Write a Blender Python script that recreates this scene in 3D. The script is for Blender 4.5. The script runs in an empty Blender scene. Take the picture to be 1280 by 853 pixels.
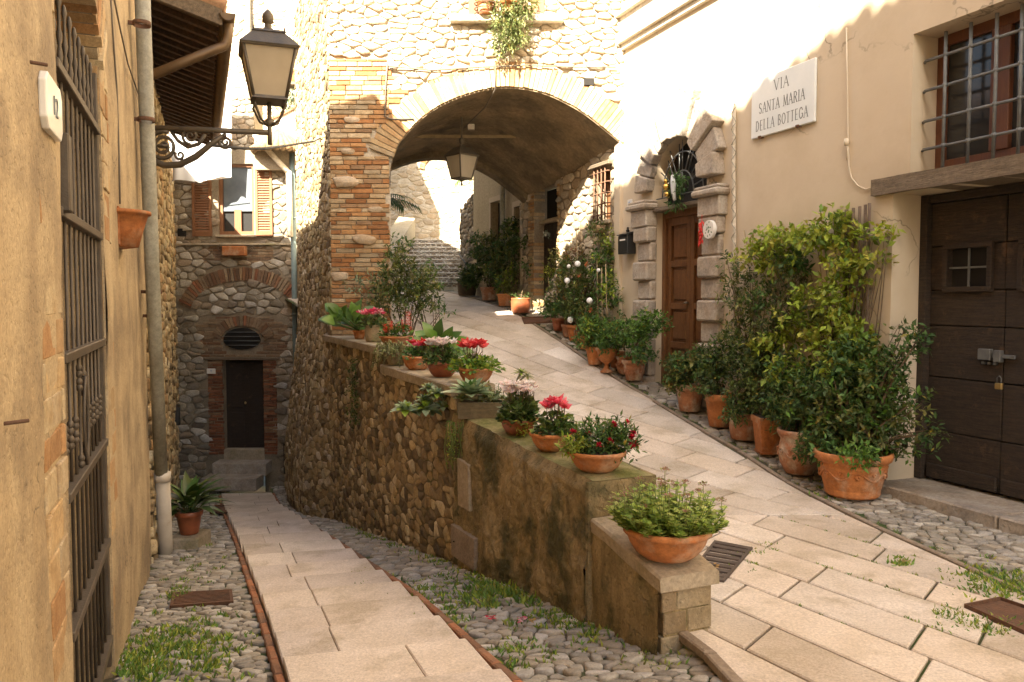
import bpy, math, random
import numpy as np
from mathutils import Vector, noise as mnoise
R_ = math.radians
rng = random.Random(7)
SC = bpy.context.scene
COL = SC.collection

# ------------------------------------------------------------------ camera
F = 1000.0
PITCH = math.atan(51.5/F)
cam_d = bpy.data.cameras.new('camera'); cam = bpy.data.objects.new('camera', cam_d); COL.objects.link(cam)
cam_d.sensor_width = 36; cam_d.lens = 36*F/1280; cam_d.clip_start = .05; cam_d.clip_end = 2000
cam.rotation_euler = (math.pi/2-PITCH, 0, 0)
SC.camera = cam
# ------------------------------------------------------------------ sky, sun, exposure
SUN = Vector((-.535, -1.31, 1.22)).normalized()          # towards the sun
EL = math.asin(SUN.z); AZ = math.atan2(SUN.x, SUN.y)
W = bpy.data.worlds.new('World'); SC.world = W; W.use_nodes = True
nt = W.node_tree; bg = nt.nodes['Background']
sky = nt.nodes.new('ShaderNodeTexSky'); sky.sky_type = 'NISHITA'; sky.sun_disc = False
sky.sun_elevation = EL; sky.sun_rotation = AZ; sky.air_density = 1.0; sky.dust_density = 3.0; sky.ozone_density = .6
nt.links.new(sky.outputs[0], bg.inputs[0]); bg.inputs[1].default_value = .08
sd = bpy.data.lights.new('sun', 'SUN'); sd.energy = 5.0; sd.angle = R_(.5); sd.color = (1, .93, .82)
so = bpy.data.objects.new('sun', sd); COL.objects.link(so); so.rotation_euler = SUN.to_track_quat('Z', 'Y').to_euler(); so.location = (0, -3, 20)
vs = SC.view_settings
vs.view_transform = 'Standard'; vs.look = 'None'; vs.gamma = 1; vs.use_curve_mapping = False
vs.exposure = 2.84
try:
    vs.use_white_balance = True; vs.white_balance_temperature = 7200; vs.white_balance_tint = 8
except Exception: pass
SC.cycles.use_denoising = True
SC.cycles.max_bounces = 10; SC.cycles.diffuse_bounces = 7

# ------------------------------------------------------------------ pixel <-> place
cP, sP = math.cos(PITCH), math.sin(PITCH)
def ray(px, py):
    x = (px-640)/F; v = -(py-426.5)/F
    return Vector((x, cP+v*sP, -sP+v*cP))
def at(px, py, Y):
    d = ray(px, py); return d*(Y/d.y)
def lerp(a, b, t): return a+(b-a)*t
def interp(x, xs, ys):
    if x <= xs[0]: return ys[0]
    for i in range(len(xs)-1):
        if x <= xs[i+1]: return lerp(ys[i], ys[i+1], (x-xs[i])/(xs[i+1]-xs[i]))
    return ys[-1]
RX = [-6, 0, 4, 6, 7, 8.5, 10, 11, 12.25, 14, 16, 19, 40]
RZ = [-1.5, -1.6, -1.63, -1.66, -1.62, -1.42, -1.17, -.94, -.6, -.2, 0, .24, .3]
def zramp(x, y): return interp(y, RX, RZ)
PX_ = [-6, 0, 2, 4, 5.35, 8.7, 14.3, 15.3, 17, 40]
PZ_ = [-1.3, -1.45, -1.65, -1.91, -2.08, -2.67, -3.75, -3.84, -3.88, -3.9]
def zpath(y): return interp(y, PX_, PZ_)
def zlow(x, y):
    c = interp(y, [0, 5, 9, 17], [.14, .13, .05, .02])
    return zpath(y)+c*(x-(.92-.395*y))
def on_ground(px, py, zf, lift=0):
    d = ray(px, py); y = .8; prev = None
    while y < 30:
        p = d*(y/d.y); g = p.z-zf(p.x, p.y)-lift
        if g <= 0:
            if prev:
                t = prev[1]/(prev[1]-g); y = lerp(prev[0], y, t)
            return d*(y/d.y)
        prev = (y, g); y += .05
    return d*(y/d.y)

class Fr:
    """a wall's own frame: u runs to the right as one faces the wall, w into it, z up"""
    def __init__(s, o, e):
        s.o = Vector((o[0], o[1], 0)); s.e = Vector((e[0], e[1], 0)).normalized()
        s.n = Vector((-s.e.y, s.e.x, 0)); s.ang = math.atan2(s.e.y, s.e.x)
    def pt(s, u, w, z): return s.o+s.e*u+s.n*w+Vector((0, 0, z))
    def hit(s, px, py, w=0):
        d = ray(px, py); k = (s.o+s.n*w).dot(s.n)/d.dot(s.n); p = d*k-s.o
        return p.dot(s.e), p.z
    def loc(s, p):
        q = p-s.o; return (q.dot(s.e), q.dot(s.n), q.z)
WD = Fr((0, 0), (1, 0))
L = Fr((-.54, 0), (-.3625, .932))
R = Fr((5.90, 0), (.3625, -.932))
A = Fr((0, 11.2), (1, 0))
S = Fr((-2.52, 11.2), (.3625, -.932))
B = Fr((0, 16.5), (1, 0))
Q = Fr((.72, 3.77), (.436, -1))

# ------------------------------------------------------------------ materials
MATS = {}
def mat(name, col=(.5, .5, .5), col2=None, ns=4, bump=.2, bs=30, rough=.85, metal=0, usecol=False, stretch=(1, 1, 1),
        col3=None, ns3=1.2, t3=(.5, .65), trans=0, glass=0, detail=6, fine=0, spec=.5, wave=None, pits=0, objrand=0, cracks=0):
    m = bpy.data.materials.new(name); MATS[name] = m; m.use_nodes = True
    n = m.node_tree.nodes; l = m.node_tree.links; b = n['Principled BSDF']
    b.inputs['Roughness'].default_value = rough; b.inputs['Metallic'].default_value = metal
    b.inputs['Specular IOR Level'].default_value = spec
    tc = n.new('ShaderNodeTexCoord'); mp = n.new('ShaderNodeMapping'); mp.inputs['Scale'].default_value = stretch
    l.new(tc.outputs['Object'], mp.inputs['Vector']); V = mp.outputs['Vector']
    def nz(scale, det=detail, vec=V, r=.6):
        x = n.new('ShaderNodeTexNoise'); x.inputs['Scale'].default_value = scale; x.inputs['Detail'].default_value = det
        x.inputs['Roughness'].default_value = r; l.new(vec, x.inputs['Vector']); return x.outputs['Fac']
    def mix(fac, a, c, mode='MIX'):
        x = n.new('ShaderNodeMix'); x.data_type = 'RGBA'; x.blend_type = mode
        for s_, v in ((0, fac), (6, a), (7, c)):
            if isinstance(v, (int, float)): x.inputs[s_].default_value = v
            elif isinstance(v, tuple): x.inputs[s_].default_value = (*v[:3], 1)
            else: l.new(v, x.inputs[s_])
        return x.outputs[2]
    def ramp(f, a, c, lo=(0, 0, 0, 1), hi=(1, 1, 1, 1)):
        x = n.new('ShaderNodeValToRGB'); x.color_ramp.elements[0].position = a; x.color_ramp.elements[1].position = c
        x.color_ramp.elements[0].color = lo; x.color_ramp.elements[1].color = hi; l.new(f, x.inputs[0]); return x.outputs[0]
    c = col
    if col2: c = mix(ramp(nz(ns), .35, .68), col, col2)
    if col3: c = mix(ramp(nz(ns3, 8, tc.outputs['Object'], .65), *t3), c, col3)
    if usecol:
        at_ = n.new('ShaderNodeAttribute'); at_.attribute_name = 'Col'
        c = mix(1.0, c, at_.outputs['Color'], 'MULTIPLY')
    if objrand:
        oi = n.new('ShaderNodeObjectInfo'); c = mix(1.0, c, ramp(oi.outputs['Random'], 0, 1, (1-objrand, 1-objrand*1.15, 1-objrand*1.3, 1), (1+objrand*.5, 1+objrand*.55, 1+objrand*.7, 1)), 'MULTIPLY')
    crk = None
    if cracks:
        dn = n.new('ShaderNodeTexNoise'); dn.inputs['Scale'].default_value = 3; dn.inputs['Detail'].default_value = 6; l.new(tc.outputs['Object'], dn.inputs['Vector'])
        dv = mix(.35, tc.outputs['Object'], dn.outputs['Color'], 'LINEAR_LIGHT')
        vo = n.new('ShaderNodeTexVoronoi'); vo.feature = 'DISTANCE_TO_EDGE'; vo.inputs['Scale'].default_value = cracks; l.new(dv, vo.inputs['Vector'])
        line = ramp(vo.outputs['Distance'], .002, .009); mask = ramp(nz(.9, 3, tc.outputs['Object'], .5), .52, .6)
        crk = mix(mask, (1, 1, 1), line); c = mix(1.0, c, mix(.55, (1, 1, 1), crk), 'MULTIPLY')
    if fine: c = mix(1.0, c, ramp(nz(fine, 4, tc.outputs['Object'], .8), .25, .75, (.62, .62, .62, 1), (1.3, 1.3, 1.3, 1)), 'MULTIPLY')
    if isinstance(c, tuple): b.inputs['Base Color'].default_value = (*c, 1)
    else: l.new(c, b.inputs['Base Color'])
    if bump:
        h = nz(bs, 8)
        if wave:
            wv = n.new('ShaderNodeTexWave'); wv.inputs['Scale'].default_value = wave; wv.inputs['Distortion'].default_value = 6
            wv.inputs['Detail'].default_value = 3; l.new(V, wv.inputs['Vector'])
            h = mix(.5, h, wv.outputs['Color'])
        if pits:
            h = mix(.45, h, ramp(nz(pits, 3, tc.outputs['Object'], .5), .34, .46))
        bp = n.new('ShaderNodeBump'); bp.inputs['Strength'].default_value = bump; bp.inputs['Distance'].default_value = .012
        l.new(h, bp.inputs['Height']); l.new(bp.outputs[0], b.inputs['Normal'])
    if glass:
        b.inputs['Transmission Weight'].default_value = glass
    if trans:
        out = n['Material Output']; t = n.new('ShaderNodeBsdfTranslucent'); ms = n.new('ShaderNodeMixShader')
        if isinstance(c, tuple): t.inputs[0].default_value = (*c, 1)
        else: l.new(c, t.inputs[0])
        ms.inputs[0].default_value = trans; l.new(b.outputs[0], ms.inputs[1]); l.new(t.outputs[0], ms.inputs[2]); l.new(ms.outputs[0], out.inputs[0])
    return m

# ------------------------------------------------------------------ mesh builder
class MB:
    def __init__(s): s.v = []; s.f = []; s.c = []; s.sm = []
    def add(s, vs_, fs, col=(1, 1, 1), smooth=False):
        k = len(s.v); s.v.extend([tuple(p) for p in vs_])
        for f in fs: s.f.append(tuple(i+k for i in f)); s.c.append(col); s.sm.append(smooth)
        return s
    def quad(s, a, b, c, d, col=(1, 1, 1)): return s.add([a, b, c, d], [(0, 1, 2, 3)], col)
    def box(s, x0, x1, y0, y1, z0, z1, col=(1, 1, 1), ch=0):
        if ch:
            c = min(ch, (x1-x0)*.45, (y1-y0)*.45, (z1-z0)*.45)
            vs_ = []; idx = {}
            for ix, (xa, xb) in enumerate(((x0, x0+c), (x1, x1-c))):
                for iy, (ya, yb) in enumerate(((y0, y0+c), (y1, y1-c))):
                    for iz, (za, zb) in enumerate(((z0, z0+c), (z1, z1-c))):
                        idx[(ix, iy, iz, 0)] = len(vs_); vs_.append((xa, yb, zb))
                        idx[(ix, iy, iz, 1)] = len(vs_); vs_.append((xb, ya, zb))
                        idx[(ix, iy, iz, 2)] = len(vs_); vs_.append((xb, yb, za))
            g = lambda a, b, c_, k: idx[(a, b, c_, k)]
            fs = []
            for a in (0, 1):
                fs.append([g(a, 0, 0, 0), g(a, 1, 0, 0), g(a, 1, 1, 0), g(a, 0, 1, 0)][::(-1 if a == 0 else 1)])
                fs.append([g(0, a, 0, 1), g(1, a, 0, 1), g(1, a, 1, 1), g(0, a, 1, 1)][::(-1 if a == 1 else 1)])
                fs.append([g(0, 0, a, 2), g(1, 0, a, 2), g(1, 1, a, 2), g(0, 1, a, 2)][::(-1 if a == 0 else 1)])
                for b_ in (0, 1):
                    fs.append([g(0, a, b_, 1), g(1, a, b_, 1), g(1, a, b_, 2), g(0, a, b_, 2)])
                    fs.append([g(a, 0, b_, 0), g(a, 1, b_, 0), g(a, 1, b_, 2), g(a, 0, b_, 2)])
                    fs.append([g(a, b_, 0, 0), g(a, b_, 1, 0), g(a, b_, 1, 1), g(a, b_, 0, 1)])
                    for d_ in (0, 1): fs.append([g(a, b_, d_, 0), g(a, b_, d_, 1), g(a, b_, d_, 2)])
            return s.add(vs_, fs, col)
        return s.add([(x0, y0, z0), (x1, y0, z0), (x1, y1, z0), (x0, y1, z0), (x0, y0, z1), (x1, y0, z1), (x1, y1, z1), (x0, y1, z1)],
                     [(0, 3, 2, 1), (4, 5, 6, 7), (0, 1, 5, 4), (1, 2, 6, 5), (2, 3, 7, 6), (3, 0, 4, 7)], col)
    def hexa(s, p, col=(1, 1, 1)):      # 8 points: bottom ring then top ring
        return s.add(p, [(0, 3, 2, 1), (4, 5, 6, 7), (0, 1, 5, 4), (1, 2, 6, 5), (2, 3, 7, 6), (3, 0, 4, 7)], col)
    def tube(s, pts, r, n=8, col=(1, 1, 1), cap=True):
        pts = [Vector(p) for p in pts]; rs = r if isinstance(r, (list, tuple)) else [r]*len(pts)
        vs_ = []; up = Vector((.13, .21, .97)).normalized()
        for i, p in enumerate(pts):
            t = (pts[min(i+1, len(pts)-1)]-pts[max(i-1, 0)])
            if t.length < 1e-9: t = Vector((0, 0, 1))
            t.normalize(); a = t.cross(up)
            if a.length < .1: a = t.cross(Vector((1, 0, 0)))
            a.normalize(); b = t.cross(a)
            for k in range(n):
                th = 2*math.pi*k/n; vs_.append(p+(a*math.cos(th)+b*math.sin(th))*rs[i])
        fs = [(i*n+k, i*n+(k+1) % n, (i+1)*n+(k+1) % n, (i+1)*n+k) for i in range(len(pts)-1) for k in range(n)]
        if cap: fs += [tuple(range(n)), tuple(range((len(pts)-1)*n, len(pts)*n))]
        return s.add(vs_, fs, col, True)
    def lathe(s, prof, c=(0, 0, 0), n=24, col=(1, 1, 1), sx=1, sy=1):
        vs_ = []; 
        for r, z in prof:
            for k in range(n):
                th = 2*math.pi*k/n; vs_.append((c[0]+r*sx*math.cos(th), c[1]+r*sy*math.sin(th), c[2]+z))
        fs = [(i*n+k, i*n+(k+1) % n, (i+1)*n+(k+1) % n, (i+1)*n+k) for i in range(len(prof)-1) for k in range(n)]
        return s.add(vs_, fs, col, True)
    def prism(s, poly, M0, M1, col=(1, 1, 1)):      # poly mapped by M0 (front) and M1 (back)
        n = len(poly); vs_ = [M0(*p) for p in poly]+[M1(*p) for p in poly]
        return s.add(vs_, [tuple(range(n)), tuple(range(2*n-1, n-1, -1))]+[(i, i+n, (i+1) % n+n, (i+1) % n) for i in range(n)], col)
    def sheet(s, fn, nu, nv, col=(1, 1, 1), smooth=True):
        vs_ = [fn(i/nu, j/nv) for j in range(nv+1) for i in range(nu+1)]
        return s.add(vs_, [(j*(nu+1)+i, j*(nu+1)+i+1, (j+1)*(nu+1)+i+1, (j+1)*(nu+1)+i) for j in range(nv) for i in range(nu)], col, smooth)

CURFR = {}
def mesh_obj(name, mb, material, parent=None, base=(0, 0, 0), label=None, bevel=0, smooth=None):
    me = bpy.data.meshes.new(name)
    bx, by, bz = base
    me.from_pydata([(x-bx, y-by, z-bz) for x, y, z in mb.v], [], mb.f)
    if mb.f:
        sm = np.array(mb.sm if smooth is None else [smooth]*len(mb.f), dtype=bool)
        me.polygons.foreach_set('use_smooth', sm)
        ca = me.color_attributes.new('Col', 'FLOAT_COLOR', 'CORNER')
        cnt = [len(f) for f in mb.f]
        cols = np.repeat(np.array([(*c[:3], 1.0) for c in mb.c], dtype=np.float32), cnt, axis=0)
        ca.data.foreach_set('color', cols.ravel())
    me.validate()
    import bmesh
    bm = bmesh.new(); bm.from_mesh(me); bmesh.ops.recalc_face_normals(bm, faces=bm.faces); bm.to_mesh(me); bm.free()
    me.materials.append(MATS[material])
    o = bpy.data.objects.new(name, me); COL.objects.link(o)
    if parent is not None: o.parent = parent
    if label: o['label'] = label
    if bevel:
        m = o.modifiers.new('bevel', 'BEVEL'); m.width = bevel; m.segments = 2; m.limit_method = 'ANGLE'; m.angle_limit = R_(40)
    return o

class Thing:
    def __init__(s, name, label, cat, fr=WD, base=(0, 0, 0), group=None):
        s.fr = fr; s.base = tuple(base); s.o = bpy.data.objects.new(name, None); COL.objects.link(s.o)
        s.o.location = fr.pt(*base); s.o.rotation_euler = (0, 0, fr.ang); s.o.empty_display_size = .1
        s.o['label'] = label; s.o['category'] = cat
        if group: s.o['group'] = group
    def part(s, name, mb, material, parent=None, label=None, bevel=0, smooth=None):
        return mesh_obj(name, mb, material, parent or s.o, s.base, label, bevel, smooth)
def single(name, mb, material, label, cat, fr=WD, base=(0, 0, 0), group=None, bevel=0, smooth=None):
    o = mesh_obj(name, mb, material, None, base, label, bevel, smooth)
    o.location = fr.pt(*base); o.rotation_euler = (0, 0, fr.ang); o['category'] = cat
    if group: o['group'] = group
    return o
def struct(name, mb, material, kind='structure', label=None, cat=None, smooth=None):
    o = mesh_obj(name, mb, material, None, (0, 0, 0), label, 0, smooth); o['kind'] = kind
    if cat: o['category'] = cat
    return o

# ------------------------------------------------------------------ stones, bricks, leaves
def clip(poly, nx, ny, d):      # keep nx*x+ny*y <= d
    out = []
    for i in range(len(poly)):
        a = poly[i]; b = poly[(i+1) % len(poly)]
        da = nx*a[0]+ny*a[1]-d; db = nx*b[0]+ny*b[1]-d
        if da <= 0: out.append(a)
        if (da < 0 < db) or (db < 0 < da):
            t = da/(da-db); out.append((lerp(a[0], b[0], t), lerp(a[1], b[1], t)))
    return out
def cells(u0, u1, v0, v1, cu, cv, jit=.8, seed=1, region=None):
    r = random.Random(seed); ni = int(math.ceil((u1-u0)/cu))+4; nj = int(math.ceil((v1-v0)/cv))+4
    st = [[(i+.5*(j % 2)+(r.random()-.5)*jit, j+(r.random()-.5)*jit) for i in range(ni)] for j in range(nj)]
    for j in range(1, nj-1):
        for i in range(1, ni-1):
            x, y = st[j][i]
            X = u0+(x-2)*cu; Y = v0+(y-2)*cv
            if X < u0-cu or X > u1+cu or Y < v0-cv or Y > v1+cv: continue
            p = [(x-1.3, y-1.3), (x+1.3, y-1.3), (x+1.3, y+1.3), (x-1.3, y+1.3)]
            for jj in range(max(0, j-2), min(nj, j+3)):
                for ii in range(max(0, i-2), min(ni, i+3)):
                    if ii == i and jj == j: continue
                    a, b = st[jj][ii]; nx, ny = a-x, b-y
                    p = clip(p, nx, ny, (a*a+b*b-x*x-y*y)/2)
                    if not p: break
                if not p: break
            if len(p) < 3: continue
            q = [(u0+(a-2)*cu, v0+(b-2)*cv) for a, b in p]
            q = clip(clip(clip(clip(q, 1, 0, u1), -1, 0, -u0), 0, 1, v1), 0, -1, -v0)
            if region:
                for h in region: 
                    if q: q = clip(q, *h)
            if len(q) >= 3: yield q
def pick(pal, r, v=.15):
    c = r.choice(pal); k = 1+(r.random()-.5)*2*v; return (c[0]*k, c[1]*k, c[2]*k)
ROUGH = [0]
def stones(mb, polys, M, gap, h, pal, test=None, seed=3, var=.18, flat=.72, rings=3):
    r = random.Random(seed)
    for p in polys:
        cx = sum(a for a, b in p)/len(p); cy = sum(b for a, b in p)/len(p)
        if test and not test(cx, cy): continue
        sz = min(max(a for a, b in p)-min(a for a, b in p), max(b for a, b in p)-min(b for a, b in p))
        if sz < gap*2: continue
        k = max(.3, 1-gap/sz)
        p = [(cx+(a-cx)*k, cy+(b-cy)*k) for a, b in p]
        q = []
        for i in range(len(p)):
            a = p[i]; b = p[(i+1) % len(p)]
            q += [(lerp(a[0], b[0], .2), lerp(a[1], b[1], .2)), (lerp(a[0], b[0], .8), lerp(a[1], b[1], .8))]
        if ROUGH[0]:
            q = [(cx+(a-cx)*(1+ROUGH[0]*mnoise.noise(Vector((a*9, b*9, seed)))*2), cy+(b-cy)*(1+ROUGH[0]*mnoise.noise(Vector((a*9, b*9, seed+5)))*2)) for a, b in q]
        hh = h*(.25+1.0*r.random()) if ROUGH[0] else h*(.55+.75*r.random()); col = pick(pal, r, var); n = len(q)
        tx = (r.random()-.5)*hh*.9/sz; ty = (r.random()-.5)*hh*.9/sz
        H = lambda a, b, w: M(a, b, w+(a-cx)*tx+(b-cy)*ty)
        vs_ = [M(a, b, .01) for a, b in q]
        lv = [(1.0, .45), (.9, .85), (flat, 1.0)] if rings == 3 else [(.96, .7), (.7, 1.0)]
        for sc, wf in lv: vs_ += [H(cx+(a-cx)*sc, cy+(b-cy)*sc, -hh*wf*(1+(r.random()-.5)*.15)) for a, b in q]
        vs_.append(H(cx, cy, -hh*1.04)); m = len(lv)
        fs = [(g*n+i, g*n+(i+1) % n, (g+1)*n+(i+1) % n, (g+1)*n+i) for g in range(m) for i in range(n)]
        fs += [(m*n+i, m*n+(i+1) % n, (m+1)*n) for i in range(n)]
        mb.add(vs_, fs, col, True)
def fmap(fr=None): return lambda u, z, w: (u, w, z)
def bricks(mb, u0, u1, z0, z1, pal, bw=.26, bh=.062, gap=.012, out=.012, test=None, seed=5, var=.2, w=0, M=None, depth=.05):
    r = random.Random(seed); z = z0; row = 0
    M = M or (lambda u, z_, w_: (u, w_, z_))
    while z < z1-.01:
        h = bh*(.9+.25*r.random()); h = min(h, z1-z)
        u = u0-(row % 2)*bw*.5-r.random()*.04
        while u < u1:
            b = bw*(.75+.5*r.random()); a0 = max(u, u0); a1 = min(u+b-gap, u1)
            if a1-a0 > .02 and (not test or test((a0+a1)/2, z+h/2)):
                o = w-out*(.3+1.2*r.random()); j = lambda: (r.random()-.5)*.006
                x0, x1, y0, y1 = a0+j(), a1+j(), z+j(), z+h-gap+j()
                c = .005
                f = [(x0, y0), (x1, y0), (x1, y1), (x0, y1)]
                vs_ = [M(a, b_, w+depth) for a, b_ in f]+[M(a, b_, o+c) for a, b_ in f]+[M(x0+c, y0+c, o+j()*.5), M(x1-c, y0+c, o+j()*.5), M(x1-c, y1-c, o+j()*.5), M(x0+c, y1-c, o+j()*.5)]
                mb.add(vs_, [(0, 1, 5, 4), (1, 2, 6, 5), (2, 3, 7, 6), (3, 0, 4, 7), (4, 5, 9, 8), (5, 6, 10, 9), (6, 7, 11, 10), (7, 4, 8, 11), (8, 9, 10, 11)], pick(pal, r, var))
            u += b
        z += h; row += 1
def ring(mb, curve, dep, pal, w=0, out=.015, bt=.06, seed=4, var=.2, back=.06, M=None):
    """voussoir bricks along a curve of (u,z) points"""
    r = random.Random(seed); M = M or (lambda u, z_, w_: (u, w_, z_))
    L_ = [0]
    for a, b in zip(curve, curve[1:]): L_.append(L_[-1]+math.hypot(b[0]-a[0], b[1]-a[1]))
    def P(t):
        t = max(0, min(L_[-1]-1e-6, t)); i = max(k for k in range(len(curve)-1) if L_[k] <= t); f = (t-L_[i])/(L_[i+1]-L_[i])
        a, b = curve[i], curve[i+1]; p = (lerp(a[0], b[0], f), lerp(a[1], b[1], f))
        return p
    def N(t):
        a, b = P(t-.15), P(t+.15); dx, dz = b[0]-a[0], b[1]-a[1]; l = math.hypot(dx, dz); return (-dz/l, dx/l)
    t = 0
    while t < L_[-1]-.02:
        b = bt*(.85+.3*r.random()); t1 = min(t+b-.01, L_[-1]); p0, p1 = P(t), P(t1); n0, n1 = N(t), N(t1)
        d = dep*(.93+.12*r.random()); o = w-out*(.4+r.random()); dn = (r.random())*-.008
        q = [(p0[0]+n0[0]*dn, p0[1]+n0[1]*dn), (p1[0]+n1[0]*dn, p1[1]+n1[1]*dn), (p1[0]+n1[0]*d, p1[1]+n1[1]*d), (p0[0]+n0[0]*d, p0[1]+n0[1]*d)]
        vs_ = [M(a, z_, w+back) for a, z_ in q]+[M(a, z_, o) for a, z_ in q]
        mb.add(vs_, [(0, 1, 5, 4), (1, 2, 6, 5), (2, 3, 7, 6), (3, 0, 4, 7), (4, 5, 6, 7), (0, 3, 2, 1)], pick(pal, r, var))
        t += b
def panel(mb, u0, u1, z0, z1, holes, w=0, rev=.3, amp=0, step=.25, seed=0, col=(1, 1, 1)):
    """wall face with rectangular holes and their reveals"""
    us = sorted(set([u0, u1]+[x for h in holes for x in h[:2]])); zs = sorted(set([z0, z1]+[x for h in holes for x in h[2:4]]))
    for i in range(len(us)-1):
        for j in range(len(zs)-1):
            a, b, c, d = us[i], us[i+1], zs[j], zs[j+1]; mu, mz = (a+b)/2, (c+d)/2
            if any(h[0] < mu < h[1] and h[2] < mz < h[3] for h in holes): continue
            nu = max(1, int((b-a)/step)) if amp else 1; nv = max(1, int((d-c)/step)) if amp else 1
            def fn(s_, t_):
                x, y = lerp(a, b, s_), lerp(c, d, t_)
                e = amp*mnoise.noise(Vector((x*1.1+seed, y*.8, seed)))+amp*.4*mnoise.noise(Vector((x*4+seed, y*3, seed))) if amp else 0
                return (x, w+e, y)
            mb.sheet(fn, nu, nv, col)
    for h in holes:
        a, b, c, d = h[:4]; r = h[4] if len(h) > 4 else rev; w0 = w-0.002-abs(amp)*.0
        mb.quad((a, w0, c), (a, w+r, c), (a, w+r, d), (a, w0, d), col); mb.quad((b, w0, c), (b, w+r, c), (b, w+r, d), (b, w0, d), col)
        mb.quad((a, w0, d), (b, w0, d), (b, w+r, d), (a, w+r, d), col); mb.quad((a, w0, c), (b, w0, c), (b, w+r, c), (a, w+r, c), col)

def leaf(mb, p, d, nrm, ln, wd, col, big=False, droop=.25):
    """a folded leaf blade from p along d"""
    d = d.normalized(); s_ = d.cross(nrm)
    if s_.length < .05: s_ = d.cross(Vector((.3, .5, .8)))
    s_.normalize(); up = s_.cross(d)
    if not big:
        m = p+d*ln*.45-up*wd*.12
        t = p+d*ln-up*ln*droop*.5
        mb.add([p, m+s_*wd*.5+up*wd*.12, t, m-s_*wd*.5+up*wd*.12, m], [(0, 1, 4), (1, 2, 4), (2, 3, 4), (3, 0, 4)], col, False)
    else:
        n = 5; vs_ = []
        prof = [.12, .75, 1, .85, .5, .05]
        for i in range(n+1):
            t = i/n; c = p+d*ln*t-up*ln*droop*t*t; w_ = wd*.5*prof[i]
            vs_ += [c-s_*w_+up*w_*.3, c, c+s_*w_+up*w_*.3]
        fs = []
        for i in range(n):
            for k in (0, 1): fs.append((i*3+k, i*3+k+1, (i+1)*3+k+1, (i+1)*3+k))
        mb.add(vs_, fs, col, True)
def rdir(r):
    while True:
        v = Vector((r.uniform(-1, 1), r.uniform(-1, 1), r.uniform(-1, 1)))
        if .05 < v.length < 1: return v.normalized()
def blobs(mb, bl, size, pal, dens=1.0, seed=1, aspect=.5, clump=6, big=False, up=.35, var=.28, droop=.3):
    """leaf sprays through the volume of each blob: (centre, radii, palette or None, leaf count)"""
    r = random.Random(seed)
    for b in bl:
        c, rad = Vector(b[0]), b[1]; p_ = b[2] or pal; n = int(b[3]*dens)
        n = int(n*(1.75 if size < .07 else 1.3)); k = max(1, n//clump)
        for _ in range(k):
            q = rdir(r); rr = r.random()**.45; e = 1+.25*mnoise.noise(Vector(q)*2.3+c*3)
            cc = c+Vector((q.x*rad[0], q.y*rad[1], q.z*rad[2]))*rr*e
            ax = (q*.7+rdir(r)*.8+Vector((0, 0, up))).normalized(); tone = pick(p_, r, var)
            L_ = size*clump*.35
            for i in range(clump):
                t = i/clump; pp = cc+ax*L_*t
                dd = (ax*.5+rdir(r)).normalized(); s_ = size*(.75+.7*r.random())
                cj = 1+(r.random()-.5)*.5; s_ *= 1.3 if r.random() < .12 else 1
                cl = (tone[0]*cj, tone[1]*cj, tone[2]*cj) if r.random() > .035 else (.30*cj, .24*cj, .05)
                leaf(mb, pp, dd, (Vector((0, 0, 1))+rdir(r)*.7).normalized(), s_, s_*aspect*r.uniform(.8, 1.25), cl, big, droop)
def stemset(mb, root, bl, r0=.012, seed=2, col=(1, 1, 1), per=2):
    r = random.Random(seed); root = Vector(root); r0 = r0*.6
    for b in bl:
        for _ in range(per):
            c = Vector(b[0])+Vector((r.uniform(-1, 1)*b[1][0]*.6, r.uniform(-1, 1)*b[1][1]*.5, r.uniform(0, 1)*b[1][2]*.7))
            st = root+Vector((r.uniform(-.05, .05), r.uniform(-.05, .05), 0)); mid = (st+c)/2+Vector((r.uniform(-.06, .06), r.uniform(-.06, .06), .04))
            mb.tube([st, (st+mid)/2+rdir(r)*.015, mid, (mid+c)/2+rdir(r)*.02, c], [r0, r0*.85, r0*.7, r0*.5, r0*.25], 5, col)
# ------------------------------------------------------------------ material set
mat('soil', (.05, .035, .022), (.09, .07, .05), 20, .5, 60)
mat('earth', (.10, .085, .06), (.05, .045, .03), 3, .5, 25, col3=(.05, .075, .02), ns3=3, t3=(.5, .6))
mat('joint', (.13, .105, .075), (.07, .055, .035), 6, .6, 50, col3=(.045, .075, .015), ns3=1.6, t3=(.46, .56))
mat('slab', (1, 1, 1), (.82, .79, .74), 2.2, .3, 40, rough=.75, usecol=True, fine=70, pits=26, col3=(.72, .69, .62), ns3=2.4, t3=(.5, .62))
mat('cobble', (1, 1, 1), (.78, .76, .72), 8, .25, 50, rough=.7, usecol=True, fine=70)
mat('stone', (1, 1, 1), (.72, .68, .60), 6, .7, 26, usecol=True, fine=40, pits=24)
mat('rust_stone', (1, 1, 1), (.66, .58, .46), 5, .8, 24, usecol=True, fine=38, col3=(.55, .56, .38), ns3=1.0, t3=(.55, .75), pits=22)
mat('travertine', (.42, .37, .31), (.34, .27, .20), 5, .8, 20, fine=30, col3=(.24, .21, .18), ns3=2.2, t3=(.5, .7), pits=16)
mat('brick', (1, 1, 1), (.75, .66, .55), 9, .5, 40, usecol=True, fine=45)
mat('mortar', (.30, .245, .175), (.20, .16, .11), 4, .7, 30, fine=35)
mat('dark_mortar', (.24, .18, .105), (.16, .12, .07), 4, .7, 30, fine=35, col3=(.08, .085, .03), ns3=1.3, t3=(.5, .65))
mat('pale_mortar', (.56, .50, .40), (.46, .39, .29), 4, .7, 30, fine=35)
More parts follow.
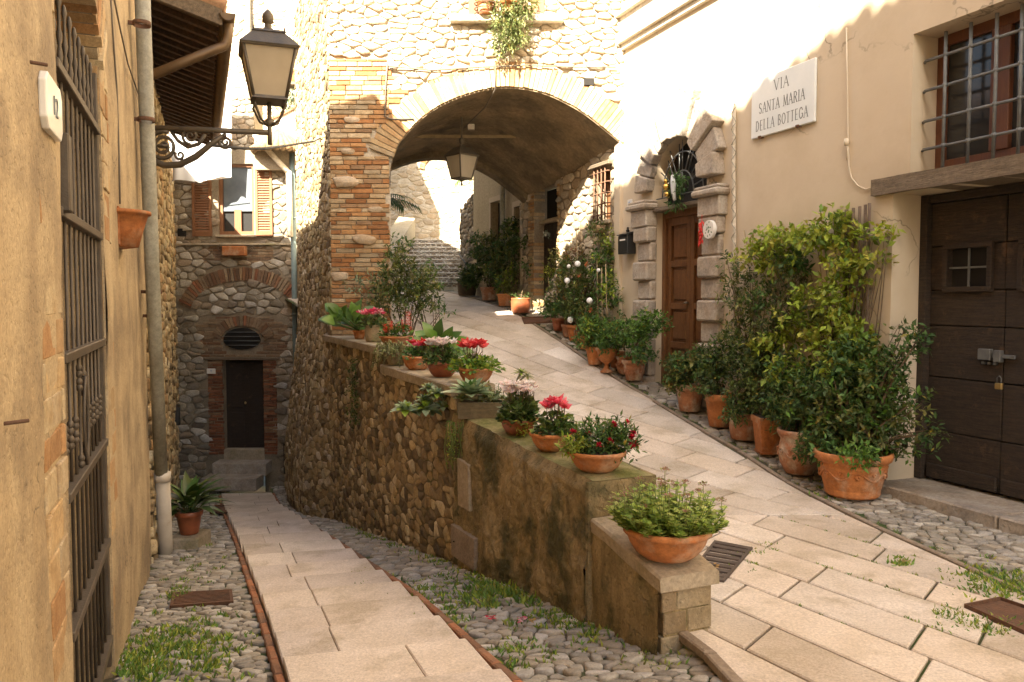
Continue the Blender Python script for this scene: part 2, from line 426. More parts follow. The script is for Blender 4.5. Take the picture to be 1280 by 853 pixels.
mat('old_plaster', (.50, .385, .235), (.40, .29, .165), 2.2, .5, 22, fine=60, stretch=(1, 1, .25), col3=(.26, .19, .115), ns3=1.5, t3=(.45, .62), pits=34, cracks=1.1)
mat('cream_plaster', (.58, .49, .37), (.545, .45, .33), 1.3, .2, 9, col3=(.49, .40, .285), ns3=.8, t3=(.45, .66), cracks=.7)
mat('white_plaster', (.66, .60, .50), (.56, .49, .39), 1.5, .35, 20, fine=18)
mat('rear_plaster', (.48, .40, .27), (.38, .31, .20), 1.8, .4, 20, fine=22, stretch=(1, 1, .4))
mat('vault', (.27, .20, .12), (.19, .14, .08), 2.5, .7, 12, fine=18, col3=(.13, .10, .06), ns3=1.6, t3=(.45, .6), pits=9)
mat('moss_plaster', (.20, .15, .07), (.36, .27, .14), 9, 1.0, 45, fine=60, stretch=(1, 1, .4), col3=(.08, .072, .028), ns3=2.6, t3=(.47, .6), pits=30, cracks=1.6)
mat('cap_stone', (.40, .33, .24), (.31, .25, .17), 5, .45, 30, fine=34, col3=(.25, .22, .12), ns3=2.5, t3=(.52, .68))
mat('moss_cap', (.20, .18, .07), (.30, .25, .13), 5, .8, 40, fine=34, col3=(.12, .13, .03), ns3=3, t3=(.45, .6))
mat('brick_edge', (.34, .15, .075), (.24, .13, .075), 10, .5, 40, fine=40, usecol=True)
mat('curb', (.33, .26, .195), (.24, .18, .13), 6, .5, 40, fine=40)
mat('terracotta', (.50, .19, .06), (.40, .135, .04), 4, .2, 30, rough=.8, fine=24, col3=(.50, .31, .19), ns3=5, t3=(.5, .66), objrand=.3)
mat('terracotta_old', (.40, .175, .085), (.30, .12, .055), 4, .3, 30, rough=.85, fine=30, col3=(.46, .36, .26), ns3=6, t3=(.46, .62), objrand=.3)
mat('terracotta_glaze', (.33, .10, .045), (.26, .075, .03), 3, .05, 30, rough=.38, fine=12)
mat('stone_pot', (.36, .27, .16), (.26, .20, .12), 8, .5, 30, fine=30, col3=(.20, .19, .09), ns3=5)
mat('leaf', (1, 1, 1), (.8, .9, .7), 9, .1, 40, rough=.6, usecol=True, trans=.28)
mat('leaf_gloss', (1, 1, 1), (.85, .92, .8), 7, .1, 30, rough=.4, usecol=True, trans=.15)
mat('petal', (1, 1, 1), (.9, .8, .85), 20, 0, rough=.6, usecol=True, trans=.35)
mat('stem', (.14, .09, .05), (.08, .055, .03), 8, .4, 50)
mat('green_stem', (.12, .17, .05), rough=.5, bump=0)
mat('cane', (.36, .27, .15), (.24, .18, .10), 10, .3, 50)
mat('grey_iron', (.115, .09, .065), (.08, .06, .042), 8, .25, 60, rough=.55, metal=.25)
mat('lamp_iron', (.10, .085, .065), (.15, .12, .085), 7, .25, 60, rough=.5, metal=.5)
mat('grille_iron', (.16, .17, .17), (.11, .11, .11), 9, .3, 60, rough=.6, metal=.3)
mat('rust', (.16, .075, .04), (.10, .055, .035), 9, .5, 50, rough=.9, fine=40)
mat('grate_iron', (.13, .10, .085), (.08, .06, .05), 9, .4, 60, rough=.75, metal=.3)
mat('dark_wood', (.040, .024, .014), (.022, .014, .009), 5, .8, 18, rough=.75, stretch=(1, 1, 9), fine=30, col3=(.10, .055, .028), ns3=5, t3=(.6, .75))
mat('dark_plank', (.046, .029, .017), (.018, .012, .008), 6, 1.0, 14, rough=.75, stretch=(1, 1, 12), fine=26, col3=(.10, .055, .03), ns3=6, t3=(.58, .7))
mat('old_beam', (.19, .145, .10), (.12, .09, .06), 4, .8, 14, stretch=(1, 8, 8), fine=30)
mat('brown_wood', (.16, .068, .024), (.105, .042, .015), 4, .25, 14, rough=.42, stretch=(8, 8, 1), fine=22)
mat('window_wood', (.13, .045, .02), (.09, .03, .014), 6, .2, 14, rough=.5, stretch=(8, 8, 1))
mat('shutter_wood', (.22, .095, .04), (.16, .07, .03), 6, .2, 14, rough=.6, stretch=(8, 8, 1))
mat('eave_wood', (.10, .055, .03), (.06, .035, .02), 5, .5, 14, stretch=(1, 6, 6), fine=20)
mat('trellis_wood', (.20, .15, .115), (.14, .10, .08), 5, .4, 20, stretch=(8, 8, 1))
mat('glass', (.03, .03, .03), rough=.12, bump=0, spec=.35)
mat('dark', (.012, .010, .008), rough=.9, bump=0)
mat('curtain', (.13, .15, .17), (.09, .11, .13), 5, .3, 20)
mat('milk_glass', (.74, .66, .52), (.66, .58, .44), 3, .03, 20, rough=.35, trans=.6)
mat('marble', (.70, .73, .73), (.62, .66, .67), 2.5, .06, 20, rough=.4)
mat('lettering', (.17, .19, .19), rough=.7, bump=0)
mat('tile_white', (.72, .70, .66), rough=.2, bump=0)
mat('tile_blue', (.10, .20, .42), rough=.3, bump=0)
mat('grey_pipe', (.34, .33, .27), (.25, .235, .18), 5, .2, 30, rough=.6, stretch=(1, 1, .3), fine=20)
mat('blue_pipe', (.17, .24, .25), (.13, .18, .19), 5, .15, 30, rough=.55)
mat('plastic_pipe', (.58, .52, .44), (.46, .40, .32), 4, .1, 30, rough=.5, col3=(.30, .17, .07), ns3=2, t3=(.6, .8))
mat('copper', (.15, .095, .05), (.11, .07, .038), 6, .2, 30, rough=.45, metal=.5)
mat('cable', (.13, .105, .08), rough=.7, bump=0)
mat('pale_cable', (.58, .50, .38), rough=.6, bump=0)
mat('roof_tile', (.36, .19, .10), (.25, .15, .09), 4, .5, 24, fine=24)
mat('cloth', (.80, .80, .80), (.74, .76, .78), 3, .15, 20, rough=.9, trans=.35)
mat('black_metal', (.018, .018, .018), rough=.4, bump=0)
mat('red_paint', (.55, .02, .015), rough=.35, bump=0)
mat('gold', (.70, .45, .12), rough=.25, metal=.9, bump=0)
mat('brass', (.50, .36, .16), rough=.35, metal=.8, bump=0)
mat('white_ball', (.80, .79, .78), rough=.3, bump=0)
mat('wicker', (.30, .20, .11), (.18, .12, .06), 20, .8, 50)
mat('box_wood', (.17, .13, .075), (.11, .09, .05), 5, .6, 20, stretch=(1, 1, 8), fine=24)

P_RUB = [(.42, .33, .19), (.34, .26, .15), (.52, .43, .27), (.28, .21, .12), (.45, .34, .19), (.23, .17, .10), (.56, .48, .33)]
P_GREY = [(.32, .28, .22), (.38, .34, .28), (.27, .225, .17), (.46, .42, .36), (.34, .27, .20), (.23, .19, .15)]
P_PALE = [(.56, .49, .39), (.52, .44, .33), (.60, .54, .45), (.50, .40, .28), (.54, .44, .32)]
P_BRICK = [(.42, .23, .10), (.38, .18, .07), (.46, .31, .17), (.35, .16, .06), (.44, .33, .20), (.32, .20, .11), (.48, .38, .25)]
P_REDBR = [(.26, .10, .05), (.21, .085, .045), (.30, .13, .07), (.18, .08, .045), (.28, .17, .10)]
P_DULBR = [(.24, .16, .10), (.20, .13, .085), (.28, .20, .13), (.22, .12, .07), (.30, .23, .16)]
P_YELBR = [(.50, .36, .20), (.44, .29, .15), (.52, .42, .27), (.42, .24, .11), (.47, .37, .24)]
P_COB = [(.40, .365, .31), (.33, .30, .25), (.48, .44, .38), (.37, .32, .25), (.29, .26, .22), (.44, .41, .37)]
P_SLAB = [(.68, .59, .51), (.63, .54, .455), (.73, .645, .565), (.66, .565, .48), (.60, .525, .455), (.67, .57, .475)]
P_SLABW = [(.72, .62, .53), (.67, .57, .48), (.75, .66, .57), (.66, .57, .50)]

# ------------------------------------------------------------------ ground
b = MB(); b.quad((-400, -400, -6.2), (400, -400, -6.2), (400, 400, -6.2), (-400, 400, -6.2)); struct('ground', b, 'earth')
edgeR = lambda y: interp(y, [-4, 3, 4.58, 6.38, 8, 10, 12.3, 14, 17.2, 30], [3.6, 3.02, 2.82, 2.55, 2.22, 1.6, .66, .02, -1.1, -6])
wallR = lambda y: 5.90-.389*y
edgeL = lambda y: (.72+.2-.436*(y-3.77)) if y > 3.77 else interp(y, [-4, 3.77], [2.1, .93])
lowR = lambda y: (.78-.436*(y-3.77)) if y > 3.77 else edgeL(y)
# the bed of the sloping street, and of the lower lane
b = MB()
def f(s_, t):
    y = lerp(-5, 24, t); x = lerp(edgeL(y)-.05, wallR(y)+.1, s_); return (x, y, zramp(x, y)-.022)
b.sheet(f, 14, 150); struct('ramp_bed', b, 'joint', smooth=True)
b = MB()
def f(s_, t):
    y = lerp(-5, 17, t); x = lerp(-.64-.389*y, lowR(y), s_); pl_ = .42-.395*y; return (x, y, zlow(x, y)-(.14 if pl_-.02 < x < pl_+1.03 else .018))
b.sheet(f, 90, 120); struct('lane_bed', b, 'joint', smooth=True)

# paving slabs of the sloping street
def slab(mb, poly, zf, col, inset=.0085, lift=0):
    cx = sum(p[0] for p in poly)/len(poly); cy = sum(p[1] for p in poly)/len(poly)
    def off(p, d):
        out = []
        n = len(p); ar = sum(p[i][0]*p[(i+1) % n][1]-p[(i+1) % n][0]*p[i][1] for i in range(n)); sg = 1 if ar > 0 else -1
        q = p
        for i in range(n):
            a, b_ = p[i], p[(i+1) % n]; dx, dy = b_[0]-a[0], b_[1]-a[1]; l = math.hypot(dx, dy)
            if l < 1e-4: continue
            nx, ny = dy/l*sg, -dx/l*sg; q = clip(q, nx, ny, nx*a[0]+ny*a[1]-d)
            if len(q) < 3: return None
        return q
    a = off(poly, inset)
    if not a: return
    c = off(a, .008)
    if not c or len(c) != len(a): c = [(cx+(x-cx)*.985, cy+(y-cy)*.985) for x, y in a]
    n = len(a); tx, ty = rng.uniform(-.004, .004), rng.uniform(-.004, .004)
    z = lambda p, d: zf(p[0], p[1])+lift+d+(p[0]-cx)*tx+(p[1]-cy)*ty
    vs_ = [(p[0], p[1], z(p, -.04)) for p in a]+[(p[0], p[1], z(p, -.007)) for p in a]+[(p[0], p[1], z(p, 0)) for p in c]
    mb.add(vs_, [(g*n+i, g*n+(i+1) % n, (g+1)*n+(i+1) % n, (g+1)*n+i) for g in (0, 1) for i in range(n)]+[tuple(range(2*n, 3*n))], col)
def region(y0, y1):
    """ramp strip between y0 and y1 as half-planes"""
    hs = [(0, 1, y1), (0, -1, -y0)]
    for e, sg in ((edgeR, 1), (edgeL, -1)):
        a, c = e(y0), e(y1); k = (c-a)/(y1-y0); hs.append((sg, -sg*k, sg*(a-k*y0)))
    return hs
def slabs(mb, dA, dB, rowh, lens, origin, ya, yb, extra=None, seed=1, pal=P_SLAB):
    r = random.Random(seed); dA = Vector((*dA, 0)).normalized(); dB = Vector((*dB, 0)).normalized()
    ys = [ya+(yb-ya)*i/max(1, round((yb-ya)/1.3)) for i in range(max(1, round((yb-ya)/1.3))+1)]
    for j in range(-60, 60):
        h0 = Vector((*origin, 0))+dB*rowh*j; s_ = -24+r.random()
        while s_ < 24:
            l_ = r.uniform(*lens); p = [h0+dA*s_, h0+dA*(s_+l_), h0+dA*(s_+l_)+dB*rowh, h0+dA*s_+dB*rowh]; s_ += l_
            if max(v.y for v in p) < ya or min(v.y for v in p) > yb: continue
            q0 = [(v.x, v.y) for v in p]; col = pick(pal, r, .13)
            for ya_, yb_ in zip(ys, ys[1:]):
                pass
            q = q0
            if extra: 
                for h in extra: q = clip(q, *h) if q else q
            if not q: continue
            ym = sum(v[1] for v in q)/len(q)
            ym = max(ya+.01, min(yb-.01, ym)); i = min(len(ys)-2, int((ym-ya)/(yb-ya)*(len(ys)-1)))
            y0_, y1_ = ys[max(0, i)], ys[i+1]
            for e, sg in ((edgeR, 1), (edgeL, -1)):
                a, c = e(y0_), e(y1_); k = (c-a)/(y1_-y0_); q = clip(q, sg, -sg*k, sg*(a-k*y0_)) if q else q
            q = clip(clip(q, 0, 1, yb), 0, -1, -ya) if q else q
            if q and len(q) >= 3: slab(mb, q, zramp, col)
b = MB()
slabs(b, (.50, -.87), (-.62, -.78), .36, (.6, 1.15), (1.15, 4.22), -1, 6.1, seed=4)
mx = lambda y: (edgeL(y)+edgeR(y))/2
k_ = (mx(19)-mx(6.1))/(19-6.1); c_ = mx(6.1)-k_*6.1
slabs(b, (.66, -.75), (-.75, -.66), .36, (.6, 1.0), (1, 6.1), 6.1, 19, extra=[(-1, k_, -c_)], seed=5)
slabs(b, (-.86, -.5), (.5, -.86), .36, (.6, 1.0), (1, 6.1), 6.1, 19, extra=[(1, -k_, c_)], seed=6)
struct('ramp_paving', b, 'slab')
# curb line along the right of the paving, brick curb at the parting of the lanes
b = MB(); y = -1
while y < 18.5:
    y2 = y+rng.uniform(.5, .9)
    for_ = [(edgeR(y)+.01, y), (edgeR(y)+.06, y), (edgeR(y2)+.06, y2-.012), (edgeR(y2)+.01, y2-.012)]
    slab(b, for_, zramp, (1, 1, 1), .003, .006); y = y2
y = .3
while y < 3.72:
    y2 = y+.3; slab(b, [(edgeL(y)-.075, y), (edgeL(y)-.01, y), (edgeL(y2)-.01, y2-.01), (edgeL(y2)-.075, y2-.01)], zramp, (1, 1, 1), .002, .012); y = y2
struct('ramp_curb', b, 'curb')

# cobbles
ROUGH[0] = .10
b = MB()
G = lambda zf: (lambda u, v, w: (u-.389*v, v, zf(u-.389*v, v)-w-.016))
M_ = G(zramp)
stones(b, cells(.2, 5.95, 2.0, 8, .09, .066, .8, 11), M_, .012, .020, P_COB, lambda u, v: edgeR(v)+.11 < u-.389*v < wallR(v)+.02, 3, .22)
stones(b, cells(3.5, 5.95, 8, 18.5, .12, .1, .75, 12), M_, .014, .020, P_COB, lambda u, v: edgeR(v)+.11 < u-.389*v < wallR(v)+.02, 3, .22, rings=2)
struct('cobbles_along_house', b, 'cobble')
b = MB(); M_ = G(zlow)
pathL = lambda y: .42-.395*y; pathR = lambda y: 1.42-.395*y+.02
tst = lambda u, v: (-.54 < u < pathL(v)+.389*v-.05) or (pathR(v)+.389*v+.07 < u < lowR(v)+.389*v)
stones(b, cells(-.6, 2.6, 1.8, 6.2, .088, .066, .85, 13), M_, .010, .022, P_COB, tst, 4, .22)
stones(b, cells(-.6, 2.6, 6.2, 16.4, .12, .095, .78, 14), M_, .011, .022, P_COB, tst, 5, .22, rings=2)
struct('cobbles_of_lane', b, 'cobble')
# brick edging of the stepped lane
b = MB(); r_ = random.Random(3); y = 1.5
while y < 15.6:
    y2 = y+.24
    for e in (lambda q: pathL(q)-.045, lambda q: pathR(q)+.0):
        col = pick([(1, 1, 1), (.8, .85, .9), (1.1, .95, .85)], r_, .2)
        slab(b, [(e(y), y), (e(y)+.05, y), (e(y2)+.05, y2-.008), (e(y2), y2-.008)], zlow, col, .001, .022)
    y = y2
struct('brick_edging', b, 'brick_edge')
# long low steps of pale stone going down
b = MB(); r_ = random.Random(8)
nose = [1.1, 1.9, 2.6, 3.2, 3.75, 4.25, 4.72, 5.2, 5.68, 6.2, 6.8, 7.45, 8.15, 8.9, 9.7, 10.5, 11.3, 12.1, 12.9, 13.7, 14.5, 15.3, 15.62]
for i in range(len(nose)-1):
    y0, y1 = nose[i], nose[i+1]; zt = zpath((y0+y1)/2)+.035
    top = lambda x, y, zt=zt, y0=y0, y1=y1: zt+(zpath(y)-zpath((y0+y1)/2))*.3+(zlow(x, y)-zpath(y))*.8
    cuts = [0]+sorted(r_.uniform(.3, .7) if i % 3 else r_.uniform(.25, .4) for _ in range(1))+[1.0]
    sk = .06
    for c0, c1 in zip(cuts, cuts[1:]):
        p = [(pathL(y0)+c0*1.0+.012, y0), (pathL(y0)+c1*1.0+.012, y0), (pathL(y1)+c1*1.0+.012, y1+sk*.0), (pathL(y1)+c0*1.0+.012, y1)]
        cx = sum(q[0] for q in p)/4; n = 4
        a = [(x+(.003 if x < cx else -.003), y) for x, y in p]
        c = [(x+(.006 if x < cx else -.006), lerp(yy, (y0+y1)/2, .02)) for x, yy in a]
        vs_ = [(x, y, top(x, y)-.22) for x, y in a]+[(x, y, top(x, y)-.006) for x, y in a]+[(x, y, top(x, y)) for x, y in c]
        b.add(vs_, [(g*n+k, g*n+(k+1) % n, (g+1)*n+(k+1) % n, (g+1)*n+k) for g in (0, 1) for k in range(n)]+[(8, 9, 10, 11)], pick(P_SLABW, r_, .05))
struct('stepped_lane', b, 'slab')

ROUGH[0] = .16
# ------------------------------------------------------------------ parapet wall between the two lanes
T = Thing('parapet_wall', 'long stone retaining wall with pots on its cap between the sloping street and the lane', 'wall', Q, (0, 0, -1.66))
def zq(u, w=0):
    p = Q.pt(u, w, 0); return zlow(p.x, p.y)
uq = lambda Y: -(Y-3.77)/.9167
capA, capB, capC, capD = -.5, -.69, (-.92, -1.0), (-1.20, -1.32)
uA0, uA1 = uq(11.6), uq(8.56); uB1 = uq(6.45); uC1 = uq(4.37)
TH = .30
b = MB()
def solid(mb, u0, u1, zt0, zt1, w0=0, w1=TH, drop=.4, col=(1, 1, 1)):
    mb.hexa([(u0, w0, zq(u0)-drop), (u1, w0, zq(u1)-drop), (u1, w1, zq(u1)-drop), (u0, w1, zq(u0)-drop), (u0, w0, zt0), (u1, w0, zt1), (u1, w1, zt1), (u0, w1, zt0)], col)
solid(b, uA0, uA1, capA-.1, capA-.1); solid(b, uA1, uB1, capB-.1, capB-.1)
T.part('core', b, 'dark_mortar')
b = MB(); ST = .0
def tstp(u, z):
    if u < uA1: return z < capA-.09
    return z < capB-.09
stones(b, cells(uA0, uB1, -3.4, -.55, .165, .095, 1.0, 21), fmap(), .014, .015, P_RUB+[(.17, .13, .08)], tstp, 7, .3, .86)
T.part('rubble_face', b, 'rust_stone')
# plastered, mossy stretch
b = MB()
uc = lambda s_: lerp(uB1, uC1, s_)
def f(s_, t):
    u = uc(s_); zt = lerp(capC[0], capC[1], s_); z = lerp(zq(u)-.1, zt, t)
    e = .035*mnoise.noise(Vector((u*2.2, z*2.2, 3)))+.016*mnoise.noise(Vector((u*9, z*9, 1)))+.012*mnoise.noise(Vector((u*24, z*24, 1)))*min(1, (1-t)*8)
    return (u, -.05+e+.06*max(0, t-.93)/.07*.6, z)
b.sheet(f, 160, 110); 
def f(s_, t):
    u = uc(s_); w = lerp(0.0, .40, t); e = .02*mnoise.noise(Vector((u*4, w*9, 7)))*min(1, (1-s_)*8)
    f0 = -.05+.036+.035*mnoise.noise(Vector((u*2.2, lerp(capC[0], capC[1], s_)*2.2, 3)))+.016*mnoise.noise(Vector((u*9, lerp(capC[0], capC[1], s_)*9, 1)))+.006*mnoise.noise(Vector((u*30, lerp(capC[0], capC[1], s_)*30, 1)))
    return (u, lerp(f0, .38, t), lerp(capC[0], capC[1], s_)+(e*min(1, t*4)+.02*math.sin(t*3.1))*min(1, (1-s_)*8))
c2 = MB(); c2.sheet(f, 80, 10)
T.part('plastered_stretch', b, 'moss_plaster')
mc = T.part('mossy_top', c2, 'moss_cap')
b = MB(); b.hexa([(uB1, .38, -2.2), (uC1, .38, -2.2), (uC1, .4, -2.2), (uB1, .4, -2.2), (uB1, .38, capC[0]), (uC1, .38, capC[1]), (uC1, .4, capC[1]), (uB1, .4, capC[0])])
b.hexa([(uC1-.015, -.05, -2.4), (uC1, -.05, -2.4), (uC1, .39, -2.4), (uC1-.015, .39, -2.4), (uC1-.015, -.05, capC[1]-.004), (uC1, -.04, capC[1]-.004), (uC1, .39, capC[1]-.004), (uC1-.015, .39, capC[1]-.004)])
T.part('backing', b, 'moss_plaster')
# low end of the wall with its end face
b = MB()
def f(s_, t):
    u = lerp(uC1, 0, s_); z = lerp(zq(u)-.15, lerp(capD[0], capD[1], s_)-.07, t)
    return (u, -.02+.02*mnoise.noise(Vector((u*5, z*5, 9)))+.008*mnoise.noise(Vector((u*19, z*19, 9))), z)
b.sheet(f, 26, 20)
b.box(uC1, -.012, .02, TH-.02, -2.3, capD[1]-.07)
T.part('end_plaster', b, 'moss_plaster')
b = MB()
ME = lambda u, z, w: (-w-.012, u, z)
bricks(b, 0.0, TH, -1.95, capD[1]-.072, [(.32, .24, .15), (.27, .20, .12), (.36, .29, .19)], .17, .115, .009, .008, None, 9, .15, M=ME)
T.part('end_stones', b, 'stone')
# caps
def cap(u0, u1, z0, z1, w0=-.05, w1=TH+.04, th=.09):
    m = MB(); n = max(2, int(abs(u1-u0)/.12)); ch = .012
    pr = [(w0+ch, 0), (w0, -ch), (w0+.004, -th), (w1, -th), (w1, -ch), (w1-ch, 0)]
    vs_ = []; 
    for i in range(n+1):
        t = i/n; u = lerp(u0, u1, t); z = lerp(z0, z1, t)
        for k, (w, dz) in enumerate(pr):
            e = .008*mnoise.noise(Vector((u*7, w*7, dz*9+z0))); vs_.append((u, w+e, z+dz+e*.6))
    k = len(pr); fs = [(i*k+j, i*k+(j+1) % k, (i+1)*k+(j+1) % k, (i+1)*k+j) for i in range(n) for j in range(k)]+[tuple(range(k)), tuple(range(n*k, n*k+k))]
    m.add(vs_, fs); return m
T.part('cap_slab', cap(uA0, uA1-.01, capA, capA), 'cap_stone')
T.part('cap_slab', cap(uA1, uB1, capB, capB), 'cap_stone')
T.part('cap_slab', cap(uC1+.01, .025, capD[0], capD[1], -.03, TH+.02, .075), 'cap_stone')
# pale upright stone and the small flush hatch in the wall face
PQ = lambda px, py, w=-.03: Q.hit(px, py, w)
def quad_px(mb, pts, w, th):
    p = [PQ(*q, w) for q in pts]; mb.prism(p, lambda u, z: (u, w, z), lambda u, z: (u, w+th, z))
b = MB(); quad_px(b, [(571, 572), (585, 582), (586, 640), (572, 632)], -.075, .06); T.part('upright_stone', b, 'cap_stone', bevel=.008)
b = MB(); quad_px(b, [(563, 655), (592, 674), (592, 714), (564, 694)], -.085, .05); h_ = T.part('hatch', b, 'curb', bevel=.006, label='flat metal hatch set low in the wall')
u_, z_ = PQ(567, 677, -.09); b = MB(); b.lathe([(0, -.004), (.008, -.004), (.008, .004), (0, .004)], (u_, -.088, z_), 8); T.part('keyhole', b, 'dark', parent=h_)

# ------------------------------------------------------------------ arch house
ip = [(488, 232), (489, 205), (497, 181), (510, 164), (530, 144), (560, 126), (600, 112), (640, 108), (680, 115), (720, 134), (748, 154), (772, 180)]
IC = [at(x, y, 11.2) for x, y in ip]; IC = [(p.x, p.z) for p in IC]
IC[-1] = (1.545, IC[-1][1])
fine_ = []
def crom(p0, p1, p2, p3, t): return .5*(2*p1+(p2-p0)*t+(2*p0-5*p1+4*p2-p3)*t*t+(3*p1-p0-3*p2+p3)*t**3)
for i in range(len(IC)-1):
    q = [IC[max(0, i-1)], IC[i], IC[i+1], IC[min(len(IC)-1, i+2)]]
    for k in range(6): fine_.append((crom(*[v[0] for v in q], k/6), crom(*[v[1] for v in q], k/6)))
fine_.append(IC[-1]); ICF = fine_
def zi(x):
    for a, c in zip(ICF, ICF[1:]):
        if a[0] <= x <= c[0]+1e-6 and c[0] > a[0]: return lerp(a[1], c[1], (x-a[0])/(c[0]-a[0]))
    return None
TOPA = 8.2
T = Thing('arch_house', 'tall stone house bridging the sloping street on a wide brick arch', 'house', A, (-2.52, 0, -3.2))
b = MB(); X0, X1 = -2.52, 1.6
# face backing in strips over the opening
xs = [ICF[0][0]]+[p[0] for p in ICF[1:]]
for a, c in zip(ICF, ICF[1:]):
    if c[0]-a[0] > 1e-4: b.quad((a[0], .02, a[1]), (c[0], .02, c[1]), (c[0], .02, TOPA), (a[0], .02, TOPA))
b.quad((X0, .02, -3.4), (ICF[0][0], .02, -3.4), (ICF[0][0], .02, TOPA), (X0, .02, TOPA))
b.quad((1.544, .02, ICF[-1][1]), (1.62, .02, ICF[-1][1]), (1.62, .02, TOPA), (1.544, .02, TOPA))
T.part('face_mortar', b, 'pale_mortar')
RING = .34
def near_curve(x, z):
    return min(math.hypot(x-a, z-c) for a, c in ICF[::2])
def tst(x, z):
    if x < -1.62 and z < 3.34: return False
    if x < ICF[0][0]: return True
    i = zi(min(x, 1.54))
    return i is None or (z > i and near_curve(x, z) > RING+.02)
b = MB(); stones(b, cells(X0, 1.56, -.9, 5.2, .19, .10, .95, 31), fmap(), .012, .02, P_PALE, tst, 12, .12, .88)
T.part('rubble_face', b, 'stone')
b = MB(); bricks(b, X0, -1.705, -1.2, 3.32, P_BRICK, .25, .062, .010, .010, lambda u, z: u < -1.73 and (z < 2.0 or near_curve(u, z) > RING) , 6, .25)
bricks(b, -1.72, -1.0, 2.0, 3.2, P_BRICK, .25, .062, .010, .010, lambda u, z: near_curve(u, z) > RING+.03 and (zi(u) or 0) < z and z < 3.2-.55*(u+1.72), 8, .25)
for (px_, py_, hw_, hh_) in ((431, 228, .19, .085), (456, 300, .17, .08), (425, 345, .14, .07), (470, 262, .12, .05), (440, 150, .13, .05), (462, 395, .2, .1), (436, 190, .11, .045)):
    c_ = at(px_, py_, 11.2); r_ = random.Random(px_); n = 11
    pl_ = [(c_.x+hw_*math.cos(2*math.pi*k/n)*r_.uniform(.85, 1.05), c_.z+hh_*max(-.9, min(.9, 1.2*math.sin(2*math.pi*k/n)))*r_.uniform(.9, 1.05)) for k in range(n)]
    stones(b, [pl_], fmap(), .0, .045, [(.52, .42, .31), (.46, .36, .25)], None, px_, .1, .85)
T.part('brick_pier', b, 'brick')
b = MB(); ring(b, ICF[8:], RING, P_YELBR, 0, .02, .062, 5, .18)
T.part('brick_arch', b, 'brick')
# vault: intrados swept back along the passage
DV = Vector((-1.32, 3.4, -.33))
b = MB()
def f(s_, t):
    k = s_*(len(ICF)-1); i = min(int(k), len(ICF)-2); x = lerp(ICF[i][0], ICF[i+1][0], k-i); z = lerp(ICF[i][1], ICF[i+1][1], k-i)
    e = .03*mnoise.noise(Vector((x*2, t*5, z*2)))*min(1, t*8)
    return (x+DV.x*t, .0+DV.y*t, z+DV.z*t+e)
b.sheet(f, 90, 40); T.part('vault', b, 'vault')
for t0, t1, d in ((.0, .07, .03), (.93, 1.0, .10)):
    b = MB()
    def g(k, t, dd):
        i = min(int(k), len(ICF)-2); x = lerp(ICF[i][0], ICF[i+1][0], k-i); z = lerp(ICF[i][1], ICF[i+1][1], k-i)
        return (x+DV.x*t, DV.y*t+.01, z+DV.z*t-dd)
    n = len(ICF)-1
    for k in range(n):
        b.add([g(k, t0, 0), g(k+1, t0, 0), g(k+1, t0, d), g(k, t0, d), g(k, t1, 0), g(k+1, t1, 0), g(k+1, t1, d), g(k, t1, d)], [(0, 1, 2, 3), (4, 5, 6, 7), (3, 2, 6, 7)])
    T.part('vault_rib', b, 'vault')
# inner side of the pier and the rest of the left side of the passage
b = MB(); xl = ICF[0][0]
b.quad((xl, .02, -2), (xl, .02, 2.05), (xl+DV.x, 3.4, 1.7), (xl+DV.x, 3.4, -2))
b.quad((xl, 0, 1.9), (xl+DV.x, 3.4, 1.6), (xl+DV.x, 3.4, 2.3), (xl, 0, 2.5))
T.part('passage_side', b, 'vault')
# body of the house (roofed mass above and behind the face)
b = MB()
def mass(mb, pts, z0, z1):
    n = len(pts); mb.add([(x, y-11.2, z0) for x, y in pts]+[(x, y-11.2, z1) for x, y in pts], [tuple(range(n)), tuple(range(n, 2*n))]+[(i, (i+1) % n, (i+1) % n+n, i+n) for i in range(n)])
mass(b, [(-2.52, 11.25), (1.6, 11.25), (.28, 14.6), (-3.84, 14.6)], 3.12, TOPA+.0)
mass(b, [(-2.49, 11.25), (-1.72, 11.25), (-3.04, 14.6), (-3.78, 14.6)], -4.2, 3.2)
T.part('upper_floors', b, 'pale_mortar')
b = MB(); mass(b, [(-3.72, 14.62), (-3.1, 14.62), (-4.3, 18.0), (-4.75, 18.0)], -4, 6.4); T.part('added_sun_blocker', b, 'pale_mortar')  # unseen mass, added to block the sun from the far steps
b = MB(); b.add([(-2.8, -.35, TOPA-.05), (1.9, -.35, TOPA-.05), (.3, 3.8, TOPA+.3), (-4.3, 3.8, TOPA+.3), (-3.4, 1.7, TOPA+1.6), (.8, 1.7, TOPA+1.6)], [(0, 1, 5, 4), (2, 3, 4, 5), (1, 2, 5), (3, 0, 4), (0, 3, 2, 1)])
T.part('roof', b, 'roof_tile')
# rear face of the arch
b = MB()
for a, c in zip(ICF, ICF[1:]):
    if c[0]-a[0] > 1e-4: b.quad((a[0]+DV.x, 3.41, a[1]+DV.z), (c[0]+DV.x, 3.41, c[1]+DV.z), (c[0]+DV.x, 3.41, TOPA), (a[0]+DV.x, 3.41, TOPA))
T.part('rear_face', b, 'rear_plaster')
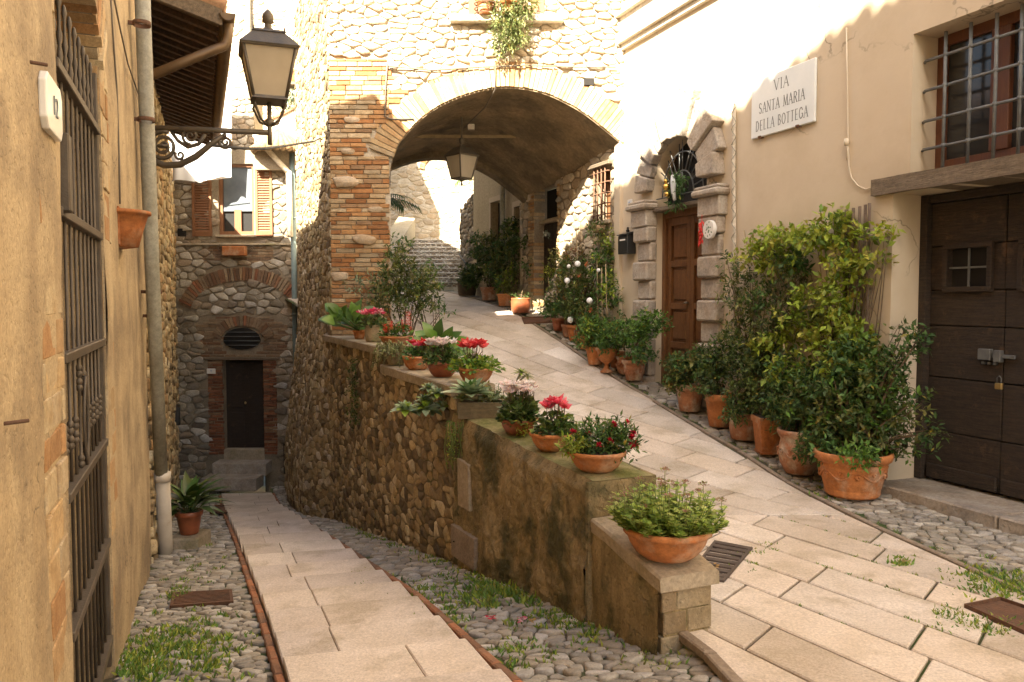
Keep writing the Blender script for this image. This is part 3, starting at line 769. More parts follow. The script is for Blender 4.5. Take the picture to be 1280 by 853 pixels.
# stretch of the house side that borders the lower lane
b = MB(); s2 = S
def sf(u, z, w):      # S-frame to A-frame coords
    p = S.pt(u, w, z); return (p.x, p.y-11.2, z)
bat = lambda z: -.28*max(0, min(1, (-.4-z)/2.4))
MS = lambda u, z, w: sf(u, z, w+bat(z)*min(1, -u/1.2 if u < 0 else 0))
us = -4.15
for z0 in [x*.4-4 for x in range(31)]:
    for ua_, ub_ in zip([us, -3.4, -2.6, -1.2, -.6], [-3.4, -2.6, -1.2, -.6, 0.0]): b.quad(MS(ua_, z0, .02), MS(ub_, z0, .02), MS(ub_, z0+.4, .02), MS(ua_, z0+.4, .02))
    b.quad(MS(us, z0, .02), MS(us, z0+.4, .02), MS(us, z0+.4, .6), MS(us, z0, .6))
T.part('side_mortar', b, 'mortar')
b = MB(); stones(b, cells(us, 0, -3.6, 5.2, .18, .10, 1.0, 33), MS, .013, .018, P_RUB+P_PALE[:1], None, 14, .2)
T.part('side_rubble', b, 'rust_stone')
# window sill over the arch with the stone frame of its window
b = MB(); p = at(563, 20, 11.2); q = at(703, 30, 11.2)
b.box(p.x, q.x, -.12, .05, q.z, q.z+.09, ch=.01); T.part('window_sill', b, 'white_plaster')
b = MB(); b.box(p.x+.25, p.x+.4, -.02, .05, q.z+.09, q.z+1.5); b.box(q.x-.4, q.x-.25, -.02, .05, q.z+.09, q.z+1.5); b.box(p.x+.4, q.x-.4, -.012, .05, q.z+.09, q.z+1.4)
T.part('window_frame', b, 'shutter_wood')
# small vent hole with pale surround
p = at(736, 103, 11.2); b = MB(); b.box(p.x-.07, p.x+.07, -.035, .03, p.z-.05, p.z+.05, ch=.004); T.part('vent', b, 'dark')

# wall of the passage along the right: rubble with a window, brick jamb, a door
PR = lambda px, py, w=0: R.hit(px, py, w)
uY = lambda Y: -Y/.932
u_a, u_b = uY(14.75), uY(11.28)
T = Thing('passage_wall', 'rubble wall on the right under the arch with a plank door and a barred window', 'wall', R, (u_b, 0, -1.1))
ud0 = PR(668, 300)[0]; ud1 = PR(697, 300)[0]; zd1 = PR(683, 232)[1]
wa, wz1 = PR(745, 213); wb, wz0 = PR(763, 274)
b = MB(); panel(b, u_a, u_b, -1.4, 3.1, [(ud0, ud1, -1.4, zd1, .28), (wa, wb, wz0, wz1, .22)], 0); T.part('mortar', b, 'mortar')
b = MB()
def tt(u, z):
    if ud0-.25 < u < ud1+.05 and z < zd1+.12: return False
    return not (wa-.1 < u < wb+.1 and wz0-.1 < z < wz1+.1)
stones(b, cells(u_a, u_b-.02, -1.2, 2.5, .24, .13, .8, 35), fmap(), .02, .028, P_PALE+P_GREY[:2], tt, 15, .15)
T.part('rubble', b, 'stone')
b = MB(); bricks(b, ud0-.25, ud0, -1.2, zd1+.1, P_YELBR, .22, .06, .012, .018, None, 16, .15, depth=.2); T.part('brick_jamb', b, 'brick'); b = MB(); bricks(b, ud1, ud1+.1, -1.2, zd1+.1, P_YELBR, .12, .06, .012, .018, None, 17, .15)
T.part('brick_jamb', b, 'brick')
zt_ = PR(683, 277)[1]
b = MB(); b.box(ud0, ud1, .2, .26, -1.2, zt_); dr = T.part('door', b, 'dark_plank')
b = MB()
for k in range(5):
    a = lerp(ud0, ud1, k/5); b.box(a+.006, lerp(ud0, ud1, (k+1)/5)-.006, .18, .2, -1.2, zt_-.02, ch=.004)
T.part('planks', b, 'dark_plank', parent=dr)
b = MB(); b.box(ud0-.02, ud1, .08, .26, zt_, zt_+.06, ch=.005); T.part('transom', b, 'cap_stone')
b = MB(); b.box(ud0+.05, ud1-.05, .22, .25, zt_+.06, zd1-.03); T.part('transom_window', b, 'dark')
b = MB(); b.box(wa, wb, .18, .2, wz0, wz1); wn = T.part('window', b, 'shutter_wood')
b = MB()
for k in range(4): b.tube([(lerp(wa, wb, (k+.5)/4), -.06, wz0), (lerp(wa, wb, (k+.5)/4), -.06, wz1)], .012, 6)
for k in range(5): z = lerp(wz0, wz1, (k+.5)/5); b.tube([(wa-.05, .02, z), (wa-.02, -.06, z), (wb+.02, -.06, z), (wb+.05, .02, z)], .01, 6)
T.part('grille', b, 'rust', parent=wn)
b = MB(); b.box(wa-.12, wb+.12, -.1, .02, wz1, wz1+.06, ch=.01); T.part('lintel', b, 'old_beam')
b = MB(); b.box(wa-.05, wb+.05, -.05, .1, wz0-.06, wz0, ch=.01); T.part('sill', b, 'cap_stone')

# iron tie rod across the mouth of the vault
p, q = at(500, 171, 12.9), at(686, 176, 12.9); b = MB(); b.box(p.x-.1, q.x+.05, 12.88, 12.92, p.z-.02, p.z+.025)
single('tie_beam', b, 'cane', 'thin tan tie beam spanning the mouth of the vault', 'beam')

# ------------------------------------------------------------------ cream house on the right
u_end = uY(11.26)
T = Thing('cream_house', 'cream plastered house along the sloping street with the marble street sign', 'house', R, (-6.5, 0, -1.6))
REC = .44
dl = PR(1113, 400)[0]                         # corner of the big recess
d_z0 = -1.56; lb = .9; lt = 1.035
wl, wtop = PR(1142, 43)
ad0, ad1 = -11.22, -10.04                     # arched doorway
az1 = 2.02
b = MB()
TOPC = 9.0
holes = [(dl, dl+2.35, -2.0, lb, REC), (wl, wl+1.75, lt, wtop, .36), (ad0, ad1, -2.0, az1, .28)]
panel(b, u_end, 9.0, -2.0, 3.9, holes, 0, .3, amp=.006, step=.3, seed=2)
panel(b, u_end, 9.0, 3.9, TOPC, [], 0)
b.quad((u_end, 0, TOPC), (9, 0, TOPC), (9, 5, TOPC), (u_end, 5, TOPC)); b.quad((9, 0, -2), (9, 5, -2), (9, 5, TOPC), (9, 0, TOPC))
b.quad((u_end, 5, -2), (9, 5, -2), (9, 5, TOPC), (u_end, 5, TOPC))
T.part('wall', b, 'cream_plaster')
# shallow pilaster strip next to the arched doorway corner
a = PR(772, 200)[0]; c = PR(779, 200)[0]
b = MB(); b.box(a, c, -.05, 0.0, -1.4, 3.3); T.part('corner_strip', b, 'cream_plaster')
# cornice band
p = PR(775, 60)
b = MB()
for i, (z0, z1, o) in enumerate(((3.42, 3.50, .05), (3.50, 3.62, .10), (3.62, 3.86, .07), (3.86, 3.92, .13))):
    b.box(u_end, -6.2, -o, 0.01, z0, z1-.001, ch=.008)
T.part('cornice', b, 'white_plaster')
b = MB(); b.box(-12.0, -11.0, -.16, .02, 4.28, 4.34, ch=.01); T.part('upper_sill', b, 'white_plaster')
b = MB(); b.box(-11.9, -11.1, -.015, .02, 4.4, 5.6); T.part('upper_shutter', b, 'shutter_wood')
# beam between door and window
bu0 = PR(1094, 235)[0]
b = MB()
n = 24
for i in range(n):
    a, c = lerp(bu0, bu0+3.2, i/n), lerp(bu0, bu0+3.2, (i+1)/n)
    e = [.008*mnoise.noise(Vector((x*3, 0, 5))) for x in (a, c)]; k = [-.05+.006*mnoise.noise(Vector((x*4, 8, 5))) for x in (a, c)]
    b.hexa([(a, k[0], lb-.0+e[0]), (c, k[1], lb+e[1]), (c, REC, lb+e[1]), (a, REC, lb+e[0]), (a, k[0], lt+e[0]+.004), (c, k[1], lt+e[1]+.004), (c, REC, lt+e[1]+.004), (a, k[0]+REC, lt+e[0]+.004)])
T.part('wooden_beam', b, 'old_beam')
# big plank door
dd = REC-.07
dz1 = lb-.005
b = MB(); b.box(dl+.0, dl+.07, REC-.13, REC, d_z0+.005, dz1, ch=.004); b.box(dl+.07, dl+2.35, REC-.1, REC, dz1-.07, dz1, ch=.004)
T.part('door_frame', b, 'dark_plank')
lw = PR(1256, 400, dd)[0]-(dl+.07)
r_ = random.Random(5)
for k in range(2):
    a = dl+.07+k*lw; c = a+lw-.008
    b = MB(); w_ = dd
    # window opening of the leaf, framed by boards
    p0 = PR(1187, 312, dd); p1 = PR(1235, 358, dd)
    off = k*lw if k == 0 else (a+(lw-(p1[0]-(dl+.07))) - p0[0])
    wu0, wu1, z0w, z1w = p0[0]+(off if k else 0), p1[0]+(off if k else 0), p1[1], p0[1]
    z = d_z0+.02; rows = [d_z0+.02, -1.12, -.66, -.22, z0w-.03, z1w+.03, dz1-.07-.004]
    for z0, z1 in zip(rows, rows[1:]):
        mid = abs(z0-(z0w-.03)) < 1e-6
        for (x0, x1) in ([(a, wu0), (wu1, c)] if mid else [(a, c)]):
            if x1-x0 < .02: continue
            o = r_.uniform(-.006, .006); b.box(x0, x1, dd+o, dd+.06, z0+.004, z1-.004, ch=.006)
    b.box(a+.002, c-.002, dd+.055, dd+.09, d_z0+.004, dz1-.075)
    lf = T.part('door', b, 'dark_plank', label='weathered dark plank door leaf' if k == 0 else 'dark plank door leaf beside the padlock')
    m = MB(); fw = .045
    for (x0, x1, z0, z1) in ((wu0-fw, wu1+fw, z1w, z1w+fw), (wu0-fw, wu1+fw, z0w-fw, z0w), (wu0-fw, wu0, z0w, z1w), (wu1, wu1+fw, z0w, z1w)):
        m.box(x0, x1, dd-.03, dd+.02, z0, z1, ch=.005)
    T.part('window_frame', m, 'dark_wood', parent=lf)
    m = MB(); m.box(wu0, wu1, dd+.04, dd+.05, z0w, z1w); T.part('opening', m, 'dark', parent=lf)
    m = MB(); um, zm = (wu0+wu1)/2, (z0w+z1w)/2
    m.box(um-.008, um+.008, dd, dd+.015, z0w, z1w, ch=.002); m.box(wu0, wu1, dd+.001, dd+.014, zm-.008, zm+.008, ch=.002); T.part('window_bars', m, 'grille_iron', parent=lf)
    m = MB(); m.box(a+.02, c-.01, dd-.025, dd+.002, d_z0+.03, d_z0+.15, ch=.008); T.part('bottom_rail', m, 'dark_plank', parent=lf)
# bolt, hasp and padlock
u_, z_ = PR(1250, 445, dd)
b = MB(); b.box(u_-.16, u_+.14, dd-.03, dd-.005, z_-.018, z_+.012, ch=.004); b.box(u_-.16, u_-.05, dd-.05, dd-.006, z_-.04, z_+.05, ch=.006); b.box(u_-.02, u_+.04, dd-.055, dd-.006, z_-.05, z_+.045, ch=.006)
for k in range(3): b.lathe([(0, 0), (.018, 0), (.018, .02), (0, .02)], (u_-.13+k*.05, dd-.012, z_-.075), 10)
T.part('bolt', b, 'grille_iron')
u_, z_ = PR(1254, 482, dd)
b = MB(); b.box(u_-.03, u_+.03, dd-.06, dd-.035, z_-.03, z_+.02, ch=.005); pl_ = T.part('padlock', b, 'brass')
b = MB(); b.tube([(u_-.018, dd-.047, z_+.015), (u_-.018, dd-.047, z_+.06), (u_, dd-.047, z_+.078), (u_+.018, dd-.047, z_+.06), (u_+.018, dd-.047, z_+.015)], .005, 6); T.part('shackle', b, 'grille_iron', parent=pl_)
# stone threshold
b = MB(); 
for a, c in ((dl-.05, dl+1.15), (dl+1.16, dl+2.45)):
    b.box(a, c, -.16, REC+.7, -2.0, d_z0, ch=.012)
T.part('threshold', b, 'travertine')
# upper window with its grille
wd_ = .30
b = MB(); wu1 = wl+1.75
b.box(wl, wl+.09, wd_-.03, wd_+.04, lt+.02, wtop, ch=.004); b.box(wl+.09, wu1, wd_-.03, wd_+.04, wtop-.09, wtop, ch=.004); b.box(wl+.09, wu1, wd_-.03, wd_+.04, lt+.02, lt+.12, ch=.004)
um = PR(1254, 120, wd_)[0]; b.box(um-.08, um+.08, wd_-.045, wd_+.04, lt+.12, wtop-.09, ch=.006)
wf = T.part('window_frame', b, 'window_wood')
b = MB(); b.box(wl+.09, um-.08, wd_, wd_+.01, lt+.12, wtop-.09); T.part('pane', b, 'glass', parent=wf)
b = MB(); b.box(um+.08, wu1, wd_, wd_+.01, lt+.12, wtop-.09); T.part('pane', b, 'glass', parent=wf)
b = MB(); gw = .10
zs = [PR(1181, y, gw)[1] for y in (69, 107, 146, 182)]; ux = [PR(x, 150, gw)[0] for x in (1181, 1212, 1244, 1275)]
dx = ux[1]-ux[0]; ux += [ux[-1]+dx, ux[-1]+2*dx]
for z in zs: b.tube([(wl-.0, gw+.03, z), (wl+.04, gw, z), (wu1, gw, z)], .013, 8)
for u in ux: b.tube([(u, gw-.012, lt+.01), (u+.003, gw-.012, lerp(lt, wtop, .5)), (u, gw-.012, wtop-.04)], .014, 8)
for u in ux:
    for z in zs: b.lathe([(0, -.02), (.018, -.016), (.021, 0), (.018, .016), (0, .02)], (u, gw-.008, z), 8)
T.part('grille', b, 'grille_iron')
# arched doorway: stone piers, cornice blocks, fan of voussoirs, fanlight, panelled door
zsp = 1.40; uc_ = (ad0+ad1)/2; rad = (ad1-ad0)/2
b = MB(); r_ = random.Random(9)
for side, (x0, x1) in enumerate(((ad0-.34, ad0+.03), (ad1-.03, ad1+.36))):
    z = -1.5; k = 0; b = MB()
    while z < .93:
        h = .25; o = .11 if k % 2 else .055
        b.box(x0+(.0 if k % 2 else .03)*(1-side), x1-(.0 if k % 2 else .03)*side, -o+r_.uniform(-.006, .006), .05, z+.004, min(z+h-.004, .95), ch=.022); z += h; k += 1
    T.part('stone_pier', b, 'travertine')
for x0, x1 in ((ad0-.42, ad0+.06), (ad1-.06, ad1+.44)):
    b = MB()
    b.box(x0+.04, x1-.04, -.12, .05, .952, 1.17, ch=.012); b.box(x0, x1, -.19, .05, 1.172, 1.25, ch=.022); b.box(x0+.02, x1-.02, -.155, .05, 1.2505, 1.29, ch=.012)
    T.part('impost', b, 'travertine')
nv = 11
for k in range(nv):
    b = MB()
    a0 = math.pi*k/nv; a1 = math.pi*(k+1)/nv; am = (a0+a1)/2
    ln = [.34, .42, .50, .44, .56, .58, .48, .46, .40, .36, .30][k]; o = .12 if k % 2 == 0 else .075
    if k < 3: o += .04
    e = .012
    def pp(r, an): return (uc_+r*math.cos(an), max(1.292, zsp+r*math.sin(an)) if r > rad+.01 or True else 0)
    q = [pp(rad, a0+e), pp(rad+ln*.5, a0+e*.6), pp(rad+ln, a0+e*.5), pp(rad+ln, a1-e*.5), pp(rad+ln*.5, a1-e*.6), pp(rad, a1-e)]
    b.prism(q, lambda u, z, o=o: (u, -o, z), lambda u, z: (u, .02, z))
    T.part('voussoir', b, 'travertine', bevel=.015)
b = MB()   # plaster spandrels inside the rectangular opening and the arch soffit
na = 24
for k in range(na):
    a0, a1 = math.pi*k/na, math.pi*(k+1)/na
    x0, z0, x1, z1 = uc_+rad*math.cos(a0), zsp+rad*math.sin(a0), uc_+rad*math.cos(a1), zsp+rad*math.sin(a1)
    b.quad((x0, .003, z0), (x1, .003, z1), (x1, .003, az1+.01), (x0, .003, az1+.01)); b.quad((x0, .003, z0), (x1, .003, z1), (x1, .28, z1), (x0, .28, z0))
T.part('arch_soffit', b, 'cream_plaster')
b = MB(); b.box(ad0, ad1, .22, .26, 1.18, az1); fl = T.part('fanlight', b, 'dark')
b = MB(); gw = .05
for rr in (.25, .45): b.tube([(uc_+rr*math.cos(a), gw, 1.3+rr*math.sin(a)*1.15) for a in [math.pi*k/20 for k in range(21)]], .009, 6)
for k in range(1, 12):
    a = math.pi*k/12; b.tube([(uc_+.25*math.cos(a), gw, 1.3+.29*math.sin(a)), (uc_+.56*math.cos(a), gw+(.05 if k % 2 else 0), 1.3+.66*math.sin(a))], .008, 6)
b.tube([(ad0, gw, 1.3), (ad1, gw, 1.3)], .009, 6); b.tube([(uc_, gw, 1.3), (uc_, gw, 1.58)], .008, 6)
T.part('fan_grille', b, 'grille_iron', parent=fl)
b = MB(); b.box(ad0+.0, ad1, -.02, .26, 1.13, 1.18, ch=.008); T.part('door_head', b, 'old_beam')
b = MB(); zb_ = -1.32
b.box(ad0, ad0+.07, .14, .26, zb_, 1.13, ch=.004); b.box(ad1-.07, ad1, .14, .26, zb_, 1.13, ch=.004); b.box(ad0+.07, ad1-.07, .14, .26, 1.05, 1.13, ch=.004)
T.part('door_frame', b, 'brown_wood')
for k in range(2):
    w0, w1 = ad0+.07, ad1-.07; wm = lerp(w0, w1, .5); a, c = ((w0, wm-.003), (wm+.003, w1))[k]
    b = MB(); st = .075
    b.box(a, a+st, .18, .24, zb_, 1.05, ch=.004); b.box(c-st, c, .18, .24, zb_, 1.05, ch=.004)
    zz = [zb_, zb_+.16, -.62, -.54, -.12, -.04, .42, .5, .95, 1.05]
    for z0, z1 in zip(zz[::2], zz[1::2]): b.box(a+st, c-st, .181, .24, z0, z1, ch=.004)
    for z0, z1 in zip(zz[1:-1:2], zz[2:-1:2]): b.box(a+st, c-st, .222, .235, z0, z1); b.box(a+st+.035, c-st-.035, .20, .225, z0+.035, z1-.035, ch=.015)
    lf = T.part('door', b, 'brown_wood')
    if k == 0:
        m = MB(); m.lathe([(0, 0), (.03, .0), (.035, .012), (.02, .02), (.012, .03), (0, .03)], (c-.04, .15, -.05), 12); T.part('knob', m, 'lamp_iron', parent=lf)
b = MB(); b.box(ad0-.1, ad1+.1, -.3, .28, -1.9, zb_-.0, ch=.012); T.part('door_step', b, 'travertine')

# cream house beyond the arch, same wall line
T = Thing('far_cream_house', 'cream house beyond the arch with tall narrow windows and a downpipe', 'house', R, (uY(17.3), 0, 0))
b = MB(); ua, ub = uY(17.3), uY(14.76)
w1 = PR(632, 300)[0]
h1 = (PR(614, 300)[0], PR(627, 300)[0], .35, PR(620, 252)[1]); h2 = (PR(643, 300)[0], PR(651, 300)[0], .2, PR(648, 258)[1])
panel(b, ua, ub, -1, 6.0, [(*h1, .2), (*h2, .2)], 0); b.quad((ua, 0, -1), (ua, 4, -1), (ua, 4, 6), (ua, 0, 6)); b.quad((ua, 0, 6), (ub, 0, 6), (ub, 4, 6), (ua, 4, 6))
T.part('wall', b, 'rear_plaster')
for h in (h1, h2):
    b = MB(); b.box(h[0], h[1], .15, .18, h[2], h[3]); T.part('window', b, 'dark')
    b = MB(); b.box(h[0]-.08, h[0], -.02, .03, h[2]-.08, h[3]+.08); b.box(h[1], h[1]+.08, -.02, .03, h[2]-.08, h[3]+.08); b.box(h[0]-.08, h[1]+.08, -.021, .03, h[3], h[3]+.1); T.part('window_surround', b, 'cream_plaster')
up = PR(633, 300)[0]
b = MB(); b.tube([(up, -.08, -.2), (up, -.08, 4)], .05, 8); T.part('downpipe', b, 'grey_pipe')

# garden wall and flight of steps at the end of the street
T = Thing('garden_wall', 'grey stone garden wall beside the flight of steps', 'wall', WD, (-1.15, 18, 0))
p0 = at(573, 262, 18.6); p1 = at(600, 236, 17.4)
b = MB()
a_, c_2 = Vector((-1.16, 18.55, 0)), Vector((-.78, 17.4, 0)); e_ = (c_2-a_); ln_ = e_.length; e_.normalize(); n_ = Vector((-e_.y, e_.x, 0))
MG = lambda u, z, w: tuple(a_+e_*u+n_*w+Vector((0, 0, z)))
zt = lambda u: lerp(p0.z, p1.z, u/ln_)
b.add([MG(0, -.5, .02), MG(ln_, -.5, .02), MG(ln_, zt(ln_), .02), MG(0, zt(0), .02), MG(0, -.5, .5), MG(ln_, -.5, .5), MG(ln_, zt(ln_), .5), MG(0, zt(0), .5)], [(0, 1, 2, 3), (4, 5, 6, 7), (0, 3, 7, 4), (1, 2, 6, 5), (3, 2, 6, 7)])
nf = Vector((0, -1, 0))
T.part('core', b, 'mortar')
b = MB(); stones(b, cells(0, ln_, -.2, 2.7, .2, .11, .8, 41), MG, .02, .03, P_GREY, lambda u, z: z < zt(u)-.02, 18, .2, rings=2)
MG2 = lambda u, z, w: (a_.x-.02+w, a_.y+u, z) 
stones(b, cells(0, 4.5, .0, 3.0, .22, .12, .8, 42), MG2, .02, .03, P_GREY, lambda u, z: z < p0.z+u*.02, 19, .2, rings=2)
T.part('rubble', b, 'stone')
b = MB(); b.box(-1.18, -.9, 18.55, 23.2, -.5, p0.z); T.part('return_wall', b, 'mortar')
T = Thing('stone_steps', 'flight of worn stone steps climbing at the far end of the street', 'steps', WD, (-2, 19, .2))
r_ = random.Random(2)
for k in range(11):
    z1 = .30+(k+1)*.125; y0 = 19+k*.33; m = MB()
    m.box(-3.6, -1.2, y0, y0+.5, z1-.3, z1-.035)
    stones(m, cells(-3.6, -1.2, z1-.12, z1-.03, .14, .1, .5, 50+k), lambda u, z, w, y0=y0: (u, y0+w, z), .01, .03, P_GREY, None, k, .2, rings=2)
    x = -3.6
    while x < -1.2:
        x2 = min(-1.2, x+r_.uniform(.3, .7)); m.box(x+.004, x2-.004, y0-.03, y0+.4, z1-.035, z1, pick([(.85, .80, .72), (.75, .72, .66)], r_, .1), ch=.01); x = x2  # treads coloured paler than the risers, sunlight put into the colour
    T.part('step', m, 'stone')
b = MB(); b.box(-3.6, -1.0, 22.6, 26, 1.2, 1.66); T.part('landing', b, 'mortar')
b = MB(); 
b.tube([at(574, 318, 18.5), at(583, 331, 17.8)], .02, 6, (1, 1, 1)); T.part('handrail', b, 'grille_iron')
# low sloping wall on the left of the steps
b = MB(); b.add([(-3.2, 18.2, -.5), (-2.72, 18.2, -.5), (-2.72, 22.8, -.5), (-3.2, 22.8, -.5), (-3.2, 18.2, 1.0), (-2.75, 18.2, .95), (-2.75, 22.8, 2.3), (-3.2, 22.8, 2.35)], [(0, 1, 5, 4), (1, 2, 6, 5), (4, 5, 6, 7), (3, 0, 4, 7), (2, 3, 7, 6)])
single('low_wall', b, 'rear_plaster', 'low tan plastered wall rising along the left of the far steps', 'wall')
# house closing the view
T = Thing('end_house', 'sunlit pale stone house closing the view behind the far steps', 'house', WD, (-2, 26, 1))
b = MB(); b.box(-7, 2.5, 26, 31, 0, 9); T.part('wall', b, 'pale_mortar')
b = MB(); stones(b, cells(-4.4, .6, 1.4, 6.6, .3, .16, .95, 44), lambda u, z, w: (u, 26+w, z), .018, .025, P_PALE, None, 20, .2, rings=2); T.part('rubble', b, 'stone')
b = MB(); cx, cz, rr = -2.2, at(548, 212, 26).z, .62
ring(b, [(cx-rr*math.cos(math.pi*k/16), cz+rr*.75*math.sin(math.pi*k/16)) for k in range(17)][::1], .16, P_BRICK, 0, .05, .06, 5, .2, M=lambda u, z, w: (u, 26+w-.02, z)); T.part('blind_arch', b, 'brick')

# ------------------------------------------------------------------ plastered house at the left edge
T = Thing('plaster_house', 'tall house with stained tan plaster and an iron gate at the left edge', 'house', L, (4, 0, -2))
g0, g1 = 3.36, 4.86; gz1 = 1.62
b = MB(); panel(b, -9, 8.42, -3.4, 3.4, [(g0, g1, -2.6, gz1, .45)], 0, .4, amp=.03, step=.11, seed=5); T.part('wall', b, 'old_plaster')
b = MB()
hts = [(-9, 9.7), (-.5, 9.55), (1.04, 9.15), (1.6, 8.95), (3.8, 8.6), (5.6, 7.8), (6.4, 6.8), (6.8, 6.1), (7.3, 5.85), (8.42, 5.8)]  # unseen roofline, heights shaped to steer its shadow edge and the sun patch
for (a, ha), (c, hc) in zip(hts, hts[1:]):
    b.hexa([(a, .0, 3.4), (c, .0, 3.4), (c, 6, 3.4), (a, 6, 3.4), (a, .0, ha), (c, .0, hc), (c, 6, hc+.8), (a, 6, ha+.8)])
b.quad((8.42, 0.0, -3.4), (8.42, 6, -3.4), (8.42, 6, 3.4), (8.42, 0, 3.4)); b.quad((-9, 0, -3.4), (-9, 6, -3.4), (-9, 6, 3.4), (-9, 0, 3.4))
b.quad((-9, 5.99, -3.4), (8.42, 5.99, -3.4), (8.42, 5.99, 3.4), (-9, 5.99, 3.4)); b.quad((-9, .46, -2.6), (8.4, .46, -2.6), (8.4, .46, 3.4), (-9, .46, 3.4))
T.part('upper_wall', b, 'old_plaster')
b = MB()
for (a, ha), (c, hc) in zip(hts, hts[1:]):     # row of roof tiles along the edge
    n = max(1, int((c-a)/.22))
    for i in range(n):
        u = lerp(a, c, (i+.5)/n); z = lerp(ha, hc, (i+.5)/n); b.tube([(u, -.35, z-.02+.04*(i % 2)), (u, 3, z+.45)], [.11, .11], 8)
T.part('roof_tiles', b, 'roof_tile')
b = MB()
bricks(b, g0-.42, g0, -2.5, gz1+.1, P_YELBR, .24, .14, .016, .010, None, 31, .14, w=.012); T.part('brick_jamb', b, 'brick'); b = MB()
bricks(b, g1, g1+.46, -2.9, gz1+.1, P_YELBR, .24, .14, .016, .010, None, 32, .14, w=.012)
T.part('brick_jamb', b, 'brick')
b = MB(); cu_ = []
for k in range(21):
    t = k/20; u = lerp(g0-.02, g1+.02, t); cu_.append((u, 1.28+.34*math.sin(math.pi*t)**.7))
ring(b, cu_, .34, P_YELBR, .012, .03, .075, 33, .2, back=.3); T.part('brick_arch', b, 'brick')
b = MB()
for a, c in zip(cu_, cu_[1:]): b.quad((a[0], .25, a[1]), (c[0], .25, c[1]), (c[0], .25, gz1+.01), (a[0], .25, gz1+.01)); b.quad((a[0], .0, a[1]), (c[0], .0, c[1]), (c[0], .44, c[1]), (a[0], .44, a[1]))
T.part('arch_fill', b, 'mortar')
b = MB(); b.quad((g0, .40, -2.6), (g1, .40, -2.6), (g1, .40, gz1), (g0, .40, gz1)); T.part('gate_backing', b, 'eave_wood')
# iron gate
b = MB(); gw = .03; zt_g = .93; zb_g = -1.95
b.box(g0, g0+.05, gw-.02, gw+.03, zb_g, 1.4, ch=.004); b.box(g1-.05, g1, gw-.02, gw+.03, zb_g-.15, 1.25, ch=.004)
for z in (zt_g, .35, -.235, -.80, -1.37, -1.93): b.box(g0+.05, g1-.05, gw-.034, gw+.01, z-.02, z+.02, ch=.004)
gt = T.part('gate', b, 'grey_iron', label='grey iron bar gate')
for k in range(9):
    u = lerp(g0+.05, g1-.05, (k+.7)/9.4); m = MB(); w_ = gw-.004
    zb2 = [(.013, zb_g), (.013, -.62)]
    def bead(z, r=.0165): return [(.007, z-.03), (r*.7, z-.026), (r, z-.014), (r*.75, z-.003), (.009, z), (r*.75, z+.003), (r, z+.014), (r*.7, z+.026), (.007, z+.03)]
    pr = [(.0, zb_g-.02), (.007, zb_g-.02)]
    for z in {0: [-.56], 1: [-.56], 2: [-.54], 3: [-.7, -.38, -.02], 4: [-.74, -.02], 5: [-.5], 6: [-.48], 7: [-.46], 8: [-.44]}[k]: pass
    for z in sorted({3: [-.78, -.36], 4: [-.40, -.74]}.get(k, [-.58])): pr += bead(z-.032)+bead(z+.032)
    pr += [(.007, zt_g), (.007, zt_g+.05), (.012, zt_g+.09), (.006, zt_g+.13), (.012, zt_g+.17), (.006, zt_g+.21), (.007, 1.22), (.012, 1.24), (.007, 1.27), (0, 1.28)]
    m.lathe(pr, (u, w_, 0), 8); T.part('bar', m, 'grey_iron', parent=gt)
m = MB(); u = lerp(g0+.05, g1-.05, 4.2/9.4)
for k in range(2):
    s_ = 1 if k else -1
    m.tube([(u+s_*.07*math.sin(math.pi*t/10), gw-.02, lerp(-.78, -.36, t/10)) for t in range(11)], .008, 6)
T.part('oval', m, 'grey_iron', parent=gt)
m = MB(); m.box(g0+.06, g0+.14, gw-.06, gw-.02, .35, .66, ch=.006); T.part('lock_case', m, 'grey_iron', parent=gt)

# ------------------------------------------------------------------ low house beyond it, with the deep eave
T = Thing('eaved_house', 'narrow rubble walled house beyond the drainpipe with a deep wooden eave', 'house', L, (10, 0, -3))
b = MB(); b.quad((8.43, .03, -4.2), (17.9, .03, -4.2), (17.9, .03, 3.0), (8.43, .03, 3.0)); b.quad((8.43, 6, -4.2), (17.9, 6, -4.2), (17.9, 6, 4), (8.43, 6, 4)); b.quad((17.9, .03, -4.2), (17.9, 6, -4.2), (17.9, 6, 4), (17.9, .03, 4))
T.part('core', b, 'mortar')
b = MB(); stones(b, cells(8.44, 17.9, -4, 2.7, .26, .13, .85, 61), fmap(), .02, .045, P_YELBR[:3]+P_RUB, None, 22, .2, rings=2)
T.part('rubble', b, 'rust_stone')
ze = 2.86; e0, e1 = 8.5, 15.4; ow = -.74
b = MB(); sl = .30
zr = lambda w: ze+.0+(w-ow)*sl
b.hexa([(e0, ow, ze), (e1, ow, ze), (e1, 6, zr(6)), (e0, 6, zr(6)), (e0, ow, ze+.03), (e1, ow, ze+.03), (e1, 6, zr(6)+.03), (e0, 6, zr(6)+.03)])
rf = T.part('roof', b, 'eave_wood')
b = MB(); n = 40
for i in range(n):
    u = lerp(e0+.05, e1-.05, i/(n-1)); b.tube([(u, ow-.05, ze+.075), (u, 6, zr(6)+.12)], .095, 8)
T.part('tiles', b, 'roof_tile', parent=rf)
n = 26
for i in range(n):
    m = MB(); u = lerp(e0+.04, e1-.1, i/(n-1)); m.hexa([(u-.04, ow+.03, ze-.10), (u+.04, ow+.03, ze-.10), (u+.04, .05, zr(.05)-.10), (u-.04, .05, zr(.05)-.10), (u-.04, ow+.03, ze-.002), (u+.04, ow+.03, ze-.002), (u+.04, .05, zr(.05)-.002), (u-.04, .05, zr(.05)-.002)])
    T.part('rafter', m, 'eave_wood', parent=rf)
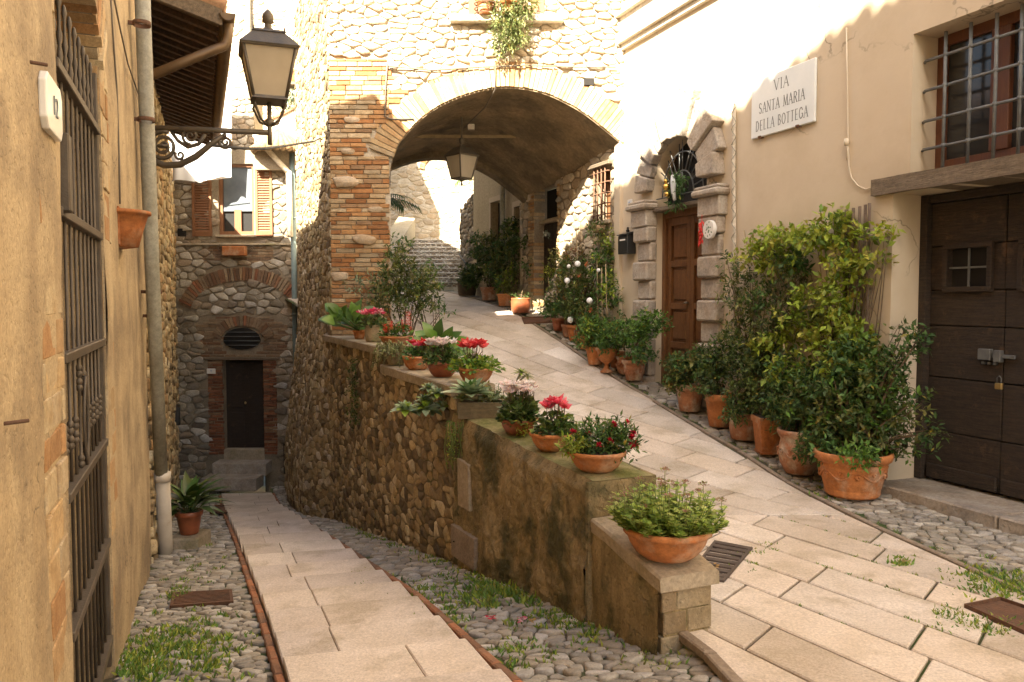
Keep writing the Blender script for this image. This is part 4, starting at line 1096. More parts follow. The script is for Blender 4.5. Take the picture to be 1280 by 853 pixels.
b = MB(); b.hexa([(e0-.05, ow-.02, ze-.12), (e0-.0, ow-.02, ze-.12), (e0, 1.5, zr(1.5)-.12), (e0-.05, 1.5, zr(1.5)-.12), (e0-.05, ow-.02, ze+.04), (e0, ow-.02, ze+.04), (e0, 1.5, zr(1.5)+.04), (e0-.05, 1.5, zr(1.5)+.04)])
T.part('barge_board', b, 'old_beam')
b = MB(); na = 8
vs_ = []
for u in (e0-.08, e1):
    for rr in (.075, .068):
        for k in range(na+1):
            a = math.pi*k/na; vs_.append((u, ow-.07-rr*math.cos(a), ze-.0-rr*math.sin(a)))
m_ = na+1
fs = [(k, k+1, 2*m_+k+1, 2*m_+k) for k in range(na)]+[(m_+k, m_+k+1, 3*m_+k+1, 3*m_+k) for k in range(na)]+[(k, k+1, m_+k+1, m_+k) for k in range(na)]+[(0, m_, 3*m_, 2*m_), (na, m_+na, 3*m_+na, 2*m_+na)]
b.add(vs_, fs, (1, 1, 1), True)
b.add([(e0-.08, ow-.07-.075*math.cos(math.pi*k/na), ze-.075*math.sin(math.pi*k/na)) for k in range(na+1)], [tuple(range(na+1))])
T.part('gutter', b, 'copper')
b = MB(); b.tube([(e0+.05, ow-.07, ze-.05), (e0+.05, ow-.07, ze-.2), (e0+.03, ow-.03, ze-.3), (e0-.02, ow+.1, ze-.38), (e0-.2, -.1, ze-.72)], .05, 12); T.part('gutter_elbow', b, 'copper')

# ------------------------------------------------------------------ back house closing the lane
BZ0 = -4.3
T = Thing('back_house', 'brick and rubble house closing the lower lane behind its three door steps', 'house', B, (-5.5, 0, -3.9))
PB = lambda px, py, w=0: B.hit(px, py, w)
x0 = -7.3; x1 = PB(385, 400)[0]
dL, dT = PB(278, 450); dR, dB_ = PB(331, 562)
wL, wT = PB(272, 205); wR, wB = PB(318, 294)
zc = PB(300, 307)[1]
oc = PB(303, 425); ow_, oh_ = .38, .25
b = MB(); panel(b, x0, x1, BZ0, 3.05, [(dL, dR, BZ0, dT, .3), (wL, wR, wB, wT, .25)], 0, .3); b.quad((x0, 0, 3.05), (x1, 0, 3.05), (x1, 6, 3.05), (x0, 6, 3.05))
T.part('mortar', b, 'mortar')
def tb(u, z):
    if dL-.3 < u < dR+.28 and z < dT+.06: return False
    if wL-.12 < u < wR+.12 and z > zc-.05 and z < wT+.2: return False
    if abs(u-oc[0]) < .9 and dT < z < dT+.95: return False
    if -5.6 < u < -4.9 and z > 2: return True
    if zc-.35 < z < zc and -6.2 < u < -4.9: return False
    return not (math.hypot((u-oc[0])*1, (z-oc[1])*1.4) < .62 or .93 < math.hypot((u-oc[0])/1.1, (z-PB(300, 392)[1])/.72) < 1.3 and z > PB(300, 392)[1])
b = MB(); stones(b, cells(x0, x1, BZ0, 3.0, .25, .14, .85, 71), fmap(), .02, .035, P_GREY+[(.5, .47, .43)], tb, 25, .25)
T.part('rubble', b, 'stone')
b = MB(); bricks(b, dL-.30, dL, dB_-.1, dT, P_REDBR, .24, .058, .01, .03, None, 41, .2); T.part('brick_jamb', b, 'brick'); b = MB(); bricks(b, dR, dR+.27, dB_-.1, dT, P_REDBR, .24, .058, .01, .03, None, 42, .2)
T.part('brick_jamb', b, 'brick')
b = MB(); bricks(b, -6.35, -4.9, zc-.36, zc-.01, P_DULBR, .26, .06, .01, .015, None, 43, .2); T.part('brick_courses', b, 'brick'); b = MB(); bricks(b, oc[0]-.95, oc[0]+.95, dT+.06, dT+.9, P_DULBR, .26, .06, .01, .012, lambda u, z: math.hypot(u-oc[0], (z-oc[1])*1.5) > .44 and z < dT+1.0-.35*abs(u-oc[0])**2, 44, .2)
T.part('brick_courses', b, 'brick')
for rx_, rz_, zc0, dp, sd in ((1.08, .68, PB(300, 392)[1], .26, 45), (.46, .34, oc[1]-.04, .2, 46)):
    b = MB(); ring(b, [(oc[0]+.02+rx_*math.cos(math.pi*(1-k/24)), zc0+rz_*math.sin(math.pi*(1-k/24))) for k in range(1, 24)], dp, P_DULBR+P_REDBR[2:3], -.012, .03, .06, sd, .25); T.part('relieving_arch', b, 'brick')

b = MB(); b.box(dL-.38, dR+.35, -.05, .02, dT, dT+.05, ch=.008); T.part('lintel', b, 'old_beam')
b = MB(); b.box(x0, PB(368, 300)[0], -.06, .02, zc, zc+.04, ch=.008); T.part('string_course', b, 'cap_stone')
b = MB(); n = 24
pts = [(oc[0]+ow_*math.cos(2*math.pi*k/n), oc[1]+oh_*math.sin(2*math.pi*k/n)*(1 if math.sin(2*math.pi*k/n) > 0 else .8)) for k in range(n)]
b.prism(pts, lambda u, z: (u, -.035, z), lambda u, z: (u, .05, z)); ov = T.part('oval_window', b, 'dark')
b = MB()
for k in range(1, 5): z = lerp(oc[1]-oh_*.8, oc[1]+oh_, k/5); hw = ow_*math.sqrt(max(0, 1-((z-oc[1])/oh_)**2)); b.tube([(oc[0]-hw, -.05, z), (oc[0]+hw, -.05, z)], .008, 6)
T.part('bars', b, 'grille_iron', parent=ov)
b = MB(); b.box(dL, dR, .2, .25, dB_, dT); dr = T.part('door', b, 'dark_wood')
b = MB()
for a, c in ((dL+.05, (dL+dR)/2-.02), ((dL+dR)/2+.02, dR-.05)):
    for z0, z1 in ((dB_+.08, dB_+.75), (dB_+.85, dT-.08)): b.box(a+.03, c-.03, .185, .2, z0, z1, ch=.006)
T.part('panels', b, 'dark_wood', parent=dr)
b = MB(); b.lathe([(0, -.03), (.02, -.02), (.02, .02), (0, .03)], ((dL+dR)/2-.02, .17, dB_+.95), 8); T.part('knob', b, 'brass', parent=dr)
b = MB(); b.box(dL-.0, dR+.0, -.02, .3, dB_-.25, dB_-.0, ch=.01); T.part('door_sill', b, 'cap_stone')
steps = [((272, 341), 575, 595), ((268, 336), 596, 614)]
zs_ = [dB_-.21, dB_-.42, dB_-.6]
for k in range(2):
    m = MB(); yy = -.42*(k+1); a = PB(274-4*k, 580)[0]; c = PB(340-4*k, 580)[0]
    m.box(a, c, yy, yy+.5, zs_[k]-.26, zs_[k], ch=.015); T.part('door_step', m, 'travertine')
# window with blind
b = MB(); 
for a, c, z0, z1 in ((wL, wL+.07, wB, wT), (wR-.05, wR, wB, wT), (wL+.07, wR-.05, wB, wB+.08), (wL+.07, wR-.05, wT-.06, wT)): b.box(a, c, .05, .12, z0, z1)
um = PB(296, 270)[0]; zbl = PB(296, 262)[1]
b.box(um-.07, um+.07, .06, .13, wB+.08, zbl); wf = T.part('window_frame', b, 'shutter_wood')
b = MB(); b.box(wL+.07, wR-.05, .12, .13, wB+.08, wT-.06); T.part('pane', b, 'glass', parent=wf)
b = MB(); b.box(wL+.08, wR-.06, .085, .10, zbl, wT-.06); b.box(wL+.08, wR-.06, .075, .105, zbl-.03, zbl+.02); T.part('blind', b, 'curtain', parent=wf)
for a, c, lab in ((PB(241, 250)[0], PB(265, 250)[0], 'open louvred shutter on the left'), (PB(320, 250)[0], PB(341, 250)[0], 'open louvred shutter on the right')):
    m = MB(); z0, z1 = wB-.03, wT+.03
    m.box(a, a+.05, -.06, -.015, z0, z1); m.box(c-.05, c, -.06, -.015, z0, z1)
    m.box(a+.05, c-.05, -.06, -.015, z0, z0+.1); m.box(a+.05, c-.05, -.06, -.015, z1-.06, z1)
    n = 26
    for k in range(n):
        z = lerp(z0+.12, z1-.08, k/(n-1)); m.hexa([(a+.05, -.055, z-.018), (c-.05, -.055, z-.018), (c-.05, -.05, z-.024), (a+.05, -.05, z-.024), (a+.05, -.03, z+.018), (c-.05, -.03, z+.018), (c-.05, -.025, z+.012), (a+.05, -.025, z+.012)])
    m.box(a+.05, c-.05, -.02, -.01, z0, z1, (.4, .4, .4))
    T.part('shutter', m, 'shutter_wood', label=lab)
b = MB(); b.box(wL-.05, wR+.05, -.08, .05, wB-.05, wB, ch=.008); T.part('window_sill', b, 'cap_stone')
b = MB(); p = PB(351, 289); b.box(p[0]-.08, p[0]+.08, -.01, .02, p[1]-.07, p[1]+.07); T.part('vent', b, 'dark'); b = MB(); p = PB(228, 291); b.box(p[0]-.08, p[0]+.08, -.04, .02, p[1]-.08, p[1]+.08); T.part('vent', b, 'dark')
b = MB(); b.box(PB(355, 560)[0], PB(368, 560)[0], -.04, .02, PB(355, 592)[1], PB(355, 555)[1]); T.part('cellar_opening', b, 'dark')
# chimney-like stone pier rising above
pa, pb_ = PB(283, 160)[0], PB(312, 160)[0]; pz = PB(300, 116)[1]
b = MB(); b.box(pa, pb_, .32, .9, 2.9, pz); T.part('stone_pier', b, 'mortar')
b = MB(); stones(b, cells(pa, pb_, 2.9, pz, .2, .13, .8, 73), lambda u, z, w: (u, .31+w, z), .02, .03, P_GREY, None, 27, .2); T.part('pier_rubble', b, 'stone')
b = MB()
for k in range(14): u = lerp(x0+.1, pa-.1, k/13); b.tube([(u, -.15, 3.12), (u, 3, 3.7)], .09, 8)
T.part('roof_tiles', b, 'roof_tile')
# terrace and its little arch right of the window
T = Thing('terrace_wall', 'sunlit terrace wall with an arched opening above the lane end', 'wall', WD, (-5, 18.2, 2))
Y_ = 18.2
def tz(px, py): p = at(px, py, Y_); return p.x, p.z
pl = [tz(318, 300), tz(440, 300), tz(440, 112), tz(384, 128), tz(355, 144), tz(318, 158)]
b = MB(); b.prism(pl, lambda u, z: (u, Y_, z), lambda u, z: (u, Y_+.4, z)); T.part('wall', b, 'white_plaster')
b = MB(); cu_ = [tz(372+16*math.cos(math.pi*(1-k/12)), 218-22*math.sin(math.pi*(1-k/12))) for k in range(13)]+[tz(388, 300)]
cu_ = [tz(356, 300)]+cu_
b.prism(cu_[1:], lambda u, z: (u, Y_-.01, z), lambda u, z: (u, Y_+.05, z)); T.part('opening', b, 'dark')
b = MB(); 
for (pxa, pya), (pxb, pyb) in (((318, 158), (355, 144)), ((355, 144), (384, 128)), ((384, 128), (440, 112))):
    a = tz(pxa, pya); c = tz(pxb, pyb); b.hexa([(a[0], Y_-.05, a[1]), (c[0], Y_-.05, c[1]), (c[0], Y_+.45, c[1]), (a[0], Y_+.45, a[1]), (a[0], Y_-.05, a[1]+.05), (c[0], Y_-.05, c[1]+.05), (c[0], Y_+.45, c[1]+.05), (a[0], Y_+.45, a[1]+.05)])
T.part('coping', b, 'brick_edge')
# tall pale house high behind
T = Thing('upper_house', 'tall pale sunlit house rising behind the lane end', 'house', WD, (-8, 20.4, 0))
b = MB(); b.box(-16, -4.6, 20.4, 30, -4, 7.9); T.part('wall', b, 'white_plaster')
b = MB(); stones(b, cells(-9, -4.6, 3.0, 7.9, .26, .13, .95, 77), lambda u, z, w: (u, 20.4+w, z), .016, .02, P_PALE, None, 28, .15, rings=2); T.part('rubble', b, 'stone')
b = MB(); p = at(311, 40, 20.3); b.tube([(p.x, 20.3, 3), (p.x, 20.3, 11)], .06, 8); T.part('downpipe', b, 'grey_pipe')
# canopy of old tiles
b = MB(); c = at(344, 187, 16.0); n = 14
for k in range(n):
    a = math.pi*k/(n-1); a2 = a
    b.tube([(c.x, 16.3, c.z+.42), (c.x-.56*math.cos(a), 16.3-.5*math.sin(a), c.z)], [.06, .07], 7)
T2 = Thing('tiled_canopy', 'small rounded brown tiled canopy over the lane beside the lamp', 'canopy', WD, tuple(c))
T2.part('tiles', b, 'wicker')
b = MB(); b.box(c.x-.5, c.x+.5, 16.28, 16.5, c.z-.35, c.z+.35); T2.part('bracket_block', b, 'mortar')
# ------------------------------------------------------------------ street sign
u0, z1 = R.hit(943, 101); u1, z0 = R.hit(1021, 147)
zc_ = (z0+z1)/2-.03; hs = .30; u0, u1 = u0, u1
T = Thing('street_sign', 'white marble street name plate with three lines of dark capitals on the cream wall', 'sign', R, ((u0+u1)/2, 0, zc_))
b = MB(); b.box(u0, u1, -.035, -.002, zc_-hs, zc_+hs, ch=.006); T.part('plate', b, 'marble')
def text(T, s_, size, u, z, w, material, sx=1.0, name='lettering', parent=None, space=1.0, tilt=0, thick=.002, serif=False):
    cu = bpy.data.curves.new('t', 'FONT'); cu.body = s_; cu.size = size; cu.align_x = 'CENTER'; cu.align_y = 'CENTER'; cu.extrude = thick; cu.space_character = space
    cu.offset = -.0015
    o = bpy.data.objects.new('t', cu); COL.objects.link(o); bpy.context.view_layer.update()
    dg = bpy.context.evaluated_depsgraph_get(); me = bpy.data.meshes.new_from_object(o.evaluated_get(dg)); bpy.data.objects.remove(o)
    m = MB(); m.add([(u+v.co.x*sx, w-v.co.z, z+v.co.y+v.co.x*sx*tilt) for v in me.vertices], [tuple(p.vertices) for p in me.polygons]); bpy.data.meshes.remove(me)
    return T.part(name, m, material, parent)
# roman capitals built from strokes: (x0,y0,x1,y1,weight) in a unit cell, with serifs
GL = {'V': ([(0, 1, .42, 0, 1), (.42, 0, .8, 1, .5)], [(0, 1), (.8, 1)]), 'I': ([(.15, 0, .15, 1, 1)], [(.15, 0), (.15, 1)]),
      'A': ([(0, 0, .4, 1, .5), (.4, 1, .8, 0, 1), (.16, .36, .64, .36, .5)], [(0, 0), (.8, 0)]),
      'S': ([(.58, .84, .42, .98, .6), (.42, .98, .2, .98, .6), (.2, .98, .06, .82, .9), (.06, .82, .1, .62, 1), (.1, .62, .52, .42, 1), (.52, .42, .6, .22, 1), (.6, .22, .46, .03, .9), (.46, .03, .2, .02, .6), (.2, .02, .05, .18, .6)], []),
      'N': ([(.05, 0, .05, 1, .5), (.05, 1, .75, 0, 1), (.75, 0, .75, 1, .5)], [(.05, 0), (.05, 1), (.75, 1)]), 'T': ([(.36, 0, .36, 1, 1), (0, .97, .72, .97, .5)], [(.36, 0)]),
      'M': ([(.05, 0, .12, 1, .5), (.12, 1, .48, .05, 1), (.48, .05, .84, 1, .5), (.84, 1, .92, 0, 1)], [(.05, 0), (.92, 0)]),
      'R': ([(.1, 0, .1, 1, 1), (.1, .98, .42, .98, .5), (.42, .98, .6, .84, .8), (.6, .84, .6, .64, 1), (.6, .64, .42, .5, .8), (.42, .5, .1, .5, .5), (.38, .5, .7, 0, 1)], [(.1, 0), (.7, 0)]),
      'D': ([(.1, 0, .1, 1, 1), (.1, .98, .4, .98, .5), (.4, .98, .7, .72, .9), (.7, .72, .7, .28, 1), (.7, .28, .4, .02, .9), (.4, .02, .1, .02, .5)], []),
      'E': ([(.1, 0, .1, 1, 1), (.1, .98, .56, .98, .5), (.1, .5, .46, .5, .5), (.1, .02, .6, .02, .5)], []), 'L': ([(.1, 0, .1, 1, 1), (.1, .02, .58, .02, .5)], [(.1, 1)]),
      'B': ([(.1, 0, .1, 1, 1), (.1, .98, .42, .98, .5), (.42, .98, .56, .76, 1), (.56, .76, .4, .53, .7), (.1, .53, .42, .53, .5), (.42, .53, .64, .3, 1), (.64, .3, .44, .02, .8), (.44, .02, .1, .02, .5)], []),
      'O': ([(.4 + .38*math.cos(a*math.pi/6), .5+.5*math.sin(a*math.pi/6), .4+.38*math.cos((a+1)*math.pi/6), .5+.5*math.sin((a+1)*math.pi/6), .6+.4*abs(math.cos((a+.5)*math.pi/6))) for a in range(12)], []),
      'G': ([(.4 + .38*math.cos(a*math.pi/6), .5+.5*math.sin(a*math.pi/6), .4+.38*math.cos((a+1)*math.pi/6), .5+.5*math.sin((a+1)*math.pi/6), .9) for a in range(1, 11)]+[(.76, .12, .76, .44, 1), (.55, .44, .82, .44, .5)], [])}
GWD = {'I': .3, 'M': .98, 'S': .66, 'E': .66, 'L': .64, 'B': .7, 'R': .74, 'T': .74}
def roman(mb, s_, uc, z, hgt, sx, w, gapc=.26, tilt=0):
    tot = sum((GWD.get(c, .82) if c != ' ' else .4)+gapc for c in s_)-gapc; x = -tot/2
    for c in s_:
        if c == ' ': x += .4+gapc; continue
        st, sf = GL[c]
        for (xa, ya, xb, yb, wt) in st:
            dx, dy = (xb-xa)*sx, yb-ya; l_ = math.hypot(dx, dy) or 1; nx, ny = -dy/l_*.055*wt, dx/l_*.055*wt
            ex, ey = dx/l_*.02, dy/l_*.02
            q = [((x+xa)*sx-ex+nx, ya-ey+ny), ((x+xb)*sx+ex+nx, yb+ey+ny), ((x+xb)*sx+ex-nx, yb+ey-ny), ((x+xa)*sx-ex-nx, ya-ey-ny)]
            mb.add([(uc+a*hgt, w, z+(c_+a*tilt)*hgt) for a, c_ in q], [(0, 1, 2, 3)])
        for (xa, ya) in sf:
            q = [(x*sx+xa*sx-.11, ya-.025), (x*sx+xa*sx+.11, ya-.025), (x*sx+xa*sx+.11, ya+.025), (x*sx+xa*sx-.11, ya+.025)]
            mb.add([(uc+a*hgt, w-.0005, z+c_*hgt) for a, c_ in q], [(0, 1, 2, 3)])
        x += GWD.get(c, .82)+gapc
b = MB(); uc2 = (u0+u1)/2
k_ = (u1-u0)
roman(b, 'VIA', uc2, zc_+.125, .105, .82, -.0365); T.part('lettering', b, 'lettering'); b = MB(); roman(b, 'SANTA MARIA', uc2, zc_-.06, .105, .62*k_/.95, -.0365); T.part('lettering', b, 'lettering'); b = MB(); roman(b, 'DELLA BOTTEGA', uc2, zc_-.235, .105, .60*k_/.95, -.0365)
T.part('lettering', b, 'lettering')
b = MB()
for u in (u0+.15, u1-.22): b = MB(); b.box(u-.02, u+.02, -.05, 0, zc_-hs-.012, zc_-hs+.012, ch=.003); T.part('clamp', b, 'rust')

# mailbox, number tile, round plaque, pepper string, wreath
u_, z_ = R.hit(783, 304, -.08)
T = Thing('mailbox', 'small black metal letter box on the cream wall left of the arched doorway', 'mailbox', R, (u_, 0, z_))
b = MB(); b.hexa([(u_-.13, -.14, z_-.15), (u_+.13, -.14, z_-.15), (u_+.13, -.01, z_-.15), (u_-.13, -.01, z_-.15), (u_-.13, -.14, z_+.10), (u_+.13, -.14, z_+.10), (u_+.13, -.01, z_+.14), (u_-.13, -.01, z_+.14)]); T.part('box', b, 'black_metal', bevel=.006)
b = MB(); b.hexa([(u_-.14, -.155, z_+.102), (u_+.14, -.155, z_+.102), (u_+.14, 0, z_+.145), (u_-.14, 0, z_+.145), (u_-.14, -.155, z_+.115), (u_+.14, -.155, z_+.115), (u_+.14, 0, z_+.16), (u_-.14, 0, z_+.16)]); T.part('lid', b, 'black_metal')
b = MB(); b.lathe([(0, 0), (.02, .0), (.028, .02), (.012, .04), (.02, .055), (0, .07)], (u_, -.06, z_+.15), 10); T.part('finial', b, 'black_metal')
b = MB(); b.box(u_-.07, u_+.07, -.146, -.141, z_+.03, z_+.05); T.part('label_slot', b, 'tile_white')
u_, z_ = R.hit(788, 257)
T = Thing('number_tile', 'small white and blue ceramic tile with the number 8 left of the arched doorway', 'tile', R, (u_, 0, z_))
b = MB(); b.box(u_-.06, u_+.06, -.015, 0, z_-.08, z_+.08, ch=.004); T.part('plate', b, 'tile_white')
text(T, '8', .13, u_, z_, -.016, 'tile_blue')
u_, z_ = R.hit(888, 287, -.12)
T = Thing('round_plaque', 'round pale ceramic plaque with a green motif on the right stone pier of the doorway', 'plaque', R, (u_, -.1, z_))
b = MB(); n = 28; b.prism([(u_+.105*math.cos(2*math.pi*k/n), z_+.105*math.sin(2*math.pi*k/n)) for k in range(n)], lambda u, z: (u, -.15, z), lambda u, z: (u, -.108, z)); T.part('plate', b, 'tile_white', bevel=.004)
b = MB(); r_ = random.Random(4)
for k in range(16):
    a = r_.random()*6.28; q = r_.random()*.07; leaf(b, Vector((u_+q*math.cos(a), -.153, z_+q*math.sin(a))), Vector((math.cos(a), 0, math.sin(a))), Vector((0, -1, 0)), .035, .018, (.12, .2, .12))
T.part('motif', b, 'leaf')
u_, z_ = R.hit(879, 290, -.13)
b = MB(); r_ = random.Random(6)
for k in range(16):
    z = z_+.12-k*.016; a = k*2.4; b.tube([(u_, -.15, z), (u_+.03*math.cos(a), -.15-.03*abs(math.sin(a)), z-.02), (u_+.04*math.cos(a), -.15-.04*abs(math.sin(a)), z-.06)], [.008, .009, .002], 6)
b.tube([(u_, -.15, z_+.2), (u_, -.15, z_-.1)], .003, 5)
single('pepper_string', b, 'red_paint', 'string of small red peppers hanging beside the brown arched door', 'decoration', R, (u_, -.15, z_))
u_, z_ = R.hit(852, 235, -.05)
T = Thing('wreath', 'green wreath with gold baubles and a white ribbon in front of the fanlight', 'wreath', R, (u_, -.1, z_))
b = MB(); blobs(b, [((u_+.11*math.cos(a), -.12, z_+.10*math.sin(a)), (.04, .03, .04), None, 26) for a in [k*.63 for k in range(10)]], .05, [(.05, .12, .03), (.03, .08, .02), (.1, .17, .06)], 1, 5, .35)
blobs(b, [((u_-.02, -.1, z_-.2), (.05, .03, .07), None, 40)], .06, [(.05, .13, .03), (.09, .17, .05)], 1, 6, .3, up=-.5); T.part('greens', b, 'leaf')
for du, dz, r in ((-.13, .02, .045), (-.11, -.07, .035), (-.14, .09, .03)):
    b = MB(); b.lathe([(r*math.sin(math.pi*k/8), -r*math.cos(math.pi*k/8)) for k in range(9)], (u_+du, -.18, z_+dz), 12); T.part('bauble', b, 'gold')
b = MB(); b.tube([(u_-.02, -.17, z_+.14), (u_+.05, -.2, z_+.04), (u_+.02, -.18, z_-.06), (u_+.07, -.19, z_-.16)], [.02, .035, .028, .02], 6); T.part('ribbon', b, 'cloth')

# cables and conduits on the cream wall
def wire(name, label, pts, r, material='pale_cable', fr=R, w=-.015, cat='cable', n=6):
    p = [(lambda q: (q[0], w if len(t) < 3 else t[2], q[1]))(fr.hit(t[0], t[1], w if len(t) < 3 else t[2])) for t in pts]
    b = MB(); b.tube(p, r, n); return single(name, b, material, label, cat, fr, p[0])
wire('wall_conduit', 'pale vertical conduit with a twisted cord right of the arched doorway', [(917, -40), (918, 60), (918, 125), (917, 200), (918, 300), (919, 420)], .022, 'white_plaster', w=-.03)
wire('twisted_cord', 'thin cord wound loosely round the pale conduit beside the doorway', [(917+2.6*math.sin(k*1.1), 128+k*3.4, -.056) for k in range(54)], .0045, 'grey_pipe', w=-.05)
wire('wall_cable', 'thin pale cable hanging in a loop right of the street sign', [(1058, 35), (1059, 100), (1060, 178), (1061, 208), (1064, 222), (1072, 232), (1082, 237), (1093, 234)], .007)
u_, z_ = R.hit(1059, 178, -.02)
b = MB(); b.lathe([(0, -.035), (.02, -.03), (.025, 0), (.02, .03), (0, .035)], (u_, -.03, z_), 10); b.tube([(u_, -.03, z_), (u_+.02, -.03, z_-.09), (u_+.005, -.03, z_-.16)], .005, 5)
single('cable_clip', b, 'pale_cable', 'small white porcelain clip on the cable right of the street sign', 'clip', R, (u_, -.03, z_))
wire('arch_cable', 'cable running along the brick arch and down to the lantern', [(484, 80), (482, 110), (481, 146), (488, 149), (517, 149)], .012, 'cable', A, -.03)
wire('face_cable', 'thin cable strung over the top of the brick arch', [(486, 83), (540, 88), (600, 84), (660, 82), (720, 84), (770, 84)], .010, 'cable', A, -.05)
p1 = at(619, 84, 11.15); p2 = at(619, 112, 11.15); p3 = at(606, 135, 11.7); p4 = at(580, 160, 12.4)
b = MB(); b.tube([p1, p2, p3, p4], .010, 6); single('lantern_cord', b, 'cable', 'cord running over the arch edge and under the vault to the hanging lantern', 'cable')

# ------------------------------------------------------------------ lanterns
def lantern(T, c, s_, hang=False, iron='lamp_iron', glass='milk_glass', rot=.35):
    """tapered four sided lantern; c = centre of the widest rim, s_ = rim half width"""
    ca, sa = math.cos(rot), math.sin(rot)
    def P(x, y, z): return (c[0]+(x*ca-y*sa)*s_, c[1]+(x*sa+y*ca)*s_, c[2]+z*s_)
    def fr(h, z): return [P(-h, -h, z), P(h, -h, z), P(h, h, z), P(-h, h, z)]
    bt, zb = .58, -1.75
    body = MB()
    for i in range(4):
        a, c_ = fr(.92, 0)[i], fr(bt, zb)[i]; body.tube([a, c_], .045*s_*1.4, 6)
    for (h0, z0, h1, z1) in ((1.0, -.02, 1.04, .06), (bt+.06, zb-.08, bt+.02, zb+.04)):
        body.hexa(fr(h0, z0)+fr(h1, z1))
    fo = T.part('frame', body, iron)
    for i in range(4):
        a, c_ = fr(.9, -.02), fr(bt-.0, zb+.04); j = (i+1) % 4
        m = MB(); m.quad(a[i], a[j], c_[j], c_[i]); T.part('glass_pane', m, glass)
    rf = MB(); rf.hexa(fr(1.06, .06)+fr(.55, .62)); rf.hexa(fr(.6, .62)+fr(.5, .72)); rf.lathe([(0.42*s_, 0), (.25*s_, .08*s_), (.14*s_, .2*s_), (.12*s_, .34*s_), (.22*s_, .4*s_), (.2*s_, .5*s_), (.22*s_, .55*s_), (.2*s_, .68*s_), (.08*s_, .82*s_), (0, .9*s_)], (c[0], c[1], c[2]+.72*s_), 14)
    for q in fr(.55, .66): rf.lathe([(.0, 0), (.03*s_, .0), (.035*s_, .08*s_), (0, .2*s_)], q, 6)
    T.part('lamp_cap', rf, iron)
    m = MB(); m.lathe([(0, 0), (.12*s_, .05*s_), (.16*s_, .3*s_), (.1*s_, .5*s_), (0, .55*s_)], (c[0], c[1], c[2]+zb*s_+.05*s_), 10); T.part('bulb', m, 'milk_glass')
    return bt, zb, P
cL = at(336, 92, 8.0)
u0_ = at(184, 160, 8.0)
T = Thing('street_lamp', 'tapered iron street lantern on a scrolled wall bracket over the lower lane', 'street lamp', WD, (u0_.x, 8.0, u0_.z))
s_ = .262; cc = (cL.x, 8.0, at(336, 66, 8.0).z); bt, zb, P = lantern(T, cc, s_)
arm = MB(); a0 = at(180, 159, 8.0); a1 = at(336, 166, 8.0)
arm.tube([(a0.x-.1, 8.0, a0.z), (a1.x, 8.0, a1.z)], .027, 10)
arm.tube([(cc[0], 8, a1.z-.12), (cc[0], 8, cc[2]+zb*s_-.3), (cc[0], 8, cc[2]+zb*s_)], [.022, .022, .022], 8)
arm.lathe([(.02, 0), (.045, .02), (.045, .06), (.02, .08)], (cc[0], 8, cc[2]+zb*s_-.26), 10)
T.part('arm', arm, 'lamp_iron')
cr = MB()
for q in ((-.5, -.5), (.5, -.5), (.5, .5), (-.5, .5)):
    p = Vector(P(q[0], q[1], zb-.05)); e = Vector((cc[0], 8, cc[2]+zb*s_-.26)); m_ = Vector((p.x*1.0, p.y, e.z+.08))
    cr.tube([p, lerp(p, m_, .5)+(p-e)*.12, lerp(m_, e, .35), e], [.013, .014, .013, .012], 6)
T.part('cradle', cr, 'lamp_iron')
def spiral(mb, x, z, r0, turns, a0, y, r, sg=1):
    pts = []
    n = int(18*turns)
    for k in range(n+1):
        t = k/n; a = a0+sg*t*turns*2*math.pi; q = r0*(1-.82*t); pts.append((x+q*math.cos(a), y, z+q*math.sin(a)))
    mb.tube(pts, [r*(1-.4*k/n) for k in range(n+1)], 6)
def PX(px, py): p = at(px, py, 8.0); return p.x, p.z
sc_ = MB()
x, z = PX(204, 183); spiral(sc_, x, z, .15, 2.2, 1.2, 8, .022); sc_.lathe([(0, -.02), (.05, -.015), (.06, 0), (.05, .015), (0, .02)], (x, 8, z), 12)
x, z = PX(238, 170); spiral(sc_, x, z, .085, 1.8, -1.6, 8, .017, -1)
x, z = PX(282, 178); spiral(sc_, x, z, .07, 1.9, 1.5, 8, .018)
x, z = PX(189, 211); spiral(sc_, x, z, .075, 1.6, .5, 8, .018)
x, z = PX(225, 194); spiral(sc_, x, z, .05, 1.3, 2.5, 8, .016)
sc_.tube([PX(183, 186)[:1]+(8.0,)+PX(183, 186)[1:], (PX(190, 200)[0], 8, PX(190, 200)[1]), (PX(205, 207)[0], 8, PX(205, 207)[1]), (PX(225, 206)[0], 8, PX(225, 206)[1]), (PX(245, 196)[0], 8, PX(245, 196)[1]), (PX(262, 182)[0], 8, PX(262, 182)[1]), (PX(278, 170)[0], 8, PX(278, 170)[1])], [.026, .03, .034, .034, .032, .028, .022], 8)
sc_.tube([(PX(*q)[0], 8.01, PX(*q)[1]) for q in ((214, 165), (222, 176), (234, 184), (248, 180), (256, 168))], .02, 6)
T.part('scrollwork', sc_, 'lamp_iron')
b = MB(); b.tube([(PX(187, 160)[0], 8, PX(187, 160)[1]), (PX(187, 214)[0], 8, PX(187, 214)[1])], .02, 8); b.box(PX(178, 0)[0]-.05, PX(187, 0)[0], 7.96, 8.04, PX(0, 190)[1], PX(0, 182)[1]); T.part('wall_mount', b, 'lamp_iron')
b = MB(); x, z = PX(176, 170); b.box(x-.09, x+.09, 7.8, 7.95, z-.12, z+.12, ch=.02); single('junction_box', b, 'plastic_pipe', 'small cream junction box on the drainpipe wall at the root of the lamp bracket', 'junction box', WD, (x, 7.9, z))
